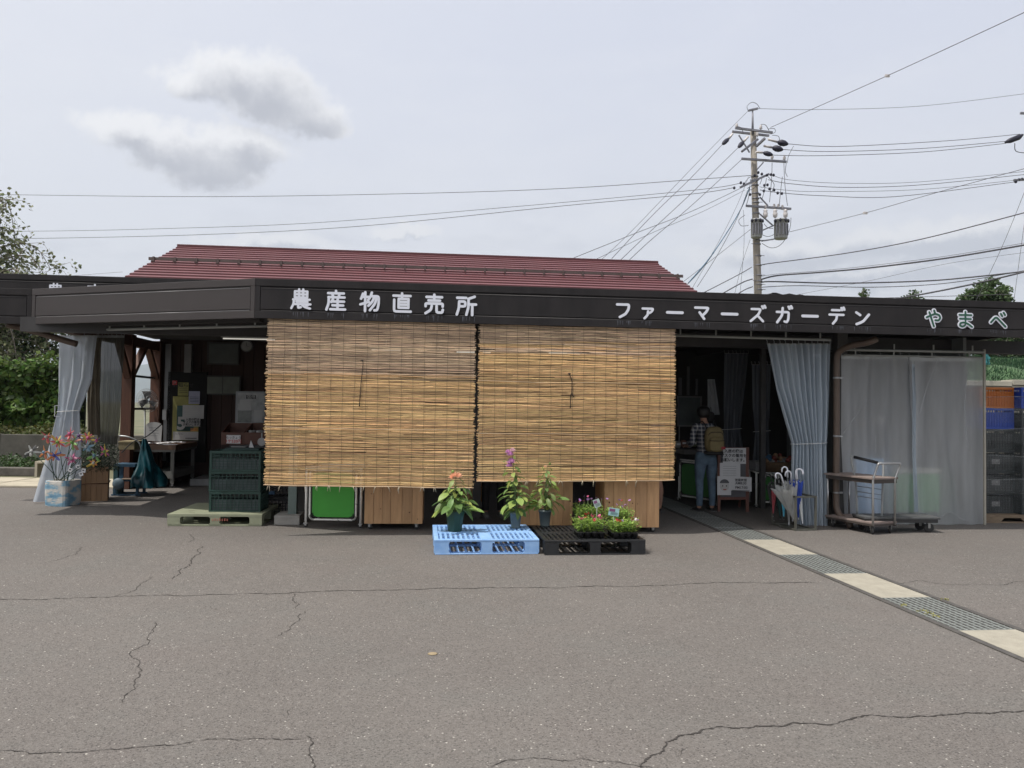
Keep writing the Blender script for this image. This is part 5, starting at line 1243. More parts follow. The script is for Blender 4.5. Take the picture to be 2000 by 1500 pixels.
# things behind the post at the left blind
def blackcrate_set(): pass
bc = crate_meshes(.42,.34,.24,M('crate_black', (.010,.011,.013), .45, .3, 9), 5, 8)
for i in range(3): crate('black_crate', 'black crate behind the green ones, %s of three' % ('lowest','second','topmost')[i], bc, .42, .34, (at(537,990,11.0).x, 11.1, .001+i*.245), radians(6), 'black crates behind the left blind')
o = tag(MB(Matrix.Translation(at(526,966,10.85))).box(-.06,0,.0,.06,.06,.045).build('blue_packet', M('packet_blue', (.10,.20,.36), .4, .4, 30), bevel=.008), 'small blue and white packet peeping out under the left blind', 'packet')
# ------------------------------------------------------------------ people
def skin(name, joints, edges, mat, parent=None, sub=2, world=False):
    me = bpy.data.meshes.new(name); me.from_pydata([j[:3] for j in joints], edges, []); me.update()
    ob = bpy.data.objects.new(name, me); col.objects.link(ob)
    sk = ob.modifiers.new('skin', 'SKIN'); sk.use_smooth_shade = True
    lay = me.skin_vertices[0] if me.skin_vertices else None
    if lay is None:
        bpy.context.view_layer.update()
    for i, j in enumerate(joints):
        r = j[3]; me.skin_vertices[0].data[i].radius = (r[0], r[1]) if isinstance(r, tuple) else (r, r)
    me.skin_vertices[0].data[0].use_root = True
    sb = ob.modifiers.new('sub', 'SUBSURF'); sb.levels = sub; sb.render_levels = sub
    bpy.context.view_layer.update()
    m2 = bpy.data.meshes.new_from_object(ob.evaluated_get(bpy.context.evaluated_depsgraph_get())); bpy.data.objects.remove(ob)
    m2.materials.clear(); m2.materials.append(mat); m2.name = name
    for p in m2.polygons: p.use_smooth = True
    o = bpy.data.objects.new(name, m2); col.objects.link(o)
    if parent is not None: attach(o, parent, world)
    return o
m_skin = M('skin', (.36,.20,.14), .5, .08, 10); m_hair = M('black_hair', (.010,.009,.009), .5, .3, 30, bump=.6, bs=90)
def plaid():
    m = bpy.data.materials.new('plaid_shirt'); m.use_nodes = True; N = m.node_tree.nodes; L = m.node_tree.links; b = N['Principled BSDF']
    tc = N.new('ShaderNodeTexCoord'); prev = None
    for ax, sc_ in (('X', 24), ('Z', 24)):
        w = N.new('ShaderNodeTexWave'); w.bands_direction = ax; w.inputs['Scale'].default_value = 5.2; L.new(tc.outputs['Object'], w.inputs['Vector'])
        r = N.new('ShaderNodeMapRange'); r.inputs[1].default_value = .72; r.inputs[2].default_value = .80; L.new(w.outputs[1], r.inputs[0])
        if prev is None: prev = r.outputs[0]
        else: a = N.new('ShaderNodeMath'); a.operation = 'ADD'; L.new(prev, a.inputs[0]); L.new(r.outputs[0], a.inputs[1]); prev = a.outputs[0]
    mr = N.new('ShaderNodeMapRange'); L.new(prev, mr.inputs[0]); mr.inputs[2].default_value = 2
    mx = N.new('ShaderNodeMix'); mx.data_type = 'RGBA'; L.new(mr.outputs[0], mx.inputs[0]); mx.inputs[6].default_value = (.035,.04,.06,1); mx.inputs[7].default_value = (.42,.42,.42,1)
    L.new(mx.outputs[2], b.inputs['Base Color']); b.inputs['Roughness'].default_value = .85; return m
def person(label, loc, rz, H, top, bottom, shorts=False, hair=True, lean=0.0, look=.12, armz=1.02, shoe=None, group=None):
    k = H/1.66; r = thing('person', label, 'person', loc, rz, group)
    def J(x, y, z, rr):
        y += lean*max(0, z-.9); return (x*k, y*k, z*k, tuple(q*k for q in rr) if isinstance(rr, tuple) else rr*k)
    hx = [0, .045]
    js = [J(0,0,.93,(.09,.07)), J(0,.0,1.06,(.10,.075)), J(0,.005,1.20,(.13,.09)), J(0,0,1.32,(.11,.075)), J(0,.0,1.40,.05), J(0,.02,1.455,.047), J(0,.045,1.53,(.072,.085)), J(0,.045,1.60,(.07,.082)), J(0,.035,1.645,.045)]
    es = [(i, i+1) for i in range(8)]
    def chain(base, pts):
        prev = base
        for p in pts: js.append(p); es.append((prev, len(js)-1)); prev = len(js)-1
        return prev
    for s_ in (-1, 1):
        chain(3, [J(s_*.15,0,1.345,.05), J(s_*.19,.01,1.27,.046), J(s_*.225,-.01,1.07,.036), J(s_*.20,.20,armz,.025)])
        wi = len(js)-1; chain(wi, [J(s_*.19,.265,armz,(.034,.018))]); hi = len(js)-1
        for q, (dx, l) in enumerate(((-.028,.07),(-.010,.085),(.010,.08),(.028,.062))): chain(hi, [J(s_*.19+dx,.265+l*.6,armz-.006,.0085), J(s_*.19+dx,.265+l,armz-.03,.0075)])
        chain(wi, [J(s_*(.19-.04),.25,armz-.01,.010), J(s_*(.19-.055),.285,armz-.025,.008)])
        chain(0, [J(s_*.09,-.005,.86,(.075,.07)), J(s_*.10,.0,.68,.070), J(s_*.105,.01,.49,.055), J(s_*.108,-.02,.34,.052), J(s_*.11,-.01,.10,.036), J(s_*.112,.0,.05,.036), J(s_*.12,.11,.03,.030)])
    body = skin('body', js, es, m_skin, r)
    MB(Matrix.Scale(k, 4)).ball((0,.128+lean*.6,1.555),(.012,.018,.016),6,4).ball((-.075,.04+lean*.6,1.56),(.01,.02,.028),6,4).ball((.075,.04+lean*.6,1.56),(.01,.02,.028),6,4).build('ears_and_nose', m_skin, body, world=False)
    ts = [J(0,-.01,.80,(.165,.135)), J(0,0,.98,(.150,.12)), J(0,.005,1.20,(.145,.105)), J(0,0,1.33,(.115,.085)), J(0,.0,1.385,.062)]; te = [(0,1),(1,2),(2,3),(3,4)]
    for s_ in (-1, 1):
        b0 = len(ts); ts += [J(s_*.155,0,1.345,.062), J(s_*.195,.01,1.26,.058), J(s_*.228,-.01,1.07,.048), J(s_*.21,.13,armz+.02,.038)]; te += [(3,b0),(b0,b0+1),(b0+1,b0+2),(b0+2,b0+3)]
    skin('shirt', ts, te, top, r)
    bs = [J(0,0,1.0,(.14,.11)), J(0,-.01,.90,(.165,.135))]; be = [(0,1)]
    for s_ in (-1, 1):
        b0 = len(bs); bs += [J(s_*.088,-.012,.82,(.115,.115)), J(s_*.10,.0,.66,.092), J(s_*.105,.01,.49,.068)]; be += [(1,b0),(b0,b0+1),(b0+1,b0+2)]
        if not shorts: bs += [J(s_*.108,-.015,.34,.062), J(s_*.11,-.01,.12,.052), J(s_*.11,-.01,.085,.054)]; be += [(b0+2,b0+3),(b0+3,b0+4),(b0+4,b0+5)]
    skin('trousers' if not shorts else 'shorts', bs, be, bottom, r)
    if hair: skin('hair', [J(0,-.012,1.465,(.088,.062)), J(0,.002,1.55,(.122,.112)), J(0,.018,1.62,(.112,.108)), J(0,.03,1.665,.055)], [(0,1),(1,2),(2,3)], m_hair, r)
    sh = shoe or m_black
    for s_ in (-1, 1):
        skin('shoe', [J(s_*.112,-.035,.045,(.042,.04)), J(s_*.115,.03,.045,(.044,.040)), J(s_*.122,.13,.032,(.042,.028)), J(s_*.125,.175,.028,(.034,.022))], [(0,1),(1,2),(2,3)], sh, r)
        MB(Matrix.Scale(k, 4)).box(s_*.117-.045,-.075,.001,s_*.117+.045,.20,.016).build('sole', M('sole_grey', (.12,.12,.12), .8), r, world=False, bevel=.01)
    return r
m_jean = M('faded_denim', (.085,.13,.18), .85, .3, 9, bump=.2, bs=60)
pf = G(1384, 999)
pf.x -= .05
pr_ = person('shopper seen from behind in plaid shirt, jeans and a tan backpack', (pf.x, pf.y, 0), radians(14), 1.60, plaid(), m_jean, lean=.10)
# backpack
m_bag = M('tan_canvas', (.19,.15,.07), .8, .12, 20, bump=.3, bs=120); m_bagd = M('bag_black', (.015,.014,.014), .7)
bp_ = thing('backpack', 'tan canvas backpack with black zips worn by the shopper in plaid', 'backpack', (pf.x, pf.y, .90), radians(14))
def rounded(c_, s_, p=3.2, n=20, m=12):
    mb = MB(); vs = []
    def sg(x, e): return (abs(x)**e)*(1 if x >= 0 else -1)
    for i in range(m+1):
        t = -pi/2+pi*i/m
        for j in range(n):
            a = 2*pi*j/n; vs.append((c_[0]+s_[0]*sg(cos(t),2/p)*sg(cos(a),2/p), c_[1]+s_[1]*sg(cos(t),2/p)*sg(sin(a),2/p), c_[2]+s_[2]*sg(sin(t),2/p)))
    fs = [(i*n+j, i*n+(j+1) % n, (i+1)*n+(j+1) % n, (i+1)*n+j) for i in range(m) for j in range(n)]; return mb.add(vs, fs, True)
ox = .045
rounded((ox,-.17,.20),(.145,.075,.20)).build('main_pouch', m_bag, bp_, world=False)
rounded((ox,-.245,.135),(.125,.04,.115)).build('front_pocket', m_bag, bp_, world=False)
rounded((ox,-.17,-.0),(.147,.078,.03)).build('base', m_bagd, bp_, world=False)
MB().tube([(ox-.13,-.285,.19),(ox,-.292,.185),(ox+.12,-.285,.19)], .005, 5).tube(smooth_path([(ox-.14,-.19,.20),(ox-.10,-.235,.30),(ox,-.245,.315),(ox+.10,-.235,.30),(ox+.14,-.19,.20)], 4), .006, 5).build('zip', m_bagd, bp_, world=False)
for s_ in (-1,1): MB().tube(smooth_path([(ox+s_*.07,-.10,.34),(ox+s_*.10,.0,.47),(ox+s_*.115,.12,.40),(ox+s_*.13,.11,.2),(ox+s_*.13,-.08,.05)], 5), .014, 6, squash=.4).build('strap', m_bagd, bp_, world=False)
MB().box(ox+.06,-.292,.06,ox+.125,-.286,.10).build('red_patch', M('patch_red', (.30,.03,.04), .7), bp_, world=False)
p2 = G(1288, 1004); person('person in beige shorts, hidden by the right blind except one calf', (p2.x-.02, p2.y+.12, 0), radians(60), 1.62, M('shirt_grey', (.2,.2,.2), .8), M('shorts_beige', (.35,.28,.2), .8), shorts=True)
p3 = G(962, 1014); person('person in black trousers and grey shoes standing behind the blinds', (p3.x, p3.y+.22, 0), radians(195), 1.65, M('shirt_navy', (.03,.04,.06), .8), M('trousers_black', (.012,.012,.014), .8), shoe=M('shoe_grey', (.16,.16,.16), .7))
# ------------------------------------------------------------------ notice easel
Yb = 12.15
bl_, br_ = G(1404, 999), G(1461, 1001); Yb = bl_.y
eb = thing('notice_easel', 'red brown wooden notice easel covered with white papers', 'notice board', ((bl_.x+br_.x)/2, Yb, 0), 0)
m_rw = M('red_brown_wood', (.14,.055,.04), .6, .2, 8, stretch=(5,5,.8)); ztop = at(1440, 874, Yb+.2).z
def eP(px, py, off=.0): # a point on the tilted board plane
    d = rayd(px, py); t0 = Vector((0, Yb, 0)); n = Vector((0, -cos(.12), sin(.12))); t = (t0+n*off-CP).dot(n)/d.dot(n); return CP+d*t
for x0, x1 in ((1402,1407),(1457,1463)):
    a, b_ = eP(x0,1001), eP(x1,874); MB().prism([eP(x0,1001),eP(x1,1001),eP(x1,874),eP(x0,874)], (0,.03,0)).build('leg', m_rw, eb)
    q = eP((x0+x1)/2, 876); MB().beam(q+Vector((0,.06,0)), (q.x, Yb+.55, .01), .03, .03).build('rear_leg', m_rw, eb)
for y0, y1 in ((874,879),(971,976)): MB().prism([eP(1407.3,y1),eP(1456.7,y1),eP(1456.7,y0),eP(1407.3,y0)], (0,.028,0)).build('rail', m_rw, eb)
MB().prism([eP(1407.3,970.5),eP(1456.7,970.5),eP(1456.7,879.5),eP(1407.3,879.5)], (0,.012,0)).build('board', M('slate_board', (.09,.09,.10), .6), eb)
def sheet(x0,y0,x1,y1,off,label,tilt=0,mat=m_paper):
    cx_, cy_ = (x0+x1)/2, (y0+y1)/2
    o = MB().prism([eP(x0,y1+tilt,off),eP(x1,y1,off),eP(x1,y0,off),eP(x0,y0+tilt,off)], (0,.003,0)).build('notice', mat); return tag(o, label, 'notice', 'papers on the wooden easel')
up_e = (0,sin(.12),cos(.12))
o = sheet(1412,875,1457,906,.012,'white notice with three black lines asking for masks, easel top')
for i, s_ in enumerate(('入店の際は','マスクの着用を','お願いします。')): put_text(s_, 'lettering', m_ink, .058, eP(1433, 881.5+i*8.6, .020), (1,0,0), o, bold=.0012, up=up_e)
o = sheet(1406,904,1446,932,.020,'white lined paper in the middle of the easel')
for i in range(5): MB().prism([eP(1412,911+i*4.4,.024),eP(1438,911+i*4.4,.024),eP(1438,910.4+i*4.4,.024),eP(1412,910.4+i*4.4,.024)], (0,.001,0)).build('print_line', m_grey, o)
o = sheet(1401,930,1428,967,.026,'paper with a drawn smiling face, lower left of the easel')
def disc(px, py, rx, ry, off, mat, nm, par, a0=0, a1=2*pi, n=18):
    MB().prism([eP(px+rx*cos(a0+(a1-a0)*i/n), py-ry*sin(a0+(a1-a0)*i/n), off) for i in range(n+(0 if a1-a0 > 6.2 else 1))], (0,.001,0)).build(nm, mat, par)
m_lg = M('print_light', (.50,.49,.48), .7); m_dg = M('print_dark', (.10,.10,.11), .7)
disc(1415,949,9,10.5,.030,m_lg,'face_print',o); disc(1415,945,9.5,9,.0325,m_dg,'hair_print',o,.15,pi-.15)
for x in (1411.5,1419): disc(x,949,1.1,1.4,.034,m_ink,'eye_print',o)
disc(1415.5,955,3.6,2.4,.034,M('print_red', (.35,.12,.10), .7),'mouth_print',o,pi,2*pi)
o = sheet(1427,932,1468,960,.034,'white card with the opening hours, lower right of the easel',-2)
for s_, x, y, z in (('営業時間',1447,938,.046),('AM8:30',1447,944,.054),('PM17:00',1448,952.5,.054)): put_text(s_, 'lettering', m_dg, z, eP(x, y, .041), (1,0,0), o, bold=.0008, up=up_e)
MB().prism([eP(1430,958,.038),eP(1464,959,.038),eP(1464,958,.038),eP(1430,957,.038)], (0,.001,0)).build('print_line', m_dg, o)
# ------------------------------------------------------------------ umbrella stand
fc, lc_, rc = G(1554,1037), G(1506,1024), G(1589,1035)
ax = (rc-fc); ay = (lc_-fc); ax.z = ay.z = 0; wx, wy = .29, .54; ang = atan2(ay.y, ay.x)-pi/2
st_ = thing('umbrella_stand', 'square tube umbrella stand of worn grey metal beside the vinyl curtain', 'umbrella stand', (fc.x, fc.y, 0), ang)
m_st = M('stand_metal', (.10,.10,.085), .5, .2, 14, metal=.2); Hs = .45
fr = MB()
for x in (0,wx):
    for y in (0,wy): MB().box(x-.012,y-.012,0,x+.012,y+.012,Hs).build('upright', m_st, st_, world=False)
for z in (.012,Hs-.013): MB().box(.013,-.012,z-.011,wx-.013,.012,z+.011).box(.013,wy-.012,z-.011,wx-.013,wy+.012,z+.011).box(-.012,.013,z-.011,.012,wy-.013,z+.011).box(wx-.012,.013,z-.011,wx+.012,wy-.013,z+.011).build('rail', m_st, st_, world=False)
MB().box(.0,.0,.002,wx,wy,.006).build('drip_tray', m_st, st_, world=False)
m_cl = M('umbrella_clear', (.50,.51,.50), .25, .15, 6, trans=.35, alpha=.72); m_uw = M('umbrella_handle_white', (.72,.73,.78), .35)
def umbrella(label, px0, py0, px1, py1, Y0, Y1, mat, hmat, hook=1, open_=1.0, hl=True):
    tip = G(px0, py0, .02); tip.y = tip.y; tip = at(px0, py0, Y0); hd = at(px1, py1, Y1); r = thing('umbrella', label, 'umbrella', (tip.x, tip.y, 0), 0, 'umbrellas in the stand')
    d = hd-tip; L_ = d.length; d.normalize(); tip.z = max(tip.z, .01)
    MB().tube([tip, hd], .005, 6).build('shaft', m_steel, r); MB().tube([tip, tip+d*.07], [.004,.008], 6).build('tip', hmat, r)
    Q = Matrix.Translation(tip) @ d.to_track_quat('Z', 'Y').to_matrix().to_4x4(); Lc = L_*.72
    def cf(a, t):
        an = a*2*pi; rr = (.010+.055*open_*t**1.3)*(1+.28*sin(an*8)*min(1, t*2)*(1-.2*open_)); return Q @ Vector((rr*cos(an+t*.7), rr*sin(an+t*.7), .05+Lc*t+.02*sin(an*8)*(t > .98)))
    MB().grid(cf, 48, 8, smooth=True).build('canopy', mat, r)
    side = Vector((hook, -.25, 0)).normalized(); R_h = .042; pts = [hd-d*.10, hd]
    for i in range(1, 9): a = pi*i/8; pts.append(hd+side*(R_h-R_h*cos(a))+d*(R_h*sin(a)))
    pts.append(pts[-1]-d*.03); MB().tube(pts, .0105 if hmat is m_uw else .011, 7).build('handle', hmat, r)
    return r
umbrella('clear umbrella with a white hook handle, half open, frontmost in the stand', 1556, 1030, 1526, 930, 10.4, 10.35, m_cl, m_uw, -1, 2.7)
umbrella('furled greyish clear umbrella standing upright in the middle of the stand', 1541, 1028, 1538, 918, 10.55, 10.55, m_cl, m_uw, -1, 1.0)
umbrella('clear umbrella leaning left with its white handle behind the front one', 1548, 1020, 1545, 926, 10.6, 10.5, m_cl, m_uw, -1, 1.9)
umbrella('blue umbrella with a white handle at the right side of the stand', 1560, 1018, 1554, 922, 10.5, 10.45, M('umbrella_blue', (.02,.06,.36), .35, .1, 8), m_uw, 1, 1.3)
umbrella('slim furled white umbrella at the right edge of the stand', 1568, 1026, 1556, 922, 10.4, 10.6, M('umbrella_white', (.58,.60,.60), .4, .08, 8), m_uw, 1, .55)
umbrella('light blue furled umbrella low in the middle of the stand', 1531, 1016, 1530, 950, 10.6, 10.65, M('umbrella_sky', (.09,.42,.60), .35, .1, 8), m_black, -1, .5)
umbrella('black umbrella with a curved black handle behind the clear ones', 1512, 1018, 1506, 932, 10.65, 10.75, M('umbrella_black', (.012,.013,.015), .4, .1, 8), m_black, -1, 1.0)
umbrella('dark teal umbrella standing behind the black one', 1524, 1015, 1519, 940, 10.7, 10.7, M('umbrella_teal', (.01,.05,.05), .4, .1, 8), m_black, 1, 1.2)
umbrella('red and white umbrella drooping over the left rim of the stand', 1510, 1010, 1512, 948, 10.6, 10.68, M('umbrella_red', (.20,.02,.03), .4, .3, 20), m_black, -1, .4)
# ------------------------------------------------------------------ two level trolley
tr = Vector((4.57, 9.99, 0)); tr = G(1706, 1043); 
near = G(1704,1024,.135); th_ = atan2(.16,.37)
t_ = thing('two_level_trolley', 'two level hand trolley with worn grey decks and a chrome push handle', 'trolley', (near.x, near.y, 0), th_)
m_deckw = M('worn_deck', (.17,.13,.115), .7, .25, 9, c2=(.26,.21,.19), bump=.3); m_chr = M('dull_chrome', (.45,.45,.45), .28, .1, 12, metal=.85)
Wt_, Lt_ = .41, .77; zb_, zt_ = .135, .70
for z, nm in ((zb_, 'lower_deck'), (zt_, 'upper_deck')):
    dk = MB().box(-.02 if z == zt_ else 0,-.02 if z == zt_ else 0,z-.005,Wt_+.02,Lt_+.02,z+.018).build(nm, m_deckw, t_, world=False, bevel=.004)
    MB().box(.0,-.012 if z == zt_ else .006,z-.055 if z == zt_ else z-.03,Wt_,.0,z-.006).box(.0,.0005,z-.055 if z == zt_ else z-.03,.012,Lt_,z-.006).box(Wt_-.012,.0005,z-.04,Wt_,Lt_,z-.006).build('deck_edge', M('edge_brown', (.05,.04,.035), .6), dk, world=False)
for x in (.012, Wt_-.012): MB().tube([(x,Lt_-.02,zb_),(x,Lt_-.02,zt_-.01)], .013, 8).build('leg', m_chr, t_, world=False)
hz = .90; hp = [(.0,-.008,zb_-.02),(.0,-.008,zt_+.0),(.03,-.03,hz-.08),(.045,-.045,hz-.02),(.075,-.05,hz)]; hp2 = [(Wt_-.02,-.05,hz),(Wt_+.02,-.045,hz-.02),(Wt_+.01,-.03,hz-.08),(Wt_-.03,-.008,zt_),(Wt_-.03,-.008,zb_-.02)]
MB().tube(smooth_path(hp[:2],2)[:-1]+smooth_path(hp[1:]+hp2[:-1],4)+[hp2[-1]], .014, 9).build('push_handle', m_chr, t_, world=False)
for (x, y) in ((.05,.05),(Wt_-.05,.05),(.05,Lt_-.08),(Wt_-.05,Lt_-.08)): castor(t_, x, y, .118, .056, rnd(-.5,.9)+1.2)
# ------------------------------------------------------------------ platform trolley with folding handle
pr0 = G(1806,1033); pl = thing('platform_trolley', 'low dark platform trolley with a black rimmed handle behind the two level one', 'trolley', (at(1745,1000,10.42).x, 10.36, 0), radians(3))
m_plat = M('platform_dark', (.075,.078,.08), .6, .2, 10)
hw = (at(1822,1000,10.4).x-at(1672,1000,10.4).x)/2; MB().box(-hw,-.17,.175,hw,.17,.205).build('platform', m_plat, pl, world=False, bevel=.006); MB().box(-hw+.01,-.16,.13,hw-.03,.16,.1745).build('platform_frame', M('frame_blackish', (.03,.03,.03), .6), pl, world=False)
for (x, y) in ((hw-.12,-.1),(hw-.12,.1),(-hw+.1,-.1),(-hw+.1,.1)): castor(pl, x, y, .13, .062, rnd(-.4,.4))
hx0, hx1 = -hw+.0, -hw+.34; hz1 = at(1670,893,10.4).z; hz2 = at(1718,905,10.3).z
MB().tube(smooth_path([(-hw+.05,.12,.2),(-hw+.03,.12,.6),(-hw-.03,.12,hz1-.03),(-hw+.02,.11,hz1),(-hw+.22,-.03,hz2+.01),(-hw+.28,-.1,hz2-.02),(-hw+.27,-.11,.6),(-hw+.26,-.11,.2)], 5), .013, 8).build('handle_frame', m_grey, pl, world=False)
MB().tube([(-hw+.0,.115,hz1+.0),(-hw+.24,-.05,hz2+.008)], .020, 8).build('handle_grip', m_black, pl, world=False)
for z in (.44,.50,.57): MB().tube([(-hw+.04,.12,z),(-hw+.26,-.11,z-.02)], .006, 6).build('handle_rung', m_grey, pl, world=False)
# ------------------------------------------------------------------ stored things behind the clear curtains
def storebox(name, label, cat, mat, px0, px1, py0, py1, v, dep, lid=None):
    a = uz(px0, py1, v); b_ = uz(px1, py0, v); r = thing(name, label, cat, B((a[0]+b_[0])/2, v, max(a[1], 0)), BA); W = b_[0]-a[0]; H = b_[1]-max(a[1], 0)
    MB().box(-W/2,0,0,W/2,dep,H*.88).build('body', mat, r, world=False, bevel=.012); MB().box(-W/2-.012,-.012,H*.88+.001,W/2+.012,dep+.012,H).build('lid', lid or mat, r, world=False, bevel=.008)
storebox('blue_bin', 'pale blue bin standing behind the clear curtain, beside the downpipe', 'bin', M('bin_blue', (.30,.52,.80), .5), 1672, 1724, 895, 1006, .98, .4)
storebox('green_box', 'green box with a pale lid seen dimly through the clear curtain', 'box', M('bin_green', (.09,.36,.10), .5), 1752, 1836, 915, 1000, 1.02, .5, M('pale_lid', (.55,.52,.45), .6))
def lump(name, label, cat, mat, px, py, v, r_):
    p = FP(px, py, v); o = MB(Matrix.Translation(p)).lathe((0,0,-r_*.4), [(r_*.6,0),(r_,r_*.3),(r_,r_*.6),(r_*.5,r_*.9)], 14).build(name, mat); tag(o, label, cat)
    return o
shf = thing('storage_shelf', 'dim steel shelf rack standing behind the clear curtain', 'shelf', B(uz(1712,900,1.9)[0], 1.9, 0), BA)
for x in (-.45,.45):
    for y in (0,.4): MB().box(x-.015,y-.015,0,x+.015,y+.015,1.75).build('upright', m_grey, shf, world=False)
for z in (.3,.85,1.38,1.74): MB().box(-.45,-.01,z-.01,.45,.41,z+.01).build('shelf_board', m_grey, shf, world=False)
lump('round_basket', 'round pale basket on the shelf behind the clear curtain', 'basket', M('pale_cream', (.5,.47,.42), .7), 1714, 820, 1.95, .11).location.z += 0
lump('round_basket', 'smaller brownish basket left of the pale one on the same shelf', 'basket', M('brown_cream', (.32,.25,.18), .7), 1680, 828, 1.95, .09)
# interior of the right bay
nb2 = thing('white_board', 'dim grey framed notice board deep inside the right bay', 'notice board', FP(1345,830,4.6), BA)
def ib(x0,y0,x1,y1,mat,nm,v,th,par):
    a = uz(x0,y1,v); b_ = uz(x1,y0,v); return MB(BF).box(a[0],v-th,a[1],b_[0],v,b_[1]).build(nm, mat, par)
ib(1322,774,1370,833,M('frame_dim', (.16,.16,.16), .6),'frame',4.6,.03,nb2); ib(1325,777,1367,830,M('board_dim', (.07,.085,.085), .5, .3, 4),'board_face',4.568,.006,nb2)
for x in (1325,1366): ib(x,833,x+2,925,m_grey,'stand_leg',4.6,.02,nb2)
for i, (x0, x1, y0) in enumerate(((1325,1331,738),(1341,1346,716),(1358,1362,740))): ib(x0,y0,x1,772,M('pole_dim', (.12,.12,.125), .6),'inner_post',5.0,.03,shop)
tb2 = thing('produce_counter', 'dark produce counter left of the shopper inside the right bay', 'counter', FP(1340,985,3.5), BA)
ib(1318,876,1362,884,M('counter_edge', (.13,.125,.12), .6),'counter_top',3.5,.5,tb2); ib(1320,884,1360,930,M('counter_dark', (.035,.035,.035), .7),'counter_side',3.6,.03,tb2)
for k, (x, y, c_) in enumerate(((1324,868,(.30,.30,.28)),(1335,866,(.2,.1,.07)),(1346,868,(.28,.28,.3)),(1355,866,(.12,.15,.08)))):
    p = FP(x, y, 3.3); t = thing('goods_packet', ('pale grey','reddish brown','grey blue','dull green')[k]+' packet on the produce counter', 'packet', p, BA, 'packets on the produce counter'); rounded((0,0,0),(.05,.04,.06),3,10,6).build('packet_body', M('packet_%d' % k if False else 'packet_tone_'+'abcd'[k], c_, .6), t, world=False); MB().box(-.03,-.045,-.01,.03,-.040,.02).build('label_strip', m_paper, t, world=False)
bt = thing('clothes_rail_bag', 'dark bag hanging from a hook above the shopper', 'bag', FP(1388,815,3.2), BA)
rounded((0,0,0),(.06,.05,.09)).build('bag_body', m_bagd, bt, world=False); MB().tube([(-.02,0,.08),(0,0,.17),(.02,0,.08)], .006, 5).build('bag_loop', m_bagd, bt, world=False)
# ------------------------------------------------------------------ wrapped crate stacks on a wooden pallet
random.seed(81)
Yw = 11.15; wl = G(1932, 1021); 
wp = thing('wooden_pallet', 'weathered wooden pallet under the wrapped black crates', 'pallet', (wl.x+.55, wl.y, 0), radians(4)); m_pw2 = M('pallet_wood', (.19,.14,.095), .8, .3, 8, stretch=(1,5,5))
for y in (0,.45,.9): MB().prism([(-.62,y,.02),(-.40,y,.02),(-.35,y,.075),(-.10,y,.075),(-.05,y,.02),(.15,y,.02),(.2,y,.075),(.45,y,.075),(.5,y,.02),(.62,y,.02),(.62,y,.10),(-.62,y,.10)], (0,.04,0)).build('stringer', m_pw2, wp, world=False)
for i in range(9): MB().box(-.64,.0+i*.105,.101,.64,.085+i*.105,.118).build('deck_board', m_pw2, wp, world=False)
for y in (0,.44,.88): MB().box(-.62,y,.001,.62,y+.08,.0195).build('bottom_board', m_pw2, wp, world=False)
m_cblk = M('wrapped_black', (.012,.017,.018), .4, .4, 8); m_cor = M('crate_orange', (.55,.17,.03), .45, .1, 8); m_cbl = M('crate_blue', (.02,.07,.42), .45, .1, 8)
cW, cD, cH = .52, .38, .300; sets = {n_: crate_meshes(cW, cD, cH, m_, 7, 12) for n_, m_ in (('black', m_cblk), ('orange', m_cor), ('blue', m_cbl))}
base = Vector((wl.x+.55, wl.y, .119)); sub_ = crate_meshes(.40, .38, .225, m_cor, 5, 9)
m_fill = M('crate_contents', (.025,.028,.03), .6, .7, 10, c2=(.07,.075,.075))
NUM = ('lowest','second','third','fourth','fifth','topmost')
for cidx, (dx, dy, seq) in enumerate(((-.36,.12,['black']*4+['blue','orange']), (.17,.02,['black']*5+['blue']), (.72,.05,['black']*6))):
    for i, cn in enumerate(seq):
        lab = '%s crate, %s of the %s wrapped stack at the right edge' % (cn, NUM[i], ('left','middle','rightmost')[cidx])
        r = crate('stacked_crate', lab, sets[cn], cW, cD, (base.x+dx, base.y+dy+.2, base.z+i*.303), radians(4)+rnd(-.02,.02), 'wrapped crates at the right edge')
        MB().box(-cW/2+.012,-cD/2+.012,.016,cW/2-.012,cD/2-.012,cH*.8).build('contents', m_fill if cn == 'black' else sets[cn][0].materials[0], r, world=False)
        if cn == 'black' and i in (0,1,2): MB().box(-.09,-cD/2-.003,.10,.03,-cD/2+.001,.17).build('sticker', M('scuffed_label', (.16,.16,.16), .6, .6, 40), r, world=False)
# stretch film in separate turns round the stacks
def film():
    m = M('stretch_film', (.40,.43,.44), .14, .2, 3, alpha=.055, spec=.8, bump=.6, bs=7, stretch=(1,1,5)); return m
fo = thing('stretch_film', 'clear stretch film wound round the crate stacks', 'wrapping film', (base.x, base.y, base.z), radians(4))
def band(z0, z1, tilt, q):
    P = [(-.66+q,-.03-q),(1.02-q,-.03-q),(1.02-q,.48+q),(-.66+q,.48+q)]
    def fn(a, t):
        s_ = a*4; i = int(s_) % 4; f = s_-int(s_); x = P[i][0]*(1-f)+P[(i+1) % 4][0]*f; y = P[i][1]*(1-f)+P[(i+1) % 4][1]*f
        return (x+.012*noise.noise(Vector((a*30, t*2, z0*9))), y+.010*noise.noise(Vector((a*40, t*4, z0*7))), z0+(z1-z0)*t+tilt*sin(a*2*pi)+.010*noise.noise(Vector((a*14, z0*5, t))))
    MB().grid(fn, 100, 7).build('film_turn', film(), fo, world=False)
    MB().tube([fn(i/80*.999, 1.0) for i in range(81)], .004, 4).build('film_edge', M('film_edge', (.4,.42,.43), .3, alpha=.4), fo, world=False)
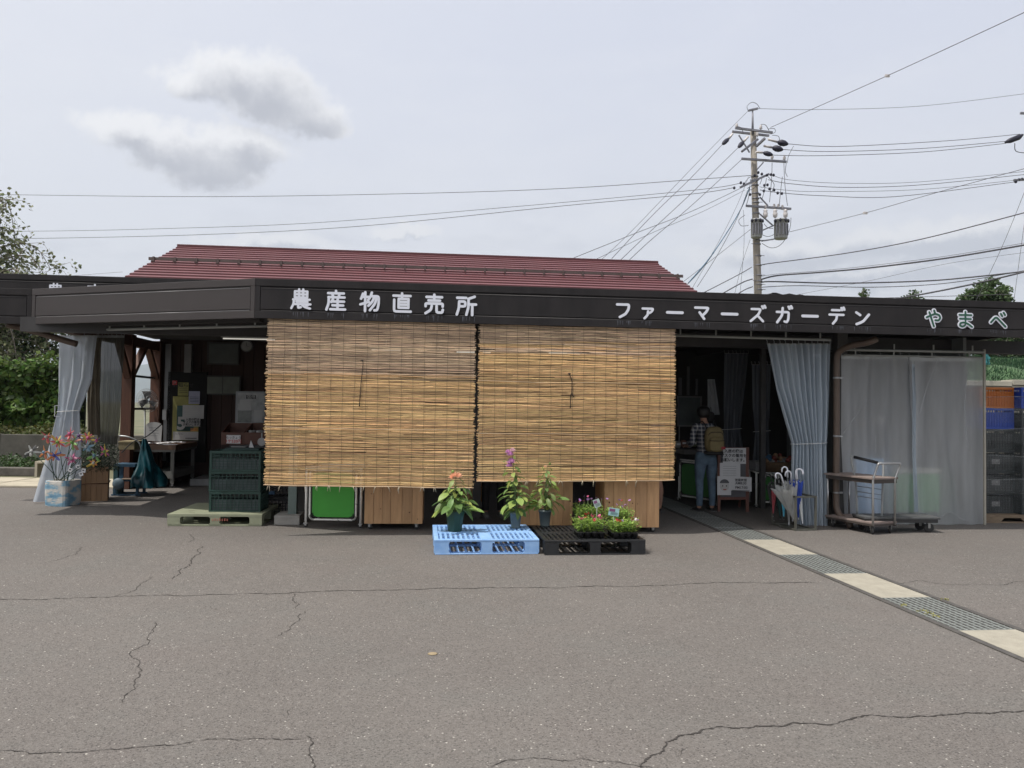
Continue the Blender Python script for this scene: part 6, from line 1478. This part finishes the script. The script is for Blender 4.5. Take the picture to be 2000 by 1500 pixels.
for z0, z1, ti, q in ((0.02,.50,.02,0),(.34,.85,-.05,.002),(.72,1.2,.05,.004),(1.05,1.52,-.06,.006),(1.3,1.66,.04,.008)): band(z0, z1, ti, -q)
# ------------------------------------------------------------------ hills, trees, hedge, walls
random.seed(91)
m_hill = M('wooded_hill', (.035,.06,.035), .95, .3, .01)
def hills():
    mb = MB()
    def ridge(x0, x1, y0, h, seed, dep):
        def fn(a, t):
            x = x0+(x1-x0)*a; pr = sin(pi*min(1, t*1.0)*.5); hh = h*(.62+.38*noise.noise(Vector((a*4.3, seed, 0)))+.12*noise.noise(Vector((a*17, seed, 2)))+.05*noise.noise(Vector((a*50, t*5, seed))))
            return (x, y0+dep*t, -1+hh*pr*(1+.12*noise.noise(Vector((a*30, t*6, seed)))))
        mb.grid(fn, 130, 10)
    ridge(-6500, 300, 5200, 480, 3.3, 1200); ridge(-300, 6500, 6600, 220, 8.1, 1200)
    return tag(mb.build('hills', m_hill), kind='structure')
hills()
m_bark = M('birch_bark', (.20,.17,.14), .9, .35, 12, bump=.6, bs=30)
m_tleaf = M('tree_leaf', (.16,.18,.09), .55, .3, 3, trans=.35, island=.5, hue=.03)
m_tleaf2 = M('tree_leaf_dark', (.04,.075,.022), .55, .3, 3, trans=.3, island=.5, hue=.03)
m_vine = M('vine_leaf', (.09,.15,.035), .5, .3, 2, trans=.35, island=.5, hue=.03)
def leafq(mb, p, l, w=.5):
    d = Vector((rnd(-1,1), rnd(-1,1), rnd(-1,.6))).normalized(); s_ = d.cross(Vector((rnd(-1,1),rnd(-1,1),rnd(-1,1)))).normalized()*l*w*.5
    mb.add([p, p+d*l*.45+s_, p+d*l, p+d*l*.45-s_], [(0,1,2,3)])
def tree(name, label, base, height, crown, nlimb, leafn, leafl, mat, seed, droop=.3, trunk=.09, group=None, clear=.25, hang=0.0):
    """crown: half widths (x, y) ; limbs leave a tapered trunk, twigs carry clumps of leaves"""
    random.seed(seed); base = Vector(base); r = thing(name, label, 'tree', base, 0, group); tr_ = MB(); lf = MB(); H = height
    lean = Vector((rnd(-.06,.06), rnd(-.05,.05), 0))*H
    tp = [base+lean*(t**2)+Vector((sin(t*6+seed)*.02*H, cos(t*5+seed)*.015*H, t*H*.95)) for t in [i/9 for i in range(10)]]
    tr_.tube(tp, [trunk*(1-.85*i/9)+.008 for i in range(10)], 9)
    lb = MB(); twigs = []
    for k in range(nlimb):
        t = clear+(1-clear)*((k+.5)/nlimb)**.9; i = min(int(t*9), 8); p = tp[i].lerp(tp[i+1], t*9-i); az = k*2.399+rnd(-.4,.4)
        env = sin(pi*min(1, (t-clear)/(1.05-clear)*.85+.17))**.7; L_ = env*rnd(.7,1.1); ex = Vector((cos(az)*crown[0], sin(az)*crown[1], 0))*L_; up = H*rnd(.05,.16)
        pts = [p, p+ex*.35+Vector((0,0,up*.6)), p+ex*.75+Vector((0,0,up*(1-droop*.4))), p+ex+Vector((0,0,up*(1-droop*1.6)-droop*H*.06))]
        pts = smooth_path(pts, 3); lb.tube(pts, [trunk*.30*(1-t*.5)*(1-.8*j/(len(pts)-1))+.004 for j in range(len(pts))], 6); 
        for j in range(2, len(pts)):
            for _ in range(3):
                q = pts[j]; d = Vector((rnd(-1,1), rnd(-1,1), rnd(-.5,.8)-hang)).normalized()*rnd(.25,.6)*crown[0]*.42; e = q+d; e2 = e+Vector((d.x*.4, d.y*.4, -hang*.5*crown[0]*.3-abs(rnd(0,.12))))
                lb.tube([q, e, e2], [.008,.005,.003], 4, cap=False); twigs.append((q, e, e2))
    per = max(1, leafn//max(1, len(twigs)))
    for (q, e, e2) in twigs:
        if random.random() < .12: continue
        for _ in range(per):
            t = random.random(); p = q.lerp(e, t) if random.random() < .45 else e.lerp(e2, t); s_ = crown[0]*.07; leafq(lf, jit(p, s_), leafl*rnd(.7,1.25), .75)
    tr_.build('trunk', m_bark, r); lb.build('limbs', m_bark, r); lf.build('crown', mat, r); return r
b = at(84, 790, 24); tree('birch_tree', 'loose leafed tree with drooping twigs at the left, in front of the sky', (b.x-2.1, 24, 0), 7.9, (2.45,2.2), 34, 9500, .13, m_tleaf, 5, .6, .13, clear=.22, hang=.55)
b = at(85, 790, 26); tree('young_tree', 'thin trunked tree with dense crown just above the vine hedge', (b.x, 26, 0), 4.6, (1.25,1.2), 18, 3400, .12, m_tleaf2, 8, .3, .07, clear=.45)
b = at(20, 790, 25); tree('young_tree', 'dark bushy tree at the left edge above the vine hedge', (b.x, 25.2, 0), 4.4, (1.6,1.3), 20, 4600, .12, m_tleaf2, 12, .3, .08, clear=.42)
b = at(-90, 790, 23); tree('young_tree', 'bushy tree past the left edge', (b.x, 23, 0), 6.5, (2.0,1.6), 20, 6000, .13, m_tleaf, 13, .4, .10, clear=.3)
# vine hedge on wires
random.seed(6)
hg = thing('vine_hedge', 'tall green grape vine hedge growing along wires behind the low wall', 'hedge', (at(60,800,20.5).x, 20.5, .5))
x0, x1 = at(-260,800,20.5).x, at(150,800,20.5).x; lf = MB()
for _ in range(11000):
    x = rnd(x0, x1); t = rnd(0,1)**.8; top = 2.45+.25*noise.noise(Vector((x*1.3,0,0)))+.12*noise.noise(Vector((x*5,1,0))); z = .62+(top-.62)*t; dep = noise.noise(Vector((x*2.2, z*2.6, 5)))*.35
    leafq(lf, Vector((x, 20.4+dep+rnd(-.12,.25)+(.25 if t > .93 else 0), z)), rnd(.10,.20), .95)
for _ in range(900):
    x = rnd(x0, x1); leafq(lf, Vector((x, 20.3+rnd(-.2,.4), 2.45+.25*noise.noise(Vector((x*1.3,0,0)))+rnd(0,.22))), rnd(.08,.15), .9)
lf.build('leaves', m_vine, hg, kind='stuff')
for i in range(9): x = x0+(x1-x0)*(i+.5)/9; MB().tube([(x,20.7,0),(x+rnd(-.1,.1),20.7,1.2),(x,20.7,2.3)], [.04,.03,.02], 6).build('vine_stem', m_bark, hg)
MB().box(x0,20.9,.3,x1,20.95,2.2).build('back_sheet', M('dark_backing', (.015,.022,.012), .9), hg)  # plain dark sheet behind the leaves
# low wall of the left yard, ivy bed, steps
m_wall = M('old_wall', (.085,.08,.07), .9, .3, 3, bump=.6, bs=40)  # darkened colour stands in for shadow on the wall
lw = thing('low_concrete_wall', 'low weathered concrete retaining wall under the vine hedge', 'wall', (at(30,880,18.6).x, 18.6, 0))
xa, xb = at(-300,880,18.6).x, at(150,880,18.6).x
k = 0; x = xa
while x < xb: MB().box(x+.01,18.6,0,x+1.78,18.85,.74+.01*(k % 2)).build('wall_panel', m_wall, lw, bevel=.01); x += 1.8; k += 1
tag(MB().box(-40,18.86,-.05,xb,26,.55).build('raised_bed', m_field), kind='structure')
sh_ = thing('ground_shrubs', 'low dark green shrubs growing along the foot of the wall', 'shrubs', (at(30,920,17.4).x, 17.4, 0)); lf = MB()
for _ in range(7000):
    x = rnd(xa, at(74,920,17.2).x); hgt = .34+.22*noise.noise(Vector((x*1.7,3,0)))+.1*noise.noise(Vector((x*6,3,0))); t = rnd(0,1); y = 17.3+rnd(-.55,.6); leafq(lf, Vector((x, y, max(.02, hgt*t*(1-abs(y-17.3)*.6)))), rnd(.05,.10), .5)
lf.build('leaves', m_tleaf2, sh_, kind='stuff')
lf = MB(); iv = thing('wall_creeper', 'reddish green creeper spilling over the top of the low wall', 'creeper', (at(20,850,18.9).x, 18.9, .7))
for _ in range(3500):
    x = rnd(xa, xb); leafq(lf, Vector((x, 18.9+rnd(-.22,.9), .72+abs(rnd(-.1,.38))*(.5+noise.noise(Vector((x*2,0,9)))))), rnd(.05,.10), .7)
lf.build('leaves', M('creeper_leaf', (.075,.085,.02), .6, .4, 3, trans=.3, island=.5, hue=.05), iv, kind='stuff')
tag(MB().box(xa,16.1,0,at(74,925,16.2).x,16.35,.17).build('stone_kerb', M('dark_stone', (.10,.09,.08), .9, .3, 6, bump=.5), bevel=.015), kind='structure')
bn = G(72, 932); bb = thing('wooden_bench', 'small pale wooden bench end beside the flared curtain', 'bench', (bn.x+.3, bn.y, 0), 0)
MB().box(-.35,0,.28,.6,.35,.32).build('seat', m_pave, bb, world=False); MB().box(-.35,0,0,-.30,.35,.279).build('leg', m_pave, bb, world=False); MB().box(.55,0,0,.60,.35,.279).build('leg', m_pave, bb, world=False)
# small white wire hook beside the curtain
c_ = FP(110,802,2.15); MB().tube([c_+Vector((.05,0,.07)), c_+Vector((-.02,0,.07)), c_+Vector((-.02,0,-.08)), c_+Vector((.05,0,-.08))], .006, 6).build('wire_hook', m_white, shop)
# ---- right side: retaining wall, netted slope, orchard
rw = thing('retaining_wall', 'pale concrete retaining wall beyond the crate stacks', 'wall', (at(1960,745,17).x, 17, 0)); xl, xr = at(1840,745,17).x, 16.5
m_rwall = M('pale_wall', (.36,.34,.28), .9, .15, 3, bump=.4, bs=30); k = 0; x = xl
while x < xr: MB().box(x+.008,17,0,x+1.49,17.25,2.14+(x-xl)*.02).build('wall_panel', m_rwall, rw, bevel=.01); MB().box(x+.005,16.96,2.145+(x-xl)*.02,x+1.495,17.4,2.26+(x-xl)*.02).build('coping', m_rwall, rw, bevel=.01); x += 1.5; k += 1
sl = MB().grid(lambda a, t: (xl-.5+(xr+6-xl)*a, 17.3+5*t, 2.20+.95*t**.8+.10*noise.noise(Vector((a*14,t*4,1)))), 60, 14)
tag(sl.build('slope', M('slope_grass', (.04,.085,.03), .9, .5, 3, bump=.6, bs=12)), kind='structure')
lf = MB(); random.seed(19)
for _ in range(9000):
    a, t = rnd(0,.55), rnd(0,1); p = Vector((xl-.5+(xr+6-xl)*a, 17.3+5*t, 2.20+.95*t**.8)); h = rnd(.03,.13)*(1+.8*noise.noise(p*1.2)); lf.add([p+Vector((-.012,0,0)), p+Vector((.012,0,0)), p+Vector((rnd(-.06,.06),rnd(-.06,.02),h))], [(0,1,2)])
tag(lf.build('grass', M('net_grass', (.04,.09,.045), .7, .4, 2, trans=.3, island=.5)), kind='stuff')
tn = MB().grid(lambda a, t: (at(1923,690,16.8).x+.02+.14*a+.05*noise.noise(Vector((a*4,t*3,2))), 16.9+.1*noise.noise(Vector((a*5,t*4,0))), at(1925,712,16.8).z+(at(1925,676,16.8).z-at(1925,712,16.8).z)*t), 10, 8)
tag(tn.build('teal_net', M('teal_netting', (.03,.22,.24), .7, .3, 8, alpha=.8)), 'bunch of teal netting hanging beside the clear curtain post', 'netting')
ORCH = [(1948,22.5,1.45,(1.3,1.2),'apple tree at the right edge, left of its neighbour, with bare lower limbs'), (1992,23.5,1.5,(1.3,1.2),'apple tree at the far right edge on top of the grassy slope'), (2050,22.8,1.4,(1.3,1.2),'apple tree beyond the right edge of the photograph')]
m_aleaf = M('apple_leaf', (.045,.08,.03), .55, .3, 3, trans=.3, island=.5, hue=.02)
for i, (px, Y, h, cr_, lab) in enumerate(ORCH):
    p = at(px, 700, Y); t = tree('apple_tree', lab, (p.x, Y, 2.9), h, cr_, 14, 4500, .10, m_aleaf, 60+i, .4, .07, 'apple trees on the slope', clear=.14)
    for q in range(7): MB().ball((p.x+rnd(-1.2,1.2), Y-rnd(.5,1.1), 3.0+rnd(.1,1.0)), .045, 7, 5).build('fruit_bag', m_paper, t)
# trees showing above the long fascia
for i, (px, ptop, Y, cr_, lab, n_) in enumerate(((1918,558,40,(1.3,1.1),'round crowned green tree rising above the fascia, right of the pole',9000), (1958,572,42,(1.0,1.0),'lower green tree crown at the right end above the fascia',5000), (1785,576,40,(.9,.8),'small tree tip peeping over the fascia between pole and big tree',1500), (1690,573,42,(.6,.5),'tiniest tree tip peeping over the fascia near the pole',700), (1885,577,41,(.8,.8),'low tree crown just left of the round crowned tree',3500))):
    p = at(px, ptop, Y); tree('distant_tree', lab, (p.x, Y, 3.0), p.z-3.0, cr_, 22, n_, .16, M('far_leaf', (.06,.105,.035), .55, .3, 1.5, trans=.3, island=.45, hue=.02), 70+i, .2, .12, 'trees behind the shop roof', clear=.35)
# black crumpled sheet lying on the canopy roof
c_ = FP(1535, 578, .5); o = MB().grid(lambda a, t: (c_.x-.22+.62*a, c_.y+.25*t, c_.z-.03+.06*sin(pi*a)*(1-.5*a)+.03*noise.noise(Vector((a*5,t*3,0)))+(.05*(1-a)**3)), 14, 5).build('roof_sheet', m_black, solid=.012)
tag(o, 'crumpled black sheet lying on the canopy roof beside the pole', 'sheet')
# ------------------------------------------------------------------ utility pole and wires
YP = 35.0; m_pole = M('pole_concrete', (.27,.245,.215), .85, .12, 2); m_arm = M('arm_steel', (.20,.20,.23), .5, .2, 5, metal=.3); m_ins = M('porcelain', (.55,.52,.52), .35); m_wire = M('wire', (.05,.05,.06), .6); m_blk = M('insulator_cover', (.012,.012,.03), .6)
def Pp(px, py, dd=0.0): return at(px, py, YP+dd)
pb = Pp(1486, 800); pole = thing('utility_pole', 'tall concrete utility pole with crossarms, insulators and transformers', 'utility pole', (pb.x, YP, 0))
pt = Pp(1471, 256); bt_ = Vector((pb.x+.02, YP, 0))
MB().tube([bt_, Pp(1480,560), Pp(1475,400), pt], [.20,.165,.145,.125], 16).build('shaft', m_pole, pole)
MB().tube([Pp(1470,262,-.1), Pp(1470,212,-.1)], [.06,.03], 8).build('pole_top', m_arm, pole)
MB().beam(Pp(1462,216,-.1), Pp(1480,212,-.1), .10, .08).build('top_bracket', m_arm, pole)
def arm(x0, y0, x1, y1, d0=-.22, d1=-.22, w=.09, nm='crossarm'): return MB().beam(Pp(x0,y0,d0), Pp(x1,y1,d1), w, w).build(nm, m_arm, pole)
arm(1436,250,1509,259); arm(1430,257,1502,265,.2,.2); arm(1448,310,1536,316); arm(1457,402,1545,408); arm(1446,366,1502,340,-.5,-.3); arm(1449,296,1480,272,-.6,-.2); arm(1477,286,1494,270,-.2,-.7)
for a in ((1443,264,1464,298),(1491,317,1478,332),(1484,385,1500,402),(1484,418,1509,440),(1489,450,1512,440),(1487,471,1512,467)): arm(*a, w=.05, nm='arm_brace')
def insul(px, py, h=10, r=3.4, dd=-.22):
    a, b_ = Pp(px, py, dd), Pp(px, py-h, dd); L_ = (b_-a).z; q = r*.0227
    return MB().lathe(a, [(q*.35,0),(q*.35,L_*.2),(q,L_*.3),(q*.6,L_*.45),(q*.95,L_*.6),(q*.5,L_*.75),(q*.7,L_*.9),(q*.2,L_)], 10).build('insulator', m_ins, pole)
for a in ((1439,251),(1486,254),(1479,268),(1495,410),(1508,312),(1532,314),(1512,408),(1520,408),(1528,410)): insul(*a)
for x in (1495,1514,1534): MB().lathe(Pp(x, 426, -.3), [(.02,0),(.09,.06),(.11,.2),(.07,.28),(.10,.33),(.03,.40)], 10).build('cutout', m_ins, pole)
def blob(p0, p1, r=.14, nm='dead_end_cover'):
    pts = [Vector(p0).lerp(Vector(p1), t) for t in (0,.12,.35,.65,.88,1)]; return MB().tube(pts, [r*.2,r*.7,r,r*.95,r*.55,r*.15], 9).build(nm, m_blk, pole)
blob(Pp(1411,282,-1), Pp(1424,270,-.6), .10); blob(Pp(1442,288,-1), Pp(1453,276,-.6), .10); blob(Pp(1518,277,-.5), Pp(1540,282,-.6)); blob(Pp(1508,288,-.5), Pp(1530,293,-.6)); blob(Pp(1490,298,-.5), Pp(1510,303,-.6), .11)
for a in ((1424,270,1431,261),(1453,276,1461,267),(1500,272,1518,277),(1492,285,1508,288),(1476,297,1490,298)): MB().tube([Pp(a[0],a[1],-.5), Pp(a[2],a[3],-.4)], .05, 6).build('dead_end_link', m_ins, pole)
# transformers
def can(px, y0, y1, r, name, dd):
    a = Pp(px, y1, dd); H = Pp(px, y0, dd).z-a.z; o = MB().lathe(a, [(r*.9,0),(r,.05),(r,H*.9),(r*1.05,H*.9),(r*1.05,H*.94),(r*.6,H)], 18).build(name, M('transformer_grey', (.33,.34,.35), .5, .12, 3), pole)
    for k in range(5): an = -2.6+k*.5; MB().box(a.x+cos(an)*r*1.0-.02, a.y+sin(an)*r-.06, a.z+H*.15, a.x+cos(an)*r+.02, a.y+sin(an)*r, a.z+H*.7).build('cooling_fin', m_arm, o)
    for k in range(4): an = -2.7+k*.75; q = a+Vector((cos(an)*r*1.12, sin(an)*r*1.12, H*.86)); MB().ball(q, (.05,.05,.09), 7, 5).build('bushing', m_blk, o)
    return o
can(1477.5, 427, 465, .24, 'transformer', -.35); can(1525, 427, 467, .29, 'transformer', -.25)
for y in (345,352,362,378,388,396,417,470,477,500,518,538,549,556,566):
    p = Pp(1474+(y-345)*.033, y); MB().lathe(p+Vector((0,0,-.03)), [(.155+(y-345)*.00008,0),(.172+(y-345)*.00008,.03),(.155+(y-345)*.00008,.06)], 14).build('band', m_arm, pole)
    if y > 380 and y not in (417,): MB().tube([p+Vector((-.15,-.1,0)), p+Vector((-.28 if int(y) % 2 else .28,-.12,0))], .014, 5).build('step_bolt', m_arm, pole)
# loops of small cable around the head of the pole
for pts in ([(1462,218),(1459,208),(1468,200),(1478,203),(1484,212)],[(1440,247),(1448,250),(1452,262)],[(1486,243),(1495,244),(1502,255)],[(1500,252),(1512,251),(1514,258),(1505,262)],[(1508,264),(1520,266),(1523,275)],[(1536,316),(1534,335),(1538,345)],[(1531,318),(1533,360),(1538,402)],[(1528,345),(1524,380),(1522,402)],[(1508,318),(1507,350),(1503,395)],
            [(1455,420),(1443,430),(1448,441),(1462,440)],[(1452,365),(1458,352),(1466,345)],[(1488,475),(1505,484),(1522,480),(1535,465),(1543,445),(1545,425)],[(1487,458),(1500,462),(1512,458)],[(1492,437),(1500,445),(1510,446)],[(1466,350),(1462,385),(1457,402)],[(1497,348),(1493,372),(1488,390)],[(1500,345),(1512,360),(1507,376)],[(1470,345),(1478,352),(1488,348),(1484,360)],[(1459,368),(1470,362),(1480,352)],[(1462,372),(1472,368),(1479,360)],[(1550,285),(1540,305),(1538,318)]):
    MB().tube(smooth_path([Pp(x, y, -.35-.1*(i % 2)) for i, (x, y) in enumerate(pts)], 4), .012, 4).build('jumper_wire', m_wire, pole)
for x, y in ((1474,343),(1481,337),(1488,340),(1498,342),(1506,341),(1511,342),(1447,357),(1453,359),(1434,367),(1493,362),(1499,361),(1503,369),(1512,371),(1492,373),(1519,377),(1527,378),(1484,380),(1465,380)): MB().ball(Pp(x, y, -.4), (.06,.06,.07), 7, 5).build('spool_insulator', m_blk, pole)
def wire(label, pts, r=.018, mat=None, group='wires of the utility pole'):
    P = [at(p[0], p[1], p[2]) for p in pts]; o = MB().tube(smooth_path(P, 8), r*.85, 5, cap=False).build('overhead_wire', mat or m_wire); return tag(o, label, 'wire', group)
W = [
 ('thin wire from the pole tip running level to the right', [(1480,212,35),(1600,214,36),(1800,207,38),(2010,182,40)], .012),
 ('single wire rising steeply from the pole head to the upper right corner', [(1505,249,35),(1733,148,29),(2010,20,22)], .014),
 ('top wire of the three leaving the black insulators to the right', [(1538,281,35),(1640,286,36),(1850,275,38),(1992,262,40)], .017),
 ('second wire of the three leaving the black insulators to the right', [(1528,292,35),(1620,296,36),(1800,290,38),(1965,276,40)], .017),
 ('third wire of the three leaving the black insulators to the right', [(1508,303,35),(1610,304,36),(1800,297,38),(1965,280,40)], .017),
 ('upper low voltage wire right of the pole, thinnest of four', [(1510,343,35),(1547,352,35),(1650,358,36),(1800,355,38),(2010,334,40)], .012),
 ('second low voltage wire right of the pole', [(1500,351,35),(1545,359,35),(1650,366,36),(1800,361,38),(2010,340,40)], .017),
 ('third low voltage wire right of the pole', [(1483,365,35),(1530,371,35),(1600,374,36),(1800,370,38),(2010,349,40)], .012),
 ('lowest of the four low voltage wires right of the pole', [(1484,371,35),(1520,376,35),(1600,382,36),(1750,384,38),(1985,355,40)], .017),
 ('wire climbing right from the right hand transformer, with a small clamp', [(1542,453,35),(1690,416,33),(1830,376,30),(2010,327,27)], .013),
 ('thick dark cable climbing right from below the transformers', [(1487,519,35),(1500,515,35),(1650,495,33),(1800,467,31),(2010,413,28)], .024),
 ('thick bundled cable with hangers, middle of the lower right cables', [(1486,546,35),(1520,538,35),(1600,532,34),(1700,523,33),(1850,504,31),(2010,477,29)], .040),
 ('thin support wire just above the bundled cable', [(1486,540,35),(1520,535,35),(1600,529,34),(1700,519,33),(1850,500,31),(2010,473,29)], .010),
 ('nearly level thick cable bundle leaving the pole low to the right', [(1487,557,35),(1500,550,35),(1640,553,35),(1800,549,34),(1900,541,33),(2010,529,32)], .036),
 ('thin level cable just under the thick level bundle', [(1487,561,35),(1560,558,35),(1700,561,35),(1850,553,34),(2010,527,33)], .020),
 ('dark cable rising from behind the fascia to the right edge', [(1735,586,30),(1800,575,29),(1900,555,28),(2010,529,27)], .036),
 ('thin level wire low above the fascia at the right', [(1640,584,34),(1760,581,34),(1900,577,34),(1975,575,33)], .014),
 ('faint thin wire crossing the lower right sky', [(1560,575,40),(1700,548,38),(1850,515,36),(2010,492,34)], .009),
 ('slanting guy wire near the right edge', [(1905,590,30),(1958,480,30),(2010,352,30)], .010),
 ('nearly upright thin wire at the right edge', [(1980,590,30),(1992,500,30),(2003,420,30)], .009),
 ('thin wire falling left from the pole tip', [(1462,216,35),(1440,238,34.5),(1350,330,33),(1240,445,30),(1176,506,28)], .010),
 ('wire falling left from the outermost crossarm insulator', [(1411,282,34),(1350,347,33),(1275,420,30),(1195,505,28)], .014),
 ('second wire falling left from the upper crossarm', [(1442,288,34),(1350,378,32),(1280,443,30),(1212,508,28)], .014),
 ('wire falling left from the second crossarm', [(1448,312,35),(1350,402,32),(1270,470,29),(1225,512,27)], .014),
 ('wire sweeping left from mid pole towards the roof ridge', [(1450,366,35),(1350,413,33),(1240,456,30),(1120,504,27)], .013),
 ('lower wire sweeping left towards the roof', [(1455,371,35),(1375,412,33),(1280,452,31),(1165,506,28)], .010),
 ('highest long wire running the whole width to the left', [(1475,342,35),(1350,351,36),(1100,368,38),(800,378,41),(400,384,45),(0,380,50),(-60,379,51)], .017),
 ('middle long wire running left above the roof', [(1446,358,35),(1350,372,36),(1000,404,39),(600,436,43),(300,447,46),(110,451,48),(-60,452,50)], .015),
 ('lowest long wire running left above the roof', [(1436,366,35),(1350,379,36),(1100,402,38),(700,442,42),(400,458,45),(110,465,48),(-60,466,50)], .017),
 ('faint short wire behind the left end of the roof', [(0,548,52),(120,540,50),(240,531,48)], .010),
 ('blue service cable falling left in a curve to the roof end', [(1464,365,35),(1450,402,34.6),(1425,446,34),(1385,505,33),(1345,552,31)], .024),
 ('second service cable beside the blue one', [(1464,368,35),(1446,410,34.6),(1412,466,34),(1375,520,33),(1338,560,31)], .018),
 ('third service cable falling to the roof end', [(1460,372,35),(1440,425,34),(1400,500,33),(1362,560,31)], .014),
 ('thin wire from the left transformer down to the roof end', [(1466,448,35),(1400,500,34),(1335,550,32)], .012),
 ('cable from below the left transformer down behind the fascia', [(1468,522,35),(1440,538,34),(1370,574,32)], .022),
 ('bundled cable falling left behind the fascia', [(1470,545,35),(1450,552,34.5),(1405,577,33)], .030),
 ('short dark cable with a hanging clamp, lowest left of the pole', [(1470,560,35),(1455,566,34.5),(1435,578,34)], .026),
 ('thin guy wire dropping left of the pole', [(1465,468,35),(1448,520,34),(1434,578,33)], .009),
 ('thin upright service wire just left of the pole', [(1452,410,35),(1453,480,34.6),(1445,578,34)], .009),
 ('thin wire crossing diagonally from mid pole to the left', [(1462,345,35),(1440,400,33.5),(1405,470,32),(1345,575,30)], .009)]
m_bluew = M('wire_blue', (.04,.12,.20), .5)
for lab, pts, r in W: wire(lab, pts, r, m_bluew if 'blue' in lab and 'beside' not in lab else None)
for (x, y, Y) in ((1733,148,29),(1690,416,33)): tag(MB(Matrix.Translation(at(x,y,Y))).box(-.09,-.03,-.05,.09,.03,.05).build('wire_clamp', m_ins, bevel=.01), 'pale clamp on the %s wire' % ('steep upper right' if y < 200 else 'right transformer'), 'wire clamp', 'clamps on the wires')
# second pole's fittings reaching in from the right
p2_ = thing('utility_pole', 'second utility pole just past the right edge, only its arms in view', 'utility pole', (at(2030,800,40).x, 40, 0))
MB().tube([(at(2030,800,40).x,40,0), at(2026,200,40)], [.20,.13], 12).build('shaft', m_pole, p2_)
MB().beam(at(1993,221,40), at(2060,224,40), .1, .1).build('crossarm', m_arm, p2_); MB().beam(at(1980,352,40), at(2060,348,40), .1, .1).build('crossarm', m_arm, p2_)
for a, b_ in (((1963,278),(1998,263)),): MB().tube([at(*a,40), at(1972,275,40), at(1990,268,40), at(*b_,40)], [.05,.13,.14,.05], 8).build('dead_end_cover', m_blk, p2_)
for x, y in ((1984,355),(1990,351),(1996,350)): MB().ball(at(x, y, 40), .08, 7, 5).build('spool_insulator', m_blk, p2_)
MB().tube(smooth_path([at(1982,280,40), at(1984,295,40), at(2003,299,40)], 4), .02, 5).build('jumper_wire', m_wire, p2_)
# ------------------------------------------------------------------ air
def haze():
    m = bpy.data.materials.new('haze_air'); m.use_nodes = True; N = m.node_tree.nodes; N.clear()
    v = N.new('ShaderNodeVolumePrincipled'); v.inputs['Density'].default_value = .00016; v.inputs['Color'].default_value = (.80,.88,1,1); v.inputs['Anisotropy'].default_value = .2
    o = N.new('ShaderNodeOutputMaterial'); m.node_tree.links.new(v.outputs[0], o.inputs['Volume'])
    tag(MB().box(-7200,-6200,-1.2,7200,9200,760).build('haze', m), kind='stuff')
haze()
